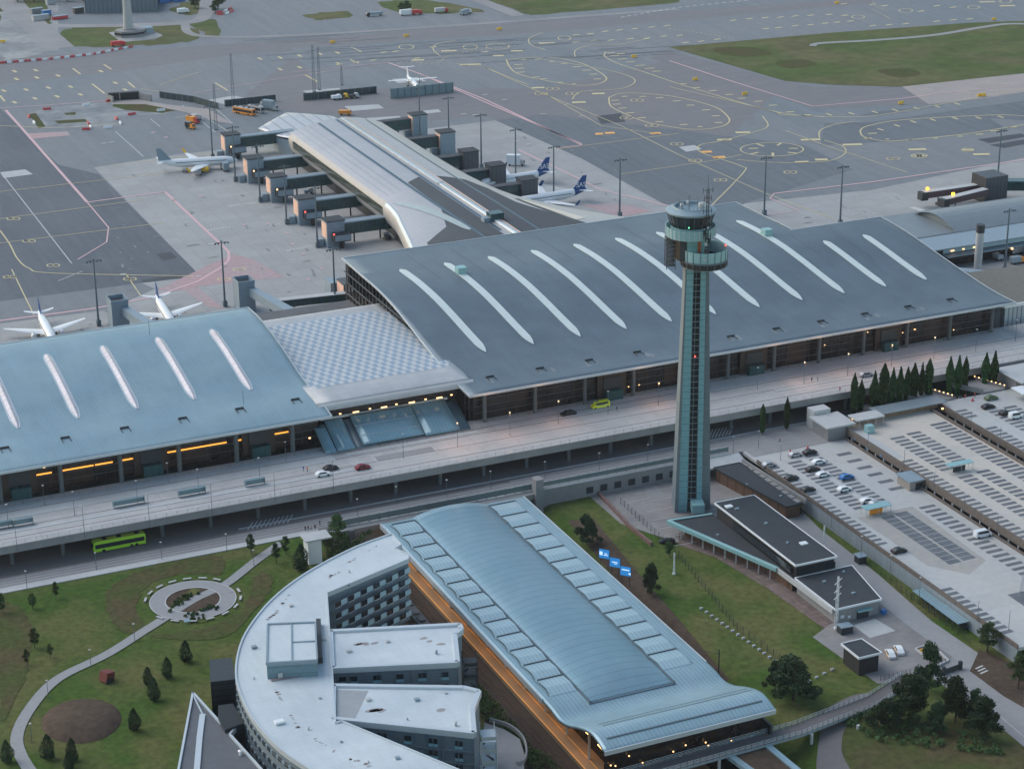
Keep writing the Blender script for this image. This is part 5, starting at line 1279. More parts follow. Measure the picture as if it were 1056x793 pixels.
def panels(parent, a, c, z0, floors, fh, mw, skip=.12, wname='window', win_w=1.8, off=.1, pat=None):
    """cladding bands, pale panels and separate windows on the wall from a to c (outside on the right of a->c)"""
    a = Vector(a[:2]); c = Vector(c[:2]); L_ = (c-a).length; d = (c-a)/L_; nr = Vector((d.y, -d.x)); ang = math.atan2(d.y, d.x)
    for f in range(floors):
        zc = z0+f*fh+1.45
        n = int(L_/4.3)
        for i in range(n):
            s_ = (i+.6)*L_/n
            q = a+d*s_+nr*off
            w_ = MB(); w_.cb((q.x, q.y, zc), (win_w, .12, 1.35), rz=ang); wo = w_.build(wname, M_win, parent)
            f_ = MB(); q3 = q+nr*.05; f_.cb((q3.x, q3.y, zc-.72), (win_w+.2, .2, .14), rz=ang); f_.build('sill', M_rim, wo)
            q2 = a+d*(s_+win_w*.5+1.1)+nr*off
            pb = MB(); pb.cb((q2.x, q2.y, zc), (2.0, .1, 1.35), rz=ang); pb.build('pale_panel', M_hpan, parent)
# north wing face
A_, B2 = at(340,618,17), at(419,580,17)
panels(HO, A_, B2, 1.0, 5, 3.05, M_hface)
def wing(px, label, zt=16.6):
    q = ats(px, zt)
    b = MB(); b.prism(q, 0, zt-.5); w_ = b.build('wing', M_hface, HO)
    b = MB(); b.prism(q, zt-.5, zt); r_ = b.build('wing_roof', M_hroof, w_)
    b = MB()
    for a, c in zip(q, q[1:]+q[:1]): b.wall([a, c], zt-.8, zt+.6, 1.1)
    b.build('parapet', M_rim, r_)
    return q, w_
q2, w2 = wing([(341,652),(474,645),(476,650),(469,655),(472,684),(343,690)], 'wing')
q3, w3 = wing([(344,708),(478,710),(494,714),(487,733),(489,757),(344,742)], 'wing')
def wingface(q0, q1, floors, zt):
    a = Vector(q0[:2]); c = Vector(q1[:2]); L_ = (c-a).length; d = (c-a)/L_; nr = Vector((d.y, -d.x)); ang = math.atan2(d.y, d.x)
    gr = MB()
    for f in range(floors):
        zc = zt-2.4-3.0*f
        q = (a+c)/2+nr*.12; gr.cb((q.x, q.y, zc-1.5), (L_, .25, .14), rz=ang)
        for i, s_ in enumerate([.04,.13,.30,.335,.50,.66,.695,.86]):
            if s_*L_ > L_-1: continue
            wv = 1.6 if i in (0,1,4,7) else .8
            p_ = a+d*(s_*L_+1)+nr*.12
            w_ = MB(); w_.cb((p_.x, p_.y, zc+.35), (wv, .12, 1.2), rz=ang); w_.build('window', M_win, HO)
            pn = MB(); pn.cb((p_.x, p_.y, zc-.65), (wv+.2, .16, .7), rz=ang); pn.build('balcony_panel', mat('balcony_teal_panel', (.20,.40,.46), .4, n=(2,.1)), HO)
    n = int(L_/3.2)
    for i in range(n+1): p_ = a+d*(L_*i/n)+nr*.13; gr.cb((p_.x, p_.y, zt-7), (.12, .2, 12.5), rz=ang)
    gr.build('facade_frame', mat('facade_frame', (.16,.20,.23), .5, n=None), HO)
wingface(q2[5], q2[4], 4, 16.0); wingface(q3[5], q3[4], 4, 16.0)
# steel stairs at the ends of the wings
def steelstair(px, py, w, d, z0, z1, label, name='external_stair', m=M_jbox, z=17.0):
    p = at(px, py, z); g = thing(name, label, 'staircase', (p.x, p.y, 0), R(-18))
    b = MB()
    for sx in (-w/2, w/2):
        for sy in (-d/2, d/2): b.rod((sx,sy,z0),(sx,sy,z1),.12,k=5)
    b.build('frame', m, g); b = MB(); n = int((z1-z0)/3)
    for k in range(n):
        za = z0+3*k; b.cb((0,0,za+3),(w,d,.12)); b.cb((0,-d/2,za+3.9),(w,.06,.9)); b.cb((w/2,0,za+3.9),(.06,d,.9))
    b.build('landing', m, g); b = MB()
    for k in range(n): b.cb((0, d*.2*(1 if k % 2 else -1), z0+3*k+1.5), (w*.95, 1.1, .14), ry=(-.75 if k % 2 else .75))
    b.build('flight', M_darkm, g); return g
steelstair(484,664,3.2,5,0,14,'dark steel stair at the end of the middle hotel wing', m=M_darkm); steelstair(503,738,3.2,5.5,0,14,'pale blue steel stair at the end of the front hotel wing', m=M_rim)
b = MB(); 
for px in ((421,582,.4),(424,590,.4)): pass
g = thing('mesh_stair_tower', 'dark mesh clad stair tower on the outer side of the hotel, upper one', 'stair tower')
q = ats([(216,680),(239,678),(243,700),(217,703)], 13); b = MB(); b.prism(q, 0, 13); b.build('mesh_cladding', mat('dark_mesh', (.035,.045,.055), .5, .3, n=(1,.2), stripe=(2,1.5,.2,.6)), g)
g = thing('mesh_stair_tower', 'dark mesh clad stair tower on the outer side of the hotel, lower one', 'stair tower')
q = ats([(225,727),(240,725),(252,745),(232,752),(225,740)], 12); b = MB(); b.prism(q, 0, 12); b.build('mesh_cladding', MATS['dark_mesh'], g)
# penthouse
q = ats([(276,644),(325,642),(327,681),(275,684)], 21.0)
b = MB(); b.prism(q, 17, 20.6); ph = b.build('penthouse', mat('penthouse_glass', (.13,.22,.26), .3, n=(1,.15), stripe=(2,1.8,.15,.4)), HO)
b = MB(); b.prism(q, 20.6, 21.0); b.build('penthouse_roof', M_hroof, ph)
b = MB()
for a, c in zip(q, q[1:]+q[:1]): b.wall([a, c], 20.5, 21.35, .4)
b.wall([(Vector(q[0])+Vector(q[1]))/2, (Vector(q[2])+Vector(q[3]))/2], 21.0, 21.25, .35)
e0 = Vector(q[1]).lerp(Vector(q[2]), .5); e1 = ((Vector(q[0])+Vector(q[1]))/2).lerp((Vector(q[2])+Vector(q[3]))/2, .5); b.wall([e0, e1], 21.0, 21.25, .3)
b.build('roof_edge', M_jbox, ph)
q_ = ats([(326,643),(331,643),(333,683),(328,683)], 17.2); b = MB(); b.prism(q_, 17, 18.6); b.build('side_louvres', M_darkm, ph)
q_ = ats([(276,692),(311,690),(312,697),(280,702)], 17.2); b = MB(); b.prism(q_, 17.0, 17.25); b.build('plant_slab', mat('plant_slab', (.22,.2,.2), .7, n=(1,.2)), ph)
for px, py, w_ in ((286,694,1.2),(289,698,1.0),(283,697,.8),(287,690,.9)): p = at(px, py, 17.3); b = MB(); b.cb((p.x,p.y,17.9),(w_,w_*.8,1.2)); b.build('plant_unit', M_pale, ph)
p = at(302,687,17.2); b = MB(); b.cb((p.x,p.y,18.4),(2.4,.6,2.4)); b.build('louvre_panel', mat('tan_louvre', (.25,.17,.10), .6, n=(2,.3), obj=True), ph)
p = at(288,745,17.2); b = MB(); b.cb((p.x,p.y,17.5),(2,1.4,.5)); b.build('roof_hatch', M_white, hr)
# weather stains on the roof
rs = random.Random(2)
ST = MB()
for (x0, y0, x1, y1) in [(390,563,350,585),(350,590,335,597),(300,612,282,634),(283,632,276,640),(283,708,291,722),(298,735,308,750),(325,762,345,775),(350,778,392,793)]:
    for k in range(9):
        t = rs.random(); x = x0+(x1-x0)*t+rs.uniform(-1,1); y = y0+(y1-y0)*t+rs.uniform(-1,1)
        c = at(x, y, ZH_); rr_ = rs.uniform(.12,.42); pts = [(c.x+rr_*1.4*math.cos(a)*rs.uniform(.6,1.3), c.y+rr_*math.sin(a)*rs.uniform(.6,1.3)) for a in [i*PI/4 for i in range(8)]]
        ST.add([(p[0],p[1],ZH_+.02) for p in pts], [tuple(range(8))])
for cx, cy, rx in ((369,664,1.2),(373,663.6,1.5),(378,664.2,.8),(386,663,1.1),(437,658,1.1),(443,661,.7),(455,664,1.2)):
    c = at(cx, cy, 16.6); pts = [(c.x+rx*math.cos(a)*rs.uniform(.7,1.2), c.y+.6*math.sin(a)*rs.uniform(.7,1.2)) for a in [i*PI/5 for i in range(10)]]; ST.add([(p[0],p[1],16.62) for p in pts], [tuple(range(10))])
for cx, cy, rx in ((384,732.3,1.6),(388,732,2.0),(393,732.6,1.2),(455,732,1.1)):
    c = at(cx, cy, 16.6); pts = [(c.x+rx*math.cos(a)*rs.uniform(.7,1.2), c.y+.8*math.sin(a)*rs.uniform(.7,1.2)) for a in [i*PI/5 for i in range(10)]]; ST.add([(p[0],p[1],16.62) for p in pts], [tuple(range(10))])
ST.build('stain', M_stain, hr)
drape('grey_roof_area', ats([(346,711),(380,712),(366,741),(347,743)], 16.6), 16.6, mat('grey_felt', (.30,.32,.335), .7, n=(.5,.06), stripe=(1,1.8,.1,.1)), .02, None, w3)
vr = random.Random(8)
for px, py, z_ in ((360,590,17),(300,625,17),(262,668,17),(334,660,17),(262,700,17),(330,720,17),(318,752,17),(352,765,17),(380,786,17),(410,782,17),(360,604,17),(400,662,16.6),(360,672,16.6),(450,674,16.6),(380,722,16.6),(430,722,16.6),(420,742,16.6),(470,748,16.6),(460,715,16.6)):
    p = at(px, py, z_); s_ = vr.uniform(.5,1.1); b = MB()
    if vr.random() < .5: b.cb((p.x,p.y,z_+.25*s_),(1.1*s_,.9*s_,.5*s_))
    else: b.lathe([(.28*s_,0),(.28*s_,.7*s_),(.42*s_,.75*s_),(.05,1.0*s_)], (p.x,p.y,z_), 10)
    b.build('roof_vent', M_pale if vr.random() < .6 else M_jbox, hr)
for px, py, g_, z_ in ((790,540,gB,3.6),(812,560,gB,3.6),(760,525,gB,3.6),(850,600,gC,0),(880,612,gC,0),(870,590,gC,0),(740,552,gA,-.3),(770,500,gD,-.15),(805,512,gD,-.15)):
    p = at(px, py, z_); b = MB(); b.cb((p.x,p.y,z_+.2),(vr.uniform(.5,1.3),.6,.4)); b.build('roof_vent', M_jbox, g_)
for px, py in ((310,660),(405,757),(374,720),(418,660),(430,745),(230,0)):
    if py: p = at(px, py, ZH_); 
for z in (2.2,5.3,8.4,11.5,14.4): b = MB(); b.wall(po[2:], z-.45, z+.45, .5); b.build('window_ribbon', mat('ribbon_window', (.03,.04,.05), .15, n=None, stripe=(1,2.6,.9,-5)), HO)

# wedge building lower left
zW = 11.0
wp = ats([(199,715),(231,750),(264,741),(268,745),(255,747),(242,752),(237,758),(275,800),(300,830),(180,830),(184,795)], zW)
Wd = thing('wedge_building', 'dark roofed pointed building at the bottom left, touching the hotel', 'building')
b = MB(); b.prism(wp, 0, zW-.4); b.build('wall', M_hface, Wd); b = MB(); b.prism(wp, zW-.4, zW); wr = b.build('roof', mat('slate_felt_roof', (.10,.11,.125), .75, n=(.5,.1), stripe=(1,1.5,.06,.15)), Wd)
b = MB()
for a, c in zip(wp, wp[1:]+wp[:1]): b.wall([a, c], zW-.7, zW+.45, .5)
b.build('roof_edge', M_rim, wr)
b = MB(); l = ats([(197,716),(208,735),(206,760),(203,795),(198,830)], zW); 
b.wall(ats([(199,717),(209,737)], zW), zW-.1, zW+.35, .3); b.wall(ats([(209,737),(206,760),(203,795),(199,830)], zW), zW-.1, zW+.35, 1.3); b.build('roof_upstand', M_rim, wr)
p = at(248,778,zW); b = MB(); b.lathe([(.4,0),(.4,.9),(.55,1.0),(.1,1.3)], (p.x,p.y,zW), 10); b.build('roof_vent', M_white, wr)
for k, (a, c) in enumerate((((243,762),(266,754)),((250,771),(270,764)))):
    b = MB(); b.wall(ats([a, c], 7-3*k), 6.6-3*k, 7.6-3*k, .5); b.build('atrium_beam', M_cyan2, Wd)
# white chimney-like stack near the pavement
p0 = at(318,585,0)
g = thing('stair_shaft', 'tall narrow white concrete shaft behind the curved hotel roof', 'shaft')
q = at(323,554,7); b = MB(); b.bx(q.x-2.2, q.x+1.6, q.y-2, q.y+2, 0, 7); b.build('wall', M_white, g); b = MB(); b.bx(q.x-3, q.x+4.4, q.y-2.6, q.y+2.6, 7.0, 7.4); b.build('cap', M_pale, g)
# terrace railing with people handled below
# hotel drive
drape('hotel_drive', ats([(500,745),(520,752),(536,762),(541,778),(540,800),(500,830),(490,800)], 0), 0, M_road, .03, None, kind='structure')
g = thing('low_wall', 'curved low pale wall round the hotel drive at the bottom of the photo', 'wall')
pts = smooth_pts(ats([(505,744),(525,750),(539,762),(543,776),(540,786),(533,789)], 0), 5); b = MB(); b.wall(pts, 0, 1.0, .4); b.build('wall', M_cwall, g)

# ------------------------------------------------------------------ park
def gp(name, px, m, lift=.02): return drape(name, ragged(smooth_pts(ats(px), 9, True), .55), 0, m, lift, None, kind='structure')
gp('dry_grass', [(0,625),(30,640),(28,690),(10,730),(0,735)], M_rough)
gp('dry_grass', [(110,610),(140,590),(180,578),(225,574),(228,592),(190,592),(155,602),(140,625),(150,648),(128,652),(112,635)], M_rough, .02)
gp('dry_grass', [(155,655),(200,650),(245,632),(255,618),(262,595),(275,590),(280,605),(262,630),(235,655),(190,660)], M_rough, .024)
for k, (cx, cy, rx, ry) in enumerate([(84,743,34,19)]):
    c = at(cx, cy, 0); b = MB(); b.lathe([(9.2,0),(8.2,.6),(6,1.2),(3,1.6),(.2,1.7)], (c.x,c.y,0.02), 28, sx=1, sy=1.15); b.build('grass_mound', M_soil, kind='structure', smooth=True)
def ring_px(name, cx, cy, rx, ry, w, m, lift):
    b = MB(); pts = ats([(cx+rx*math.cos(t), cy+ry*math.sin(t)-math.cos(t)*4) for t in [2*PI*i/40 for i in range(41)]]); strip_mesh(b, pts, w, lift); return b.build(name, m, kind='structure')
c = at(199,619)
b = MB()
def circ(r, n=48): return [(c.x+r*math.cos(2*PI*i/n), c.y+r*math.sin(2*PI*i/n)) for i in range(n+1)]
strip_mesh(b, circ(9.2), 4.2, .17)
pth = smooth_pts(ats([(290,560),(262,580),(232,603),(199,619),(166,640),(150,650),(110,675),(60,700),(33,728),(18,757),(22,780),(42,810)]), 8); strip_mesh(b, pth, 2.9, .175)
b.build('park_path', M_path, kind='structure')
drape('flower_bed', circ(7.2)[:-1], 0, M_soil, .03, None, kind='structure')
b = MB(); strip_mesh(b, circ(7.15), .3, .19); strip_mesh(b, circ(11.2), .25, .19); b.build('bed_edging', M_pale, kind='structure')
gp('planting', [(175,628),(190,612),(200,606),(205,610),(190,622)], M_grass, .05); gp('planting', [(196,640),(206,632),(214,634),(212,642)], M_grass, .05)
pr = [None]
def bench(x, y, rz, label):
    if pr[0] is None:
        g = thing('bench', label, 'bench', (x, y, 0), rz, 'benches round the garden'); b = MB(); b.bx(-1.1,1.1,-.3,.3,.4,.5); b.build('seat', M_pale, g)
        for q in (-.8,.8): b = MB(); b.bx(q-.1,q+.1,-.25,.25,0,.4); b.build('leg', M_cwall, g)
        bpy.context.view_layer.update(); pr[0] = tree_of(g)
    else: dup(pr[0], (x, y, 0), rz, label, 'benches round the garden')
for k in range(15):
    t = -2.6+k*.37 if k < 8 else .75+(k-8)*.33
    bench(c.x+12.4*math.cos(t), c.y+12.4*math.sin(t), t+PI/2, 'pale bench on the rim of the round garden, at %s' % ['the left by the path mouth','the lower left','the lower left beside a slab','the bottom left','the bottom','the bottom right','the lower right near the path','the lower right of the rim','the right rim','the upper right near the path','the upper right','the top right','the top','the top left','the upper left'][k])
g = thing('sculpture', 'dark red box sculpture standing on the park lawn', 'sculpture'); p = at(111,702)
b = MB(); b.cb((p.x,p.y+.2,1.3),(2.6,2.6,2.5),rz=.5,ry=.2); b.build('body', mat('rust_red', (.16,.035,.03), .7, n=(2,.2)), g)
b = MB(); b.cb((p.x+.2,p.y-1.2,.6),(2.2,.3,1.0),rz=.5); b.build('opening', M_blk, g)
p = at(193,643); g = thing('info_board', 'small pale board at the lower rim of the round garden', 'sign'); b = MB(); b.cb((p.x,p.y,.9),(1.6,.8,.12),rx=.5); b.build('panel', M_hpan, g); b = MB(); b.rod((p.x,p.y,0),(p.x,p.y,.9),.08); b.build('post', M_pole, g)

# ------------------------------------------------------------------ right side: car park decks
D1Z = 0.0
D1 = thing('car_park_deck', 'pale concrete parking deck right of the control tower with scattered cars', 'car park')
b = MB(); b.prism([(305,517),(305,380),(338,380),(338,517)], -.9, .03); b.build('deck', M_park, D1)
b = MB(); b.wall([(304.8,508),(304.8,380)], -.3, .95, .35); b.wall([(338,512),(338,380)], -.5, .8, .3); b.build('parapet', mat('weathered_brown_parapet', (.14,.115,.10), .85, n=(1,.25)), D1)
b = MB(); b.wall([(304.9,482),(304.9,380)], -4.5, -.35, .3); b.build('side_wall', mat('blue_grey_panels', (.24,.28,.31), .6, n=(1,.08), grid=(3,3,.12,.35,.04)), D1)
b = MB(); b.bx(337.0,337.8,380,515,-4.5,-.95); b.build('east_side', M_darkm, D1)
b = MB()
for k in range(32): y = 382+4.1*k; b.bx(338.1,338.4,y,y+.35,-4.5,.6)
b.build('side_frame', M_pale, D1)
def baycol(par, x0, x1, y0, y1, pitch=2.55, fill=.60, z=.036, gap=()):
    mb = MB()
    y = y1-pitch
    while y > y0:
        if not any(a < y < c_ for a, c_ in gap): mb.bx(x0, x1, y, y+pitch*fill, z-.01, z)
        y -= pitch
    mb.build('bay_row', M_bay, par)
baycol(D1, 312.8, 317.4, 466, 505); baycol(D1, 319.9, 324.5, 466, 507)
baycol(D1, 329.4, 334.2, 470, 507, 5.6, .34); baycol(D1, 330.0, 335.2, 390, 462, 2.9, .52)
baycol(D1, 326.5, 331, 383, 400, 2.6, .6); baycol(D1, 305.6, 309.0, 444, 504, 2.6, .5); baycol(D1, 305.6, 309.2, 385, 416, 2.6, .6)
for q_ in ((316.6,320.6,426,459.5),(321.4,325.6,426.5,460),(320,325,385,405)): b = MB(); b.bx(*q_, .026, .036); b.build('bay_block', M_bay, D1)
b = MB()
for k in range(13): strip_mesh(b, [(316.6, 426+2.6*k), (325.6, 426+2.6*k)], .14, .042)
strip_mesh(b, [(318.6,462),(318.6,508)], .5, .042)
b.build('bay_line', M_wht, D1)
shf = smooth_pts([(311,462),(330,462),(330,420),(322,418),(313,422)], 4, True)
D1z = drape('worn_patch', [(310.5,462),(329,462),(327,424),(318,419),(311,428)], .03, mat('worn_tan_concrete', (.36,.34,.31), .8, n=(.5,.1), big=(.1,.5,(.33,.32,.31))), .003, None, D1)
# deck 2
D2 = thing('car_park_deck', 'empty tan parking deck with rows of dark bays and an orange lit entrance', 'car park')
z2 = 2.5
b = MB(); b.prism([(339.5,517),(339.5,400),(371.5,400),(371.5,517)], z2-.9, z2); b.build('deck', M_park2, D2)
b = MB(); b.wall([(339.2,517.2),(339.2,400)], z2-1.4, z2+1.0, .4); b.wall([(371.6,515),(371.6,400)], z2-.9, z2+.9, .35); b.build('parapet', MATS['weathered_brown_parapet'], D2)
b = MB(); b.bx(340.2,341,400,516,-4.5,z2-.9); b.bx(370,370.8,400,516,-4.5,z2-.9); b.build('core_wall', M_darkm, D2)
b = MB()
for k in range(26): y = 404+4.4*k; b.bx(339.0,339.4,y,y+.5,-4.5,z2-1.2)
b.bx(338.8,339.3,400,516,-1.6,-1.1); b.build('side_frame', M_pale, D2)
baycol(D2, 347.4, 352.4, 474, 503, 2.6, .62, z2+.006); baycol(D2, 354.0, 359.0, 476, 504, 2.6, .62, z2+.006)
baycol(D2, 349.0, 353.8, 405, 470, 2.6, .62, z2+.006); baycol(D2, 356.0, 360.6, 405, 471, 2.6, .62, z2+.006)
baycol(D2, 364.6, 370.6, 405, 507, 2.6, .62, z2+.006); baycol(D2, 340.2, 344.6, 405, 487, 2.6, .55, z2+.006)
drape('pale_strip', [(340,488),(343.5,488),(343.5,512),(340,512)], z2, M_light, .006, None, D2)
# deck 3
D3 = thing('car_park_deck', 'pale upper parking deck at the right edge of the photo with four cars', 'car park')
z3 = 3.0
b = MB(); b.prism([(376,519),(376,420),(430,420),(430,519)], z3-.9, z3); b.build('deck', M_park, D3)
b = MB(); b.wall([(375.8,519),(375.8,420)], z3-1.3, z3+.9, .4); b.build('parapet', MATS['weathered_brown_parapet'], D3)
b = MB(); b.bx(377,378,420,517,-4.5,z3-.9); b.build('core_wall', M_darkm, D3)
b = MB(); 
for k in range(22): y = 424+4.4*k; b.bx(375.6,376,y,y+.5,-4.5,z3-1.2)
b.build('side_frame', M_pale, D3)
b = MB(); b.bx(372.6,373,420,517,0,1.6); b.build('lower_rail', M_cwall, D3)
baycol(D3, 377.5, 381.5, 440, 512, 2.6, .6, z3+.006, gap=((496,503),)); baycol(D3, 386.5, 391.5, 430, 507, 2.6, .6, z3+.006); baycol(D3, 392.6, 397.4, 430, 508, 2.6, .6, z3+.006); baycol(D3, 402, 406, 430, 505, 2.6, .6, z3+.006)
# ramp between decks, entrance buildings
g = thing('entrance_building', 'low flat building with glass front and canopy at the top end of the middle deck', 'building')
b = MB(); b.bx(332.5,340.5,513,522,0,4.2); b.build('wall', M_cwall, g)
b = MB(); b.bx(331.6,342,512.2,522.8,4.2,4.7); b.build('roof', M_light, g); b = MB(); b.bx(333.5,339.5,523,527,0,6.0); b.build('rear_block', M_pale, g)
b = MB(); b.bx(342,352,511.6,517,5.2,5.6); b.build('canopy', M_light, g)
b = MB(); [b.rod((x,512,z2),(x,512,5.2),.12) for x in (343,346,349,351.6)]; b.build('canopy_post', M_pale, g)
b = MB(); b.bx(352,377,514.6,520.8,4.6,4.9); b.build('ribbed_canopy', mat('ribbed_steel_canopy', (.24,.29,.32), .5, .2, n=(.5,.1), stripe=(0,.9,.12,.3)), g)
b = MB(); b.bx(343,375,516.6,517.2,z2,4.6); b.build('back_wall', mat('tan_glazed_wall', (.22,.15,.10), .4, n=(.6,.35), stripe=(0,1.4,.12,.4)), g)
b = MB(); [b.cb((x,516.4,4.2),(.7,.2,.25)) for x in (343.5,349,353,376.2)]; b.cb((374.5,513.4,3.4),(.6,.4,.4)); b.build('soffit_lamp', M_warm, g)
b = MB(); b.bx(343.2,345.6,507.6,509.6,z2,z2+2.4); b.build('pay_booth', M_cyan2, g)
g = thing('ramp_bridge', 'dark ramp beside the poplars leading down to the lower road', 'ramp'); b = MB(); b.prism([(352,520.8),(357,520.8),(357,529.2),(352,529.2)], 2.0, 2.4); b.build('deck', M_roadd, g)
for i, (x0, x1) in enumerate(((371,381),(392,401))):
    g = thing('ramp_bridge', ['ramp lined with small lamps right of the row of poplars','second ramp, at the far right, next to the last poplars'][i], 'ramp')
    b = MB(); b.prism([(x0+2,519),(x1+1,519),(x1-3,529.4),(x0-4,529.4)], 3.2, 3.6); b.build('deck', M_road, g)
    b = MB(); b.wall([(x0+1.8,519),(x0-4.2,529.4)], 3.0, 4.6, .3); b.wall([(x1+1.2,519),(x1-2.8,529.4)], 3.0, 4.6, .3); b.build('railing', M_cwall, g)
    b = MB(); [b.cb((x1+.9-4.0*t, 519+10.4*t, 4.75), (.3,.3,.25)) for t in [j/7 for j in range(8)]]; b.build('rail_lamp', M_warm, g)
g = thing('pavilion', 'white canopied pavilion at the right edge beside the last poplars', 'building')
b = MB(); b.bx(405,425,517,527,3,6.8); b.build('wall', M_cwall, g); b = MB(); b.bx(404,425,513,527.6,6.8,7.2); b.build('roof', M_pale, g); b = MB(); b.bx(400,424,507,513.2,6.0,6.3); b.build('canopy', M_white, g)
b = MB(); [b.rod((x,508,3),(x,508,6.0),.12) for x in (402,408,415,422)]; b.build('post', M_pale, g)
# lift hut and shelters
g = thing('stair_hut', 'small stair hut with blue grey roof on the side of the middle deck', 'hut')
b = MB(); b.bx(334,338.7,471,477.4,.03,2.8); b.build('wall', mat('tan_render', (.30,.27,.24), .8, n=(1,.1)), g); b = MB(); b.bx(333.6,339,470.6,477.8,2.8,3.1); b.build('roof', M_jbox, g); b = MB(); b.bx(336,338.5,470.9,471.0,.05,2.2); b.build('door', M_darkm, g)
def shelter(x, y, z, w, d, h, label, mroof=M_cyan2, rz=0, inside=None):
    g = thing('parking_shelter', label, 'shelter', (x, y, z), rz)
    b = MB(); b.bx(-w/2,w/2,-d/2,d/2,h,h+.18); b.build('roof', mroof, g)
    for sx in (-w/2+.2, 0, w/2-.2):
        for sy in (-d/2+.2, d/2-.2): b = MB(); b.rod((sx,sy,0),(sx,sy,h),.07,k=6); b.build('post', M_pale, g)
    b = MB(); b.bx(-w/4,w/4,-.1,.1,.02,1.6); b.build('trolley_rack', inside or M_darkm, g)
    return g
p = at(902,522,2.4); shelter(p.x+.5, p.y, .04, 8.5, 3.2, 2.4, 'pale teal parking shelter with orange machines on the lower deck', inside=M_orp)
p = at(988,478,5); shelter(p.x+.5, p.y, z2+.01, 8.5, 2.6, 2.5, 'pale teal parking shelter in the middle of the empty tan deck')
g = thing('bus_shelter', 'long blue roofed open shelter below the parking deck wall', 'shelter')
b = MB(); b.bx(304.2-3.2,304.4,399.6,410,-1.9,-1.7); b.bx(301.1,304.3,410,420.4,-1.9,-1.72); b.build('roof', M_sroof, g)
b = MB(); [b.rod((x,y,-4.5),(x,y,-1.9),.1,k=6) for y in [400+2.5*k for k in range(9)] for x in (301.4,303.9)]; b.build('post', M_pole, g); b = MB(); b.bx(303.6,304.0,400,420,-4.4,-2.8); b.build('bike_rack', M_darkm, g)
# lamps on decks
def dlamp(px, py, z, label): 
    lamp(px, py, z, label, .85, group='lamps along the car park edges')
for i, (x, y, z) in enumerate([(888,572,0),(918,592,0),(948,615,0),(1040,650,0),(1008,640,0),(857,544,0)]): dlamp(x, y, z, 'lamp on the left edge of the first deck, %s' % ['above the grey wall','behind the long blue shelter','near the top of the blue shelter','near the birch at the right','below the blue shelter','beside the dark tower buildings'][i])
for i, (x, y, z) in enumerate([(895,462,2.5),(932,482,2.5),(963,505,2.5),(994,527,2.5),(1028,548,2.5)]): dlamp(x, y, z, 'lamp on the left edge of the empty tan deck, %s from the top' % ['first','second','third','fourth','fifth'][i])
for i, (x, y, z) in enumerate([(1001,441,3),(1031,458,3)]): dlamp(x, y, z, 'lamp on the left edge of the upper right deck, %s from the top' % ['first','second'][i])

# lawns, roads on the lower right (z = -4.5)
ZL_ = -4.5
def low(name, px, m, lift=.02, sm=False):
    q = ats(px, ZL_); q = ragged(smooth_pts(q, 8, True), .5) if sm and m is M_rough else (smooth_pts(q, 5, True) if sm else q)
    return drape(name, q, ZL_, m, lift, None, kind='structure')
low('footpath', [(800,500),(845,545),(905,592),(960,640),(1040,695),(1056,702),(1056,712),(1000,690),(940,648),(880,600),(830,560),(780,520)], M_path, .03)
low('access_road', [(960,698),(990,672),(1022,690),(1056,712),(1090,740),(1090,800),(1056,770),(1010,732)], M_road, .026)
low('access_road', [(880,625),(905,605),(940,630),(1000,672),(985,680),(940,660)], M_plaza, .024)
low('bare_ground', [(1010,670),(1035,680),(1056,690),(1056,730),(1035,718),(1000,692)], M_soil, .034)
low('old_ramp_road', [(842,793),(845,760),(850,735),(868,722),(890,715),(915,720),(890,735),(872,750),(868,775),(878,800),(850,800)], M_roadd, .026, True)
low('worn_slope', [(560,520),(600,520),(680,620),(735,700),(700,705),(600,600)], M_rough, .02) if 0 else None
drape('worn_strip', ats([(585,540),(612,538),(650,585),(720,665),(752,700),(738,704),(690,655),(640,602)], -5.5), hz, M_soil, .03, (4, 8), kind='structure')
low('brown_bank', [(865,745),(930,740),(990,755),(1056,770),(1056,810),(880,810)], M_rough, .02, True)
b = MB()
for k in range(3): a = at(1006+k*2.5, 690+k*2.5, ZL_); strip_mesh(b, [a, (a.x+2.6, a.y+.6)], .5, ZL_+.19)
strip_mesh(b, ats([(975,690),(1000,712),(1030,738),(1056,760)], ZL_), .2, ZL_+.19); b.build('road_markings', M_wht, kind='structure')
# hedge / wall beside the old yard
g = thing('brick_wall', 'low brick wall along the slope left of the tower yard', 'wall'); b = MB(); b.wall(ats([(612,505),(650,545),(672,563)], ZL_), -4.5, -3.4, .7); b.build('wall', mat('old_brick', (.17,.10,.09), .9, n=(1,.3)), g)
def wirefence(pts, z, h, label, m=M_pole, post=2.5, name='wire_fence'):
    g = thing(name, label, 'fence'); b = MB(); r_ = MB()
    for a, q in zip(pts, pts[1:]):
        a = Vector(a); q = Vector(q); L_ = (q-a).length; n = max(1, int(L_/post)); d = (q-a)/n
        for i in range(n+1): p_ = a+d*i; b.bx(p_.x-.05, p_.x+.05, p_.y-.05, p_.y+.05, z, z+h)
        for hh in (.3, .65, 1): r_.wall([a, q], z+h*hh-.03, z+h*hh, .04)
    b.build('post', m, g); r_.build('wire', m, g); return g
wirefence(ats([(640,520),(700,575),(760,650),(830,700)], ZL_), ZL_, 2.2, 'thin wire fence crossing the lawn between station and tower', M_darkm)
wirefence(ats([(898,585),(940,618),(1000,664)], ZL_), ZL_, 2.0, 'dark wire fence along the grass strip beside the footpath', M_darkm)
wirefence(ats([(908,702),(960,690),(975,684)], ZL_), ZL_, 1.4, 'dark mesh fence below the patrol cars', M_darkm, 1.2)
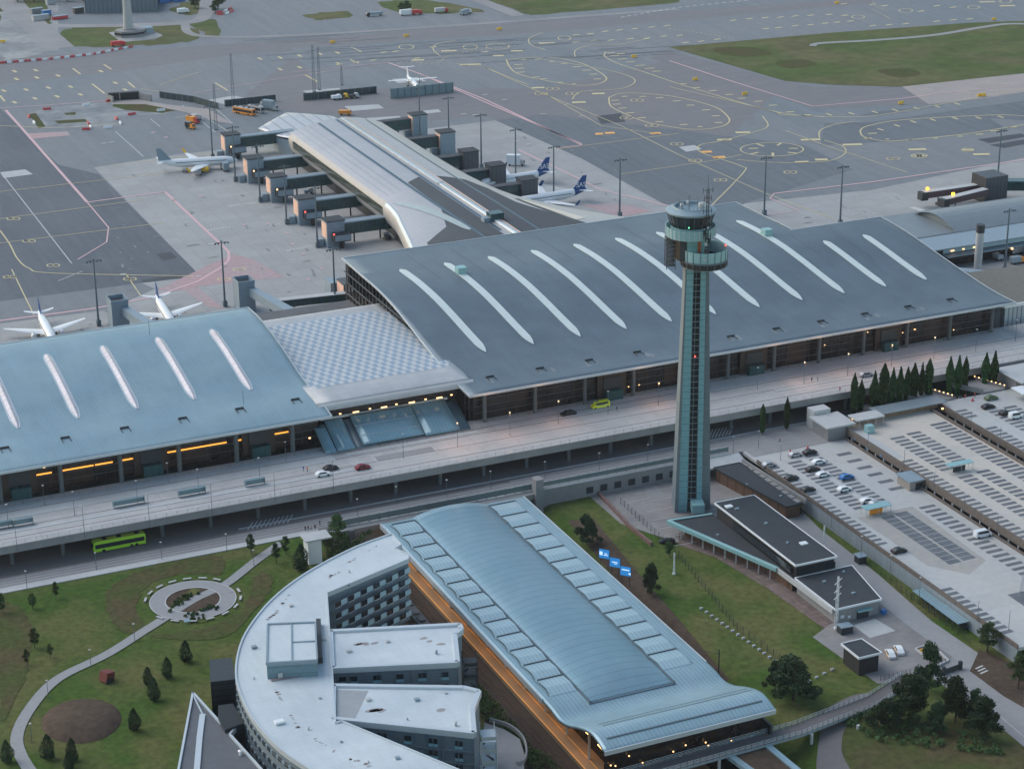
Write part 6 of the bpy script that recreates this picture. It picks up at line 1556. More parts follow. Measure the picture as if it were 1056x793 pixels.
wirefence([(323,404),(330,412),(338,412)], .03, 1.1, 'white railing round the ramp on the first parking deck, upper one', M_rim, 1.0) ; wirefence([(322,397),(331,404),(338,404)], .03, 1.1, 'white railing round the ramp on the first parking deck, lower one', M_rim, 1.0)
# stones along the lawn
sp = [None]
def stone(px, py, i):
    p = at(px, py, ZL_)
    if sp[0] is None:
        b = MB(); b.cb((0,0,.25),(.8,.5,.5)); o = b.build('marker_block', M_pale, None); sp[0] = o; o.location = p
    else: o = sp[0].copy(); COL.objects.link(o); o.location = p
    tag(o, 'small white block in the line of blocks across the lawn, below the wire fence', 'marker block', 'line of white blocks on the lawn')
for i in range(15):
    t = i/14; stone(723+76*t, 628+54*t, i)
for i in range(4): stone(834+8*i, 703-4*i, i)
# gate
g = thing('sliding_gate', 'dark metal gate between two posts across the access road', 'gate'); a, c_ = at(973,696,ZL_), at(990,690,ZL_)
b = MB(); b.wall([a, c_], -4.4, -2.9, .12); b.build('panel', M_darkm, g)
for q in (a, c_): b = MB(); b.bx(q.x-.4,q.x+.4,q.y-.4,q.y+.4,-4.5,-2.2); b.build('gate_post', M_darkm, g)
g = thing('spoil_bin', 'stack of orange barriers in a low pen beside the gate', 'barrier stack'); p = at(957,673,ZL_); b = MB()
for k in range(3): b.cb((p.x,p.y+.5*k,-4.2+.2*k),(3.6,.35,.5))
b.build('barrier', mat('orange_yellow_barrier', (.62,.36,.05), .5, n=(2,.2)), g)
b = MB(); q = ats([(944,670),(960,665),(978,682),(966,688)], ZL_)
for e, f in zip(q, q[1:]+q[:1]): b.wall([e, f], -4.5, -3.9, .4)
b.build('low_pen_wall', M_light, g)
g = thing('garden_shed', 'small dark shed on the yard left of the black hut', 'shed'); p = at(871,652,ZL_); b = MB(); b.cb((p.x,p.y,-3.5),(3.4,2.4,2.0)); b.build('body', M_darkm, g); b = MB(); b.cb((p.x,p.y,-2.4),(3.7,2.7,.2),ry=.06); b.build('roof', M_jbox, g)
g = thing('kiosk', 'small grey kiosk beside the footpath behind the annex', 'kiosk'); p = at(887,580,ZL_); b = MB(); b.cb((p.x,p.y,-3.4),(2.4,2.4,2.2)); b.build('body', M_darkm, g); b = MB(); b.cb((p.x,p.y,-2.2),(2.9,2.9,.25)); b.build('roof', M_jbox, g)
g = thing('waste_bin', 'blue bin at the corner of the annex', 'bin'); p = at(911,633,ZL_); b = MB(); b.cb((p.x,p.y,-3.9),(1.2,1.0,1.2)); b.build('body', M_bluep, g); b = MB(); b.cb((p.x,p.y,-3.25),(1.3,1.1,.12)); b.build('lid', M_bluep, g)
# ------------------------------------------------------------------ aircraft
def airliner(tail, nose_dir, label, L_=37.5, mbody=None, mtail=None, meng=None, mwl=None, letters=None, tprop=False, pods=True, reg=None):
    """tail: world XY of the tail cone tip; nose_dir: angle"""
    s = L_/37.5; rz = nose_dir
    loc = (tail[0]+math.cos(rz)*L_/2, tail[1]+math.sin(rz)*L_/2, 0)
    g = thing('airliner', label, 'airplane', loc, rz)
    mbody = mbody or M_white; h = L_/2; zc = 3.75*s
    prof = [(.03,-h),(.35,-h+.6),(.9,-h+3.2),(1.55,-h+7),(1.95,-h+11),(1.98,-2),(1.98,h-6),(1.85,h-4),(1.5,h-2.3),(.95,h-.9),(.45,h-.2),(.03,h)]
    n = 20; b = MB(); rings = []
    for r_, x in prof:
        r_ *= s if not tprop else s*1.05
        up = max(0, (-h+11*s-x))*.11 if x < -h+11*s else 0
        dn = -max(0, x-(h-5*s))*.06
        rings.append([(x, r_*math.cos(2*PI*i/n), zc+up+dn+r_*1.03*math.sin(2*PI*i/n)) for i in range(n)])
    b.loft(rings, closed=True, cap=True); fu = b.build('fuselage', mbody, g, smooth=True)
    b = MB()
    for sy in (-1, 1):
        r_ = 2.0*s; b.add([(-h+9*s, sy*r_*.985, zc+.5*s), (h-5.2*s, sy*r_*.985, zc+.5*s), (h-5.2*s, sy*r_*.965, zc+.78*s), (-h+9*s, sy*r_*.965, zc+.78*s)], [(0,1,2,3)])
    b.build('window_row', M_darkm, fu)
    b = MB(); b.cb((h-1.9*s, 0, zc+.95*s), (.9*s, 1.9*s, .45*s), ry=.6); b.build('cockpit_window', M_win, fu)
    def wing_pair(name, xr, cr, xt, ct, yr, yt, z0, z1, th, m, tip=None):
        out = []
        for sy in (-1, 1):
            b = MB()
            def sec(x, c, y, z, t): return [(x, sy*y, z), (x-c*.3, sy*y, z+t*.6), (x-c, sy*y, z+.02), (x-c*.4, sy*y, z-t*.4)]
            b.loft([sec(xr, cr, yr, z0, th), sec((xr*.6+xt*.4), cr*.6+ct*.4, yr*.6+yt*.4, z0*.6+z1*.4, th*.7), sec(xt, ct, yt, z1, th*.3)], closed=True, cap=True)
            o = b.build(name, m, g); out.append(o)
            if tip:
                b = MB(); b.loft([sec(xt-.2, ct*.9, yt, z1, .1), [(xt-1.9, sy*(yt+.45), z1+2.3*s), (xt-2.1, sy*(yt+.5), z1+2.35*s), (xt-2.7, sy*(yt+.5), z1+2.3*s), (xt-2.4, sy*(yt+.4), z1+2.3*s)]], closed=True, cap=True); b.build('winglet', tip, o)
        return out
    if tprop:
        wing_pair('wing', 3.2*s, 3.6*s, 2.4*s, 2.0*s, 0, 19*s, zc+2.1*s, zc+2.3*s, .5*s, mbody)
    else:
        wing_pair('wing', 6.3*s, 7.2*s, -3.1*s, 1.7*s, 1.2*s, 17.0*s, zc-1.2*s, zc+.1*s, .9*s, mbody, mwl)
    zt = zc+1.0*s
    if tprop:
        wing_pair('tailplane', -h+4*s, 2.2*s, -h+2.4*s, 1.4*s, 0, 6*s, zc+8.0*s, zc+8.0*s, .25*s, mbody)
    else: wing_pair('tailplane', -h+5.5*s, 3.6*s, -h+1.8*s, 1.5*s, .6*s, 6.2*s, zt+.3*s, zt+.8*s, .3*s, mbody)
    fh = 8.0*s; b = MB(); f0 = zc+1.5*s
    b.loft([[(-h+8.2*s,-.22*s,f0-.7*s),(-h+8.2*s,.22*s,f0-.7*s),(-h+1.4*s,.1*s,f0-.2*s),(-h+1.4*s,-.1*s,f0-.2*s)], [(-h+2.6*s,-.08*s,f0+5.9*s),(-h+2.6*s,.08*s,f0+5.9*s),(-h+.5*s,.04*s,f0+5.9*s),(-h+.5*s,-.04*s,f0+5.9*s)]], closed=True, cap=True)
    fin = b.build('tail_fin', mtail or mbody, g)
    if letters:
        for sy in (-1, 1):
            text_mesh('tail_letters', letters, 3.0*s, M_white, fin, (-h+3.4*s, sy*.26*s, f0+1.9*s), (PI/2, 0, PI if sy > 0 else 0), .02)
        b = MB(); b.loft([[(x, 2.03*s*kk*math.cos(a), zc+max(0,(-h+11*s-x))*.11+2.08*s*kk*math.sin(a)) for a in [i*2*PI/16 for i in range(16)]] for x, kk in ((-h+1.0*s,.30),(-h+3.2*s,.47),(-h+7*s,.80))], closed=True); b.build('tail_band', mtail, fu, smooth=True)
    for sy in (-1, 1):
        b = MB()
        if tprop: b.lathe([(.1,-1.5*s),(.6*s,-1*s),(.65*s,3*s),(.2,4.6*s)], (1.5*s, sy*4.2*s, zc+1.7*s), 12, axis='x')
        else: b.lathe([(.45*s,-2.0*s),(.85*s,-1.4*s),(1.1*s,.2*s),(1.12*s,1.6*s),(.98*s,1.9*s)], (3.0*s, sy*5.8*s, zc-2.0*s), 16, axis='x')
        e = b.build('engine', meng or mbody, g, smooth=True)
        if not tprop: b = MB(); b.cb((2.3*s, sy*5.8*s, zc-1.0*s), (3.4*s,.3*s,1.0*s)); b.build('pylon', mbody, e)
        else: b = MB(); b.cb((6.2*s, sy*4.2*s, zc+1.7*s), (.1,.25,3.6*s)); b.cb((6.2*s, sy*4.2*s, zc+1.7*s), (.1,3.6*s,.25)); b.build('propeller', M_darkm, e)
    for x, y in ((h-5*s,0),(.5*s,-3.6*s),(.5*s,3.6*s)):
        b = MB(); b.rod((x,y,.4),(x,y,zc-1.4*s),.14); [b.rod((x,y+q-.16,.48),(x,y+q+.16,.48),.48,k=12) for q in (-.4,.4)]; b.build('landing_gear', M_blk, g)
    return g
def aim(px_t, px_n, z=3.7):
    a = at(*px_t, z); c = at(*px_n, z); return (a.x, a.y), math.atan2(c.y-a.y, c.x-a.x)
t_, a_ = aim((160.5,168.5),(243,163.5), 4.2); airliner(t_, a_, 'white airliner with grey tail and yellow engines parked at the far left jet bridge', 36, mtail=M_greyt, meng=M_ylw, mwl=M_ylw)
t_, a_ = aim((39.5,319),(54,346), 4.5); airliner(t_, a_, 'white airliner with dark blue fin behind the left terminal, nearer the left edge', 31.5, mtail=M_navy, mwl=M_jbox)
t_, a_ = aim((160.5,303),(177,329), 4.5); airliner(t_, a_, 'white airliner with dark blue fin behind the left terminal, the right hand one of two', 31.5, mtail=M_navy, mwl=M_jbox)
t_, a_ = aim((568,175),(532,180.5), 5); airliner(t_, a_, 'white airliner with blue lettered fin right of the pier, the farther of two', 36, mtail=M_navy, mwl=M_navy, letters='SAS')
t_, a_ = aim((606,194),(566,200), 5); airliner(t_, a_, 'white airliner with blue lettered fin right of the pier, the nearer of two', 36, mtail=M_navy, mwl=M_navy, letters='SAS')
t_, a_ = aim((419.5,79),(431,90), 2.5); airliner(t_, a_, 'small white propeller plane with T-tail beyond the pier beside the pale blast fence', 25, meng=M_white, tprop=True, mtail=M_white)

# ------------------------------------------------------------------ road vehicles
def car(x, y, z, rz, paint, label, kind='hatch', L_=4.4, group=None, name='car', cat='car'):
    g = thing(name, label, cat, (x, y, z), rz, group); h = L_/2
    if kind == 'van': pr = [(-h,.3),(h,.3),(h,.95),(h-.7,1.15),(h-1.4,2.0),(-h+.1,2.1),(-h,1.2)]; gl = [(h-.78,1.2),(h-1.36,1.9),(-h+.6,1.95),(-h+.5,1.25)]; W_ = 1.9
    else: pr = [(-h,.3),(h,.3),(h,.72),(h-.9,.92),(h-1.75,1.42),(-h+1.1,1.46),(-h+.25,.98),(-h,.9)]; gl = [(h-1.02,.95),(h-1.74,1.36),(-h+1.14,1.39),(-h+.5,.98)]; W_ = 1.78
    b = MB(); b.loft([[(px, sy*W_/2*(1 if pz_ < 1 else .86), pz_) for px, pz_ in pr] for sy in (-1, 1)], closed=True, cap=True); b.build('body', paint, g)
    b = MB(); b.loft([[(px, sy*(W_/2*.90 if pz_ > 1.05 else W_/2*.985)+sy*.012, pz_) for px, pz_ in gl] for sy in (-1, 1)], closed=True, cap=True); wi = b.build('windows', M_win, g)
    b = MB(); t_ = max(p[1] for p in pr); b.bx(-h+1.25 if kind != 'van' else -h+.5, h-1.95 if kind != 'van' else h-1.6, -W_*.40, W_*.40, t_-.03, t_+.035); b.build('roof_panel', paint, g)
    for qx in (h-.85, -h+.8):
        for qy in (-W_/2+.08, W_/2-.08): b = MB(); b.rod((qx,qy-.11,.32),(qx,qy+.11,.32),.32,k=12); b.build('wheel', M_blk, g)
    for qy in (-.6,.6): b = MB(); b.cb((h-.02,qy,.68),(.08,.32,.16)); b.build('headlight', M_pale, g); b = MB(); b.cb((-h+.02,qy,.78),(.08,.3,.16)); b.build('tail_light', M_redp, g)
    return g
def carp(px, py, z, rz, paint, label, **k): p = at(px, py, z); return car(p.x, p.y, z, rz, paint, label, **k)
g = carp(619,420,7.0,PI,M_yglow,'bright yellow emergency van parked by the main terminal entrance',kind='van',L_=5.9,name='van',cat='van')
b = MB(); b.bx(-1.6,1.4,-.97,.97,1.0,1.12); b.build('side_stripe', M_bluep, g); b = MB(); b.cb((1.2,0,2.2),(.3,1.3,.16)); b.build('light_bar', M_bluep, g)
carp(586,428,7,PI,M_blackp,'black car parked left of the yellow van',L_=4.9)
carp(374,483.5,7,0,M_drkred,'dark red car driving on the elevated road')
carp(333,490.5,7,0,M_white,'white car on the elevated road left of the red one')
carp(341,484.5,7,.05,M_blackp,'black car just behind the white car on the elevated road')
carp(893,388,7,0,M_silver,'silver estate car by the main terminal above the poplars',L_=4.8)
carp(1013,330,7,1.2,M_blackp,'motorbike-dark small car parked past the right end of the terminal') if 0 else None
carp(820,470.5,.04,0,M_silver,'silver hatchback near the two red cones at the top of the first deck')
carp(835,468,.04,0,M_blackp,'black estate car at the top of the first deck')
carp(844,478,.04,0,M_white,'white car in the second bay column, topmost white one')
carp(838,485.5,.04,0,M_blackp,'black car in the middle of the first deck between two white cars')
carp(848.5,491,.04,0,M_white,'white car left of the bright blue car')
carp(873,493.5,.04,0,M_bluep,'bright blue car on the first parking deck')
carp(870.5,506,.04,0,M_white,'white car below the bright blue car')
carp(894,518,.04,0,M_white,'white car next to the parking shelter on the first deck')
carp(903,521,.04,0,M_silver,'silver car half under the parking shelter on the first deck')
carp(816,494.5,.04,0,M_blackp,'dark teal black car on the left edge row of the first deck, upper one')
carp(833,506.5,.04,0,M_blackp,'dark car with red tail lamp, lower one on the left edge of the first deck')
carp(793,481,.04,0,M_silver,'grey car at the upper left corner of the first deck')
carp(927,569.5,.04,0,M_blackp,'lone black car low on the left edge of the first deck')
carp(1013,553,.04,0,M_white,'white van parked alone on the right side of the first deck',kind='van',L_=5.2,name='van',cat='van')
carp(1022,412,3.0,0,M_green,'green car on the upper right deck'); carp(1019,421,3.0,0,M_blackp,'dark blue black car on the upper right deck')
carp(1037,427.5,3.0,0,M_blackp,'black car beside the white van on the upper right deck'); carp(1047,431,3.0,0,M_white,'white van at the right edge on the upper right deck',kind='van',name='van',cat='van')
for px, py, m1, l in ((918,676,M_white,'white patrol car with orange side beside the black hut, left one'),(927,672,M_white,'white patrol car with orange side beside the black hut, right one')):
    g = carp(px,py,-4.5,R(70),m1,l,L_=4.7); b = MB(); b.bx(-2.0,1.9,-.92,.92,.42,.66); b.build('orange_stripe', mat('amber_orange', (.75,.36,.03), .4, n=None), g)
carp(688,560,-4.5,2.6,M_blackp,'dark car parked near the pointed wing at the lawn edge'); carp(1016+0,333+0,7,.2,M_darkm,'dark grey car past the right end of the dark roof')
carp(822,528,-4.5,-1.1,M_blackp,'black car parked behind the black roofed block')
# apron vehicles
def truck(px, py, rz, mcab, mbox, label, L_=7, h=3.2, name='service_truck'):
    p = at(px, py); g = thing(name, label, 'truck', (p.x, p.y, 0.03), rz)
    b = MB(); b.bx(-L_/2, L_/2-2.0, -1.2, 1.2, .9, h); b.build('box_body', mbox, g)
    b = MB(); b.loft([[(L_/2-1.9,y,.6),(L_/2,y,.6),(L_/2,y,1.5),(L_/2-.5,y,2.5),(L_/2-1.9,y,2.6)] for y in (-1.15,1.15)], closed=True, cap=True); c_ = b.build('cab', mcab, g)
    b = MB(); b.cb((L_/2-.18,0,2.0),(.12,2.0,.8),ry=-.45); b.build('windscreen', M_win, c_)
    for x in (-L_/2+1.2, L_/2-1.1):
        for y in (-1.05,1.05): b = MB(); b.rod((x,y-.15,.45),(x,y+.15,.45),.45,k=10); b.build('wheel', M_blk, g)
    return g
p = at(252,118); bus((p.x,p.y,.03), R(-60), 'orange airport bus on the far apron left of the pier head', M_orp, M_pale, 13)
p = at(264,116); bus((p.x,p.y,.03), R(-60), 'white apron bus right of the orange bus', M_pale, M_pale, 9)
truck(199,127,R(-60),M_redp,M_orp,'orange and white service truck beyond the left jet bridge, upper one'); truck(196.5,133,R(-60),M_orp,M_blackp,'dark service truck with orange cab beyond the left jet bridge, lower one',5)
truck(201,125,R(20),M_pale,M_pale,'pale box truck next to the orange service truck'); truck(279,114,R(-50),M_pale,M_jbox,'grey high-lift truck near the pier head',8,5)
truck(274,112,R(-60),M_redp,M_pale,'white truck with red cab near the pier head',5); truck(532,171,R(-30),M_pale,M_white,'white high-lift catering truck beside the farther lettered airliner',8,5)
truck(205,180,R(70),M_ylw,M_silver,'silver loader truck under the white airliner wing',6,2.6); truck(232,176,R(90),M_darkm,M_jbox,'dark stair truck at the nose of the white airliner',6,4); truck(191,177,R(80),M_blackp,M_pale,'dark belt loader at the rear of the white airliner',5,2.2)
truck(354,102,0,M_ylw,M_darkm,'yellow topped tug beyond the far blast fence',5,2); truck(347,103,0,M_white,M_white,'white van right of the lattice mast beyond the pier',5,2.2,name='van'); truck(365,101.5,0,M_pale,M_darkm,'dark and white loader beyond the pier',5,2)
truck(356,119,R(-30),M_orp,M_orp,'orange vehicle behind the pier head',6,2.4); truck(122,48,R(0),M_redp,M_redp,'red truck beside the barrier row on the runway edge',8,3)
truck(128,125,R(200),M_darkm,M_darkm,'dark dolly train on the left apron',4,1.5) if 0 else None
truck(420,16,0,M_white,M_white,'white truck on the grass beyond the runway',9,3.4); truck(430,15.5,0,M_redp,M_redp,'red trailer right of the white truck beyond the runway',6,3); truck(455,13.5,0,M_redp,M_pale,'red roofed trailer beyond the runway',8,3); truck(480,15,R(30),M_white,M_jbox,'pale crane truck beyond the runway, rightmost vehicle',9,3)
truck(386,17,R(180),M_blackp,M_jbox,'dark lorry left of the white truck beyond the runway',10,2.5); truck(189,14,0,M_white,M_white,'white vehicle in the yard beside the parking trees',7,3)
truck(266,187,R(60),M_white,M_jbox,'small pale tug beneath the second left jet bridge',4,1.8) if 0 else None
SV = [(330,158,'baggage tug parked beside the far left walkway'),(287,173,'baggage tug beneath the second farthest walkway'),(318,200,'white service cart beneath the third walkway'),(309,223,'white service cart beneath the second walkway'),(399,247,'small service cart beneath the nearest walkway'),(262,180,'white belt loader beneath the farthest left walkway')]
for x, y, l in SV: truck(x, y, R(random.choice((0, 90, 45))), M_pale, random.choice((M_jbox, M_pale, M_darkm)), l, 4.2, 1.9, name='service_cart')
g = thing('tail_boom', 'red tow tug with wing-like boom beside the fourth right jet bridge', 'tug'); p = at(462,158); b = MB(); b.cb((p.x,p.y,2.2),(8,1.2,.5),ry=-.3,rz=.3); b.build('boom', M_redp, g); b = MB(); b.cb((p.x-1,p.y,.8),(4,2,1.4),rz=.3); b.build('body', M_redp, g)

# blast fences
def blast(px, h, m, label, t=.5):
    g = thing('blast_fence', label, 'fence'); q = ats(px); b = MB(); b.wall(q, .0, h, t); b.build('screen', m, g)
    b = MB()
    for a, c in zip(q, q[1:]):
        a = Vector(a); c = Vector(c); n = int((c-a).length/3.5); 
        for i in range(n+1): p_ = a+(c-a)*i/n; b.bx(p_.x-.12,p_.x+.12,p_.y-t/2-.3,p_.y+t/2+.2,0,h+.15)
    b.build('post', M_pole, g)
M_bf = mat('dark_teal_screen', (.03,.055,.065), .6, .2, n=(1,.2))
blast([(165,101),(200,106),(225,113)], 3.2, M_bf, 'long dark angled blast fence left of the pier head'); blast([(232,110),(284,104.5)], 3.2, M_bf, 'short dark blast fence in the middle'); blast([(313,104),(388,96.5)], 3.6, M_bf, 'dark blast fence beyond the pier roof')
blast([(403,102),(467,95)], 5.0, mat('pale_teal_screen', (.16,.24,.27), .5, .2, n=(1,.1)), 'pale blue blast fence behind the small propeller plane')
# barriers round the works area
bp = {}
def barrier(p, rz, red, grp, lab):
    if red not in bp:
        b = MB(); b.loft([[(-2.0,-.5,0),(2.0,-.5,0),(2.0,.5,0),(-2.0,.5,0)],[(-2.0,-.2,1.1),(2.0,-.2,1.1),(2.0,.2,1.1),(-2.0,.2,1.1)]], closed=True, cap=True); o = b.build('barrier_block', M_redp if red else M_white); bp[red] = o
    else: o = bp[red].copy(); COL.objects.link(o)
    o.location = (p[0], p[1], .04); o.rotation_euler = (0,0,rz); tag(o, ('red' if red else 'white')+' plastic barrier block '+lab, 'barrier', grp+(', red ones' if red else ', white ones'))
def barline(px, grp, lab, step=7.5, alt=1):
    q = [Vector(p) for p in ats(px)]; k = 0
    for a, c in zip(q, q[1:]):
        L_ = (c-a).length; n = max(1, int(L_/step)); d = (c-a)/n; rz = math.atan2(d.y, d.x)
        for i in range(n): barrier(a+d*(i+.5), rz, (k % 2 == 0), grp, lab); k += 1
barline([(0,66),(50,62),(95,57),(136,49)], 'barriers along the runway edge', 'in the long row along the runway edge', 2.9)
barline([(27,115),(70,112),(108,106),(118,104)], 'barriers on the far side of the works area', 'on the far side of the works area', 11)
barline([(28,118),(32,124),(39,131)], 'barriers on the left side of the works area', 'on the left side of the works area', 8); barline([(82,134.5),(96,134),(127,131)], 'barriers on the near side of the works area', 'on the near side of the works area', 9)
barline([(90,126),(95,134)], 'barriers in the notch of the works area', 'in the notch of the works area', 7); barline([(118,121),(122,125),(127,131)], 'barriers at the right end of the works area', 'at the right end of the works area', 7); barline([(122,121),(150,116.5),(182,113)], 'barriers along the tunnel ramp', 'along the tunnel ramp', 9)
barline([(222,14),(230,13),(240,9)], 'barriers by the trees beyond the runway', 'stacked by the trees beyond the runway', 4.5); barline([(222,16),(232,15.5),(241,12)], 'barriers by the trees beyond the runway, front row', 'in the front row by the trees beyond the runway', 4.5)
# tunnel mouth
g = thing('tunnel_portal', 'dark rectangular vehicle tunnel mouth sunk beside the taxiway', 'tunnel'); q0, q1 = at(112,104.0), at(144,102)
b = MB(); d = (q1-q0); b.wall([q0, q1], .05, 3.6, .6); b.build('opening', M_blk, g)
b = MB(); b.wall([q0, q1], 3.6, 4.3, 1.2); b.wall([at(144,102.3), at(156,105)], .05, 3.4, .8); b.wall([at(111,103.5), at(117,106)], .05, 3, .8); b.rod(q0.lerp(q1,.35)+Vector((0,-1,0)), q0.lerp(q1,.35)+Vector((0,-1,3.6)), .25); b.build('concrete_frame', M_cwall, g)
shet('tunnel_ramp', [(112,105),(144,103),(170,108),(215,113),(240,128),(225,126),(190,116),(150,108),(117,108)], M_concb, 5)
# far yard: hangar, radar tower
q = [tuple(at(88,14)[:2]), tuple(at(161,12)[:2])]; a, c_ = Vector(q[0]), Vector(q[1]); d = (c_-a).normalized(); nr = Vector((-d.y, d.x))
g = thing('hangar', 'grey ribbed shed with pale roof in the yard beyond the runway', 'shed'); b = MB(); b.prism([a, c_, c_+nr*50, a+nr*50], 0, 8.5); b.build('wall', mat('ribbed_blue_cladding', (.13,.17,.21), .6, .1, n=(.3,.1), stripe=(0,2.4,.5,.3)), g)
b = MB(); b.prism([a-nr*1-d*1, c_-nr*1+d*1, c_+nr*51+d*1, a+nr*51-d*1], 8.5, 9.0); b.build('roof', M_jbox, g)
p = at(133,37); g = thing('radar_tower', 'pale tapering concrete radar tower standing on a small round building at the top left', 'tower', p)
b = MB(); b.lathe([(3.0,4),(2.3,16),(2.0,44)], (0,0,0), 16); b.build('shaft', M_pale, g, smooth=True)
b = MB(); b.lathe([(6.5,0),(6.5,3.4),(6,3.6),(.1,3.8)], (1,0,0), 8, sx=1.4); b.build('base_building', M_cwall, g); b = MB(); b.lathe([(6.6,1.2),(6.6,2.4)], (1,0,0), 8, sx=1.4); b.build('window_band', M_win, g); b = MB(); b.cb((10,4,1.6),(9,7,3.2)); b.build('annex', M_jbox, g)
for i, (x, y, w_, h_, m_, l) in enumerate([(38,14,7,3,M_cwall,'grey hut in the yard at the top left'),(48,16,5,3,M_bluep,'blue container in the yard at the top left'),(62,20,9,2,M_redp,'reddish scrap pile box in the yard at the top left'),(42,21,10,3,M_pale,'white container in the yard at the top left'),(170,3,8,3,M_bluep,'blue container right of the shed'),(184,2,8,3,M_bluep,'blue container farther right of the shed'),(52,5,5,3,M_pale,'pale cabin at the upper left corner'),(81,14,6,3.4,M_darkm,'dark container beside the shed')]):
    p = at(x, y); g = thing('site_container', l, 'container', (p.x,p.y,0), .2); b = MB(); b.bx(-w_/2,w_/2,-1.4,1.4,.15,h_); b.build('body', m_, g); b = MB(); b.bx(-w_/2-.1,w_/2+.1,-1.5,1.5,h_,h_+.15); b.build('roof', M_jbox, g)
# small yellow runway signs
for i, (x, y, l) in enumerate([(80,39.5,'left of the pier, on the runway shoulder'),(103,36.5,'second on the runway shoulder'),(175,31.8,'beyond the propeller plane'),(343,45,'far left part of the taxiway'),(863,4.5,'near the top edge right of centre'),(654,60,'among the curved taxiway lines'),(717,83.5,'left of the grass island, upper one'),(768,98.5,'left of the grass island, lower one'),(929,108,'below the grass island'),(1010.5,100,'on the brown concrete, left one of a pair'),(1014,99.8,'on the brown concrete, right one of a pair'),(961,198.5,'beyond the dark roof near the red ground'),(1025,21.5,'on the grass island far right')]):
    if i < 3: x, y = [(419,38.6),(3,44.5),(515,31.6)][i]
    p = at(x, y); g = thing('taxiway_sign', 'tiny yellow taxiway sign '+l, 'sign', (p.x,p.y,.03), .1); b = MB(); b.bx(-1.5,1.5,-.2,.2,.3,1.6); b.build('panel', M_ylw, g); b = MB(); b.bx(-1.2,-1,-.1,.1,0,.3); b.bx(1,1.2,-.1,.1,0,.3); b.build('leg', M_darkm, g)

# ------------------------------------------------------------------ right hand pier and low buildings
EP = thing('side_pier', 'grey flat and curved roofed pier building at the right edge behind the main terminal', 'building')
b = MB(); b.bx(431, 560, 640, 655, 0, 7.6); b.bx(440, 560, 655, 683, 0, 6.5); b.build('wall', M_gls, EP)
b = MB(); b.bx(446, 560, 652, 685, 6.5, 7.3); b.build('roof', mat('grey_pier_roof', (.20,.235,.255), .5, .15, n=(.3,.08), stripe=(0,3,.12,.12)), EP)
rg = [[(x, 655+28*t, 7.5+3.4*math.sin(PI*t)) for t in [i/8 for i in range(9)]] for x in (478, 480, 500, 530, 560)]
b = MB(); b.loft(rg); b.loft([[(480, y, z) for _, y, z in rg[0]], [(480, y, 7.2) for _, y, z in rg[0]]]); b.build('vaulted_roof', MATS['grey_pier_roof'], EP)
b = MB(); b.bx(431, 560, 637.5, 652, 7.6, 8.1); b.bx(462, 560, 636.6, 640, 4.5, 4.9); b.build('front_roof', M_jbox, EP)
b = MB(); b.bx(462, 560, 639.6, 639.95, 5.3, 6.9); b.build('pale_band', M_hpan, EP)
b = MB(); [b.cb((x, 639.4, 6.1), (w_, .2, .3)) for x, w_ in ((466,1.5),(471,.8),(476,1.2))]; b.cb((491,636,4.5),(.6,.6,.6)); b.build('warm_window', M_warm, EP)
b = MB(); b.bx(497,507,636,636.4,.4,3.2); so_ = b.build('shop_sign', M_bluep, EP); b = MB(); b.bx(497.5,506,635.7,635.99,2.0,2.6); b.build('sign_stripe', M_ora, so_)
g = thing('glass_connector', 'low glass walled block with grey roof between main terminal and right hand pier', 'building')
b = MB(); b.bx(431,449,607,634,0,9); b.build('glass_wall', M_glsd, g); b = MB(); b.bx(430.6,449.6,606.4,636,9,9.5); b.build('roof', mat('grey_felt_roof', (.15,.17,.19), .7, n=(.4,.1)), g)
b = MB(); b.prism([(449.6,612),(449.6,618),(462,606),(462,600)], 5, 8.5); b.build('glazed_walkway', M_jbox, g)
b = MB(); b.bx(455,466,592,604,0,8.5); b.build('end_block', M_jbox, g); b = MB(); b.bx(455.6,465.4,592.6,603.4,8.5,8.6); b.build('roof_well', M_darkm, g)
g = thing('exhaust_stack', 'pale round steel chimney with dark cap beside the right hand pier', 'chimney'); p = at(1008,279)
b = MB(); b.rod((p.x,p.y,0),(p.x,p.y,15),1.5,1.5,16); b.build('shaft', M_pale, g, smooth=True); b = MB(); b.rod((p.x,p.y,15),(p.x,p.y,18),1.6,1.6,16); b.build('cap', M_darkm, g)
g = thing('green_roof_building', 'low building with moss coloured flat roof and white ribbed eave at the right edge', 'building')
b = MB(); b.prism([(436,566),(470,566),(470,598),(440,600),(432,585)], 0, 11.5); b.build('ribbed_wall', mat('white_ribbed_wall', (.45,.50,.53), .5, n=(.5,.05), stripe=(0,1.8,.5,.6)), g)
b = MB(); b.prism([(435,565),(471,565),(471,599),(439,601),(431,585)], 11.5, 12); ro = b.build('roof', mat('moss_roof', (.15,.145,.125), .9, n=(.6,.15)), g)
b = MB(); b.wall([(439,601),(431,585),(435,565),(471,565)], 11.2, 12.3, .5); b.build('roof_edge', M_white, ro)
jb = thing('jet_bridge', 'jet bridge tower with two reddish telescopic arms at the far right', 'jet bridge'); p = at(1010,213)
b = MB(); b.bx(p.x+4,p.x+15,p.y+2,p.y+12,0,11); b.build('stair_tower', M_jdark, jb)
M_rj = mat('reddish_dark_cladding', (.12,.075,.08), .5, .2, n=(1,.2), stripe=(0,.8,.15,.4))
docking(jb, (p.x+4,p.y+2), (p.x-20,p.y-3), 4.5, 3, M_rj); docking(jb, (p.x+5,p.y+9), (p.x-22,p.y+9), 4.5, 3, M_rj)
b = MB(); b.prism([(p.x+15,p.y+3),(p.x+15,p.y+9),(p.x+50,p.y-8),(p.x+50,p.y-14)], 4, 8); b.build('glazed_walkway', M_glsd, jb)
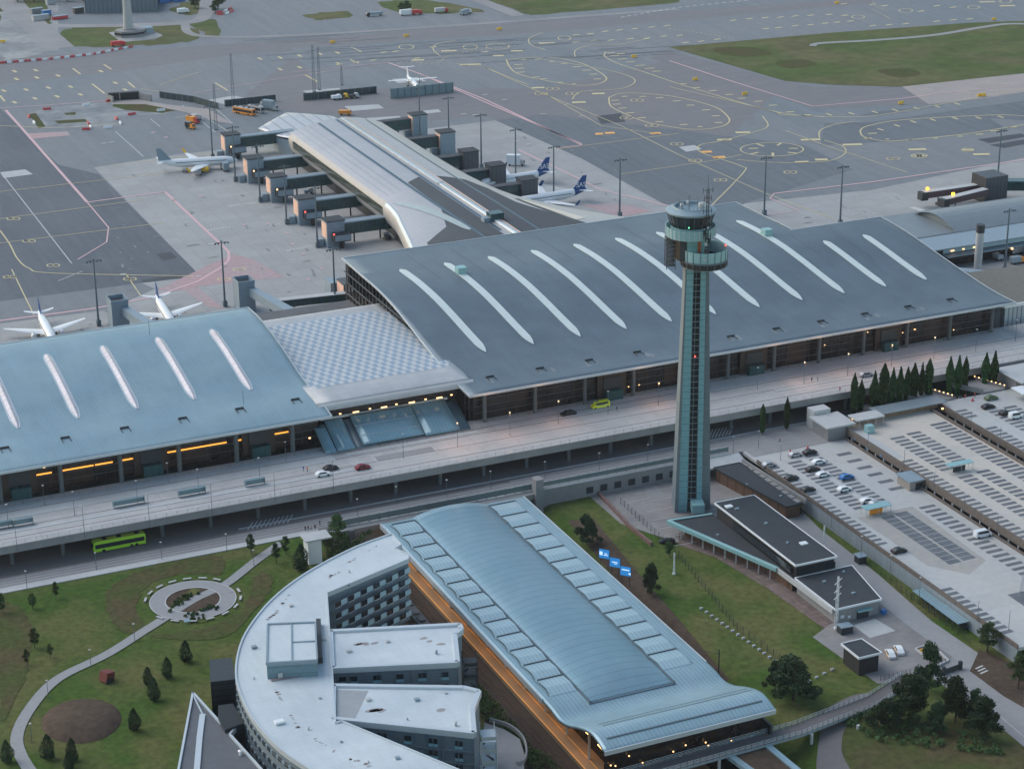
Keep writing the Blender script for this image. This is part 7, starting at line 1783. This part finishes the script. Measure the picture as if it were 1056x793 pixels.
b = MB(); b.cb((p.x-20,p.y+9,7.8),(.9,.9,.9)); b.cb((p.x-15,p.y-2,7.8),(.9,.9,.9)); b.build('beacon', mat('amber_beacon', (.9,.5,.05), .5, n=None, emit=((1,.5,.02), 2.5)), jb)
truck(1050,262,0,M_bluep,M_pale,'blue and white vehicle on the yard at the right edge',7,3); truck(1028,268,R(90),M_pale,M_pale,'white van on the yard at the right edge',5,2.4,name='van'); truck(1049,272,0,M_orp,M_jbox,'orange cab truck on the yard at the right edge',6,3)
drape('service_yard', [(449,560),(600,560),(600,636),(449,636)], 0, M_road, .05, None, kind='structure')
# ------------------------------------------------------------------ people
M_skin = mat('skin', (.42,.26,.19), .6, n=None)
def person(x, y, z, rz, label, top, trousers, stride=.18):
    g = thing('person', label, 'person', (x, y, z), rz)
    me = bpy.data.meshes.new('body'); J = [(0,0,.92,.15),(0,0,1.15,.15),(0,0,1.40,.17),(0,0,1.50,.07),(0,0,1.60,.09),(0,0,1.70,.085),
        (0,.10,.88,.10),(stride,.11,.48,.065),(stride*.6-.05,.11,.08,.045),(stride*.6+.12,.11,.04,.04),
        (0,-.10,.88,.10),(-stride*.2,-.11,.48,.065),(-stride*1.3,-.11,.08,.045),(-stride*1.3+.16,-.11,.04,.04),
        (0,.21,1.40,.06),(-.04,.25,1.12,.045),(.06,.24,.88,.035),(0,-.21,1.40,.06),(.05,-.25,1.12,.045),(.14,-.22,.90,.035)]
    E_ = [(0,1),(1,2),(2,3),(3,4),(4,5),(0,6),(6,7),(7,8),(8,9),(0,10),(10,11),(11,12),(12,13),(2,14),(14,15),(15,16),(2,17),(17,18),(18,19)]
    me.from_pydata([j[:3] for j in J], E_, []); o = bpy.data.objects.new('body', me); COL.objects.link(o); o.parent = g
    md = o.modifiers.new('skin', 'SKIN')
    for i, j in enumerate(J): me.skin_vertices[0].data[i].radius = (j[3], j[3])
    me.skin_vertices[0].data[0].use_root = True
    m = bpy.data.materials.new('clothing'); m.use_nodes = True; nt = m.node_tree; tc = nt.nodes.new('ShaderNodeTexCoord'); sp = nt.nodes.new('ShaderNodeSeparateXYZ'); cr = nt.nodes.new('ShaderNodeValToRGB')
    nt.links.new(tc.outputs['Object'], sp.inputs[0]); mr = nt.nodes.new('ShaderNodeMath'); mr.operation = 'DIVIDE'; mr.inputs[1].default_value = 1.8; nt.links.new(sp.outputs[2], mr.inputs[0]); nt.links.new(mr.outputs[0], cr.inputs[0])
    cr.color_ramp.interpolation = 'CONSTANT'; cr.color_ramp.elements[0].color = (*trousers, 1); cr.color_ramp.elements[1].position = .53; cr.color_ramp.elements[1].color = (*top, 1)
    e = cr.color_ramp.elements.new(.85); e.color = (.40,.25,.18,1); e = cr.color_ramp.elements.new(.93); e.color = (.05,.035,.02,1)
    nt.links.new(cr.outputs[0], nt.nodes['Principled BSDF'].inputs['Base Color']); me.materials.append(m)
    sb = o.modifiers.new('sub', 'SUBSURF'); sb.levels = 1; sb.render_levels = 1
    return g
dk_ = (.03,.03,.035)
for x, y, z, top, l in [(315,548,0,dk_,'person in dark clothes on the terrace by the white shaft, leftmost'),(318,547.5,0,(.10,.03,.03),'person in a dark red top on the terrace by the white shaft'),(321,547,0,(.25,.25,.27),'person in a grey top on the terrace by the white shaft'),(325,546.5,0,dk_,'person in dark clothes on the terrace, second from right'),(330,542,0,dk_,'person in dark clothes standing apart at the right of the terrace'),
        (313,486,7,(.05,.18,.40),'person in blue by the zebra crossing on the elevated road'),(317,486.5,7,(.65,.15,.03),'person in orange beside the white car on the elevated road'),(804,470-14,0,(.30,.05,.06),'person in red near the second narrow poplar'),(866,404,7,(.5,.1,.1),'person in red on the drop-off road near the silver car'),(837,394,7,dk_,'person in dark clothes crossing the drop-off road'),(843,393,7,(.4,.4,.42),'person in pale clothes crossing the drop-off road'),
        (936,602-0,-4.5,dk_,'person in dark clothes walking on the footpath below the parking deck'),(636,424,7,dk_,'person in dark clothes right of the yellow van'),(394,456,7,dk_,'person in dark clothes by the glass canopy'),(995,412,3,(.5,.06,.05),'person in red on the upper right deck, left one'),(1005,410,3,(.45,.08,.07),'person in red on the upper right deck, right one'),
        (881,457,2.5,(.05,.22,.45),'person in blue at the pay booth, leftmost'),(893,466,2.5,(.04,.20,.45),'person in blue on the pale strip of the tan deck, middle'),(908,474,2.5,(.05,.22,.48),'person in blue on the pale strip of the tan deck, lower')]:
    p = at(x, y, z); person(p.x, p.y, z+.03, random.uniform(0, 6), l, top, (.03,.035,.05))
# cones
for x, y, z, l in [(815,467,0.03,'red traffic cone at the top left of the first deck'),(833,463,.03,'red traffic cone above the black estate car'),(1003,413.5,3,'red traffic cone near the people in red')]:
    p = at(x, y, z); g = thing('traffic_cone', l, 'traffic cone', (p.x, p.y, z)); b = MB(); b.lathe([(.42,.05),(.1,1.1),(.02,1.12)], (0,0,0), 10); b.build('cone', M_redl if 0 else M_redp, g); b = MB(); b.bx(-.45,.45,-.45,.45,0,.06); b.build('base', M_blk, g)

# ------------------------------------------------------------------ trees
def leafmesh(name, kind, n, size, seed, m):
    rr = random.Random(seed); b = MB()
    for i in range(n):
        if kind == 'poplar':
            t = rr.random()**.9; z = .8+9.0*t; r_ = 1.05*math.sin(PI*min(1, t*.92+.10))**.7*(.35+.75*rr.random()**.5)*(1+.25*math.sin(9*t+seed)); a = rr.random()*2*PI; c = Vector((r_*math.cos(a), r_*math.sin(a), z))
        elif kind == 'conifer':
            t = rr.random()**1.5; z = .7+8.2*t; lay = 1-.35*((z*1.15) % 1); r_ = 2.7*math.sin(PI*min(1,.16+.84*t**.8))**.75*(.9+.1*lay)*(.3+.7*rr.random()**.5); a = rr.random()*2*PI; r_ *= 1+.22*math.sin(3*a+seed+z*.8); c = Vector((r_*math.cos(a), r_*math.sin(a), z-.1*r_))
        elif kind == 'pine':
            k = rr.randrange(36); r2 = random.Random(seed*99+k); a0 = r2.random()*2*PI; t = r2.random(); rad = 3.3*(1-.75*t)*r2.random()**.5; cc = Vector((rad*math.cos(a0), rad*math.sin(a0), 1.8+7.0*t)); v = Vector((rr.gauss(0,1), rr.gauss(0,1), rr.gauss(0,.7))); c = cc+v.normalized()*rr.random()**.4*.95
        else:
            k = rr.randrange(28); r2 = random.Random(seed*77+k); a0 = r2.random()*2*PI; t = r2.random(); rad = 2.0*math.sin(PI*(.15+.8*t))*r2.random()**.5; cc = Vector((rad*math.cos(a0), rad*math.sin(a0), 2.2+5.2*t)); v = Vector((rr.gauss(0,1), rr.gauss(0,1), rr.gauss(0,.8))); c = cc+v.normalized()*rr.random()**.5*.8
        s = size*rr.uniform(.6,1.4); u = Vector((rr.gauss(0,1), rr.gauss(0,1), rr.gauss(0,1))).normalized(); w_ = u.orthogonal().normalized(); w_.rotate(Matrix.Rotation(rr.random()*6, 3, u)); q = u.cross(w_)
        b.add([c+w_*s, c+q*s*.6, c-w_*s, c-q*s*.6], [(0,1,2,3)])
    me = bpy.data.meshes.new(name); me.from_pydata(b.v, [], b.f); me.materials.append(m); return me
PROTO = {}
def tree(px, py, z, kind, h, label, group=None, w=1.0, seed=0, name=None):
    key = (kind, seed % 3)
    if key not in PROTO:
        n, sz, m, th = {'poplar': (3400,.24,M_leafp,9.8), 'conifer': (3000,.22,M_leafc,9.0), 'pine': (7000,.20,M_leafc,9.2), 'leafy': (3600,.17,M_leafd,8.2)}[kind]
        me = leafmesh('crown', kind, n, sz, seed % 3+1, m)
        b = MB(); b.rod((0,0,0),(0.05,0,th*.55),.20,.12,7); b.rod((.05,0,th*.55),(0,.05,th*.93),.12,.03,6); rr = random.Random(seed)
        for i in range(9):
            t = .25+.07*i; a = rr.random()*6.28; l = (1.6 if kind in ('pine','leafy') else .7)*(1.1-t); b.rod((0,0,th*t),(l*math.cos(a),l*math.sin(a),th*t+.8),.06,.02,5)
        tm = bpy.data.meshes.new('trunk'); tm.from_pydata(b.v, [], b.f); tm.materials.append(M_bark)
        PROTO[key] = (me, tm, th)
    me, tm, th = PROTO[key]; p = at(px, py, z)
    s = h/th; g = thing(name or {'poplar':'poplar_tree','conifer':'conifer_tree','pine':'pine_tree','leafy':'broadleaf_tree'}[kind], label, 'tree', (p.x, p.y, z), random.uniform(0, 6), group); g.scale = (s*w*random.uniform(.88,1.15), s*w*random.uniform(.88,1.15), s)
    for n_, q in (('trunk', tm), ('crown', me)): o = bpy.data.objects.new(n_, q); COL.objects.link(o); o.parent = g
    return g
for i, (x, y, z, h) in enumerate([(786,448,0,10),(811,444,0,11)]): tree(x, y, z, 'poplar', h, ['narrow dark poplar right of the control tower, the left of two','narrow dark poplar right of the control tower, the right of two'][i], 'pair of narrow poplars', .8, i)
PPo = [(881,422),(890,420),(904,416),(913,414.5),(922,412.5),(932,411),(940,409),(949,407.5),(957,406),(981,403),(988.5,401.5),(995,400.5),(1018,396),(1027,394.5)]
on = ['first','second','third','fourth','fifth','sixth','seventh','eighth','ninth','tenth','eleventh','twelfth','thirteenth','fourteenth','fifteenth']
def top_at(px, py, Y_):
    d = FW*F + RV*(px-528) + UV*(396.5-py); t = Y_/d.y; return d.x*t, CH+d.z*t
for i, (x, y) in enumerate([(882,385),(889,392),(903,383),(913,375),(922,379.5),(929.5,378.5),(937,378.5),(944,375),(952,374),(959.5,370),(981,368),(990,367),(997,368),(1018,364),(1027,362)]):
    X_, Z_ = top_at(x, y, 525.6); o = tree(900, 400, 0, 'poplar', Z_*1.0, '%s poplar from the left in the row above the parking decks' % on[i], 'row of poplars above the parking decks', (.62,.75,.68,.8)[i % 4], i); o.location = (X_, 525.6, 0)
tree(605,560,-4.5,'pine',8.5,'dark pine on the slope right of the station roof, upper one','dark pines beside the station',1.15,1); tree(671,613,-4.5,'pine',9,'dark pine beside the rightmost billboard','dark pines beside the station',1.0,2)
tree(818,722,-4.5,'pine',12,'large dark pine left of the footbridge landing',None,1.45,0); tree(800,712,-4.5,'pine',8,'smaller dark pine behind the large one by the station end',None,1.0,1)
tree(957,712,-4.5,'pine',13,'tall dark pine right of the black hut by the patrol cars',None,.85,1)
tree(938,742,-4.5,'pine',12,'dark spreading pine below the footbridge landing, left one',None,1.35,2); tree(912,752,-4.5,'pine',8.5,'low dark pine beside the old ramp road',None,1.3,0)
tree(985,745,-4.5,'pine',12.5,'dark spreading pine in the lower right group, middle one',None,1.05,0); tree(1012,762,-4.5,'pine',11,'dark pine at the right end of the lower right group',None,1.2,2); tree(1004,742,-4.5,'pine',8,'short pine behind the lower right group',None,1.1,1); tree(965,755,-4.5,'pine',8,'short dark pine between the lower right pines',None,1.1,2)
tree(1018,672,-4.5,'leafy',9,'young birch beside the end of the blue roofed shelter',None,1.0,0,name='birch_tree'); tree(1050,710,-4.5,'leafy',10,'birch at the right edge of the photo',None,1.0,1,name='birch_tree')
tree(690,574,-4.5,'leafy',5,'small leafy tree at the yard corner left of the pointed wing',None,.9,2)
tree(349,565,0,'leafy',10.5,'dark broad tree beside the white shaft',None,1.05,1); tree(338,568,0,'leafy',6,'small bushy tree at the foot of the white shaft',None,1.0,2)
tree(311,588,0,'conifer',8,'dark conical bush left of the white shaft',None,.9,1)
for i, (x, y, h, l) in enumerate([(259,571,6.5,'small tree on the lawn below the street lamp'),(285,580,6,'bushy small tree left of the path above the round garden'),(295,572,6,'bushy small tree right of the path above the round garden'),(34,628,5,'thin young tree on the upper left lawn, left one'),(58,617,5,'thin young tree on the upper left lawn, right one'),(28,685,4.5,'thin small tree at the far left of the park, lower of two'),(36,668,6,'thin small tree at the far left of the park, upper of two'),(52,678,4,'tiny tree right of the two thin trees'),(2,632,6,'small tree cut by the left edge')]): tree(x, y, 0, 'leafy', h, l, None, .75, i)
for i, (x, y, h, l) in enumerate([(192,682,6,'dark conical shrub right of the red sculpture, uppermost'),(173,699,6,'dark conical shrub, second in the park row'),(153,706,5,'dark conical shrub, third in the park row'),(159,722,6.5,'dark conical shrub, fourth in the park row'),(139,753,6,'dark conical shrub above the bottom edge of the park'),(75,784,6,'dark conical shrub at the bottom edge, right one'),(50,782,6.5,'dark conical shrub at the bottom edge beside the path'),(8,786,6,'dark conical shrub in the bottom left corner'),(72,793,5,'half cut shrub at the bottom edge')]): tree(x, y, 0, 'conifer', h, l, None, .8, i)
for i, (x, y, h, l) in enumerate([(201,9,8,'small tree left of the yard road beyond the runway'),(225,10,12,'big tree near the red and white barriers beyond the runway'),(222,14,8,'bush beneath the big tree beyond the runway'),(420,12,7,'round bush on the grass beyond the runway'),(414,13,6,'second round bush on the grass beyond the runway')]): tree(x, y, 0, 'leafy', h, l, None, 1.5, i)
for i in range(9): tree(18+i*17, 2-i*.2, 0, 'leafy', 8, '%s tree from the left along the top edge of the photo beyond the shed' % on[i], 'trees along the top edge', 2.0, i)
# scrub in the railway cutting and low hedges
rr = random.Random(5)
def scrub(name, px, z, n, r_, label, m=M_leafd, zf=None):
    q = ats(px, z); xs_ = [p[0] for p in q]; ys_ = [p[1] for p in q]; b = MB()
    from mathutils.geometry import intersect_point_tri_2d
    tri = tessellate_polygon([[Vector((*p, 0)) for p in q]])
    def inside(x, y): return any(intersect_point_tri_2d(Vector((x, y)), *[Vector(q[i]) for i in t]) for t in tri)
    k = 0
    while k < n:
        x, y = rr.uniform(min(xs_), max(xs_)), rr.uniform(min(ys_), max(ys_))
        if not inside(x, y): continue
        k += 1; z0 = (zf(x, y) if zf else z); cc = Vector((x, y, z0+r_*.5)); rad = r_*rr.uniform(.5,1.1)
        for j in range(46):
            v = Vector((rr.gauss(0,1), rr.gauss(0,1), abs(rr.gauss(0,1)))).normalized()*rad*rr.uniform(.4,1); c2 = cc+v; s = .2*rr.uniform(.6,1.4); u = Vector((rr.gauss(0,1), rr.gauss(0,1), rr.gauss(0,1))).normalized(); w_ = u.orthogonal().normalized(); qq = u.cross(w_)
            b.add([c2+w_*s, c2+qq*s, c2-w_*s, c2-qq*s], [(0,1,2,3)])
    me = bpy.data.meshes.new(name); me.from_pydata(b.v, [], b.f); me.materials.append(m); o = bpy.data.objects.new(name, me); COL.objects.link(o); tag(o, label, 'undergrowth', kind='stuff')
scrub('undergrowth', [(484,690),(500,700),(545,755),(600,800),(560,800),(540,760),(505,735),(488,715)], -4, 170, 1.5, 'green undergrowth on the side of the railway cutting', zf=hz)
scrub('undergrowth', [(425,622),(440,640),(470,665),(440,655),(425,650)], -4, 50, 1.4, 'green undergrowth between hotel wing and tracks', zf=hz)
scrub('undergrowth', [(333,560),(365,556),(385,548),(372,566),(340,578)], 0, 45, 1.2, 'hedge bushes beside the white shaft')
for q_ in ([(172,631),(184,616),(205,608),(208,611),(190,622),(178,632)],[(186,640),(200,629),(214,622),(226,626),(222,634),(205,640)]): scrub('bed_planting', q_, .1, 26, .5, 'low green planting in the round garden bed', m=M_leafd)
scrub('undergrowth', [(868,745),(900,735),(960,748),(1020,765),(1040,780),(980,775),(900,765)], -4.5, 90, 1.2, 'low bushes below the lower right pines')
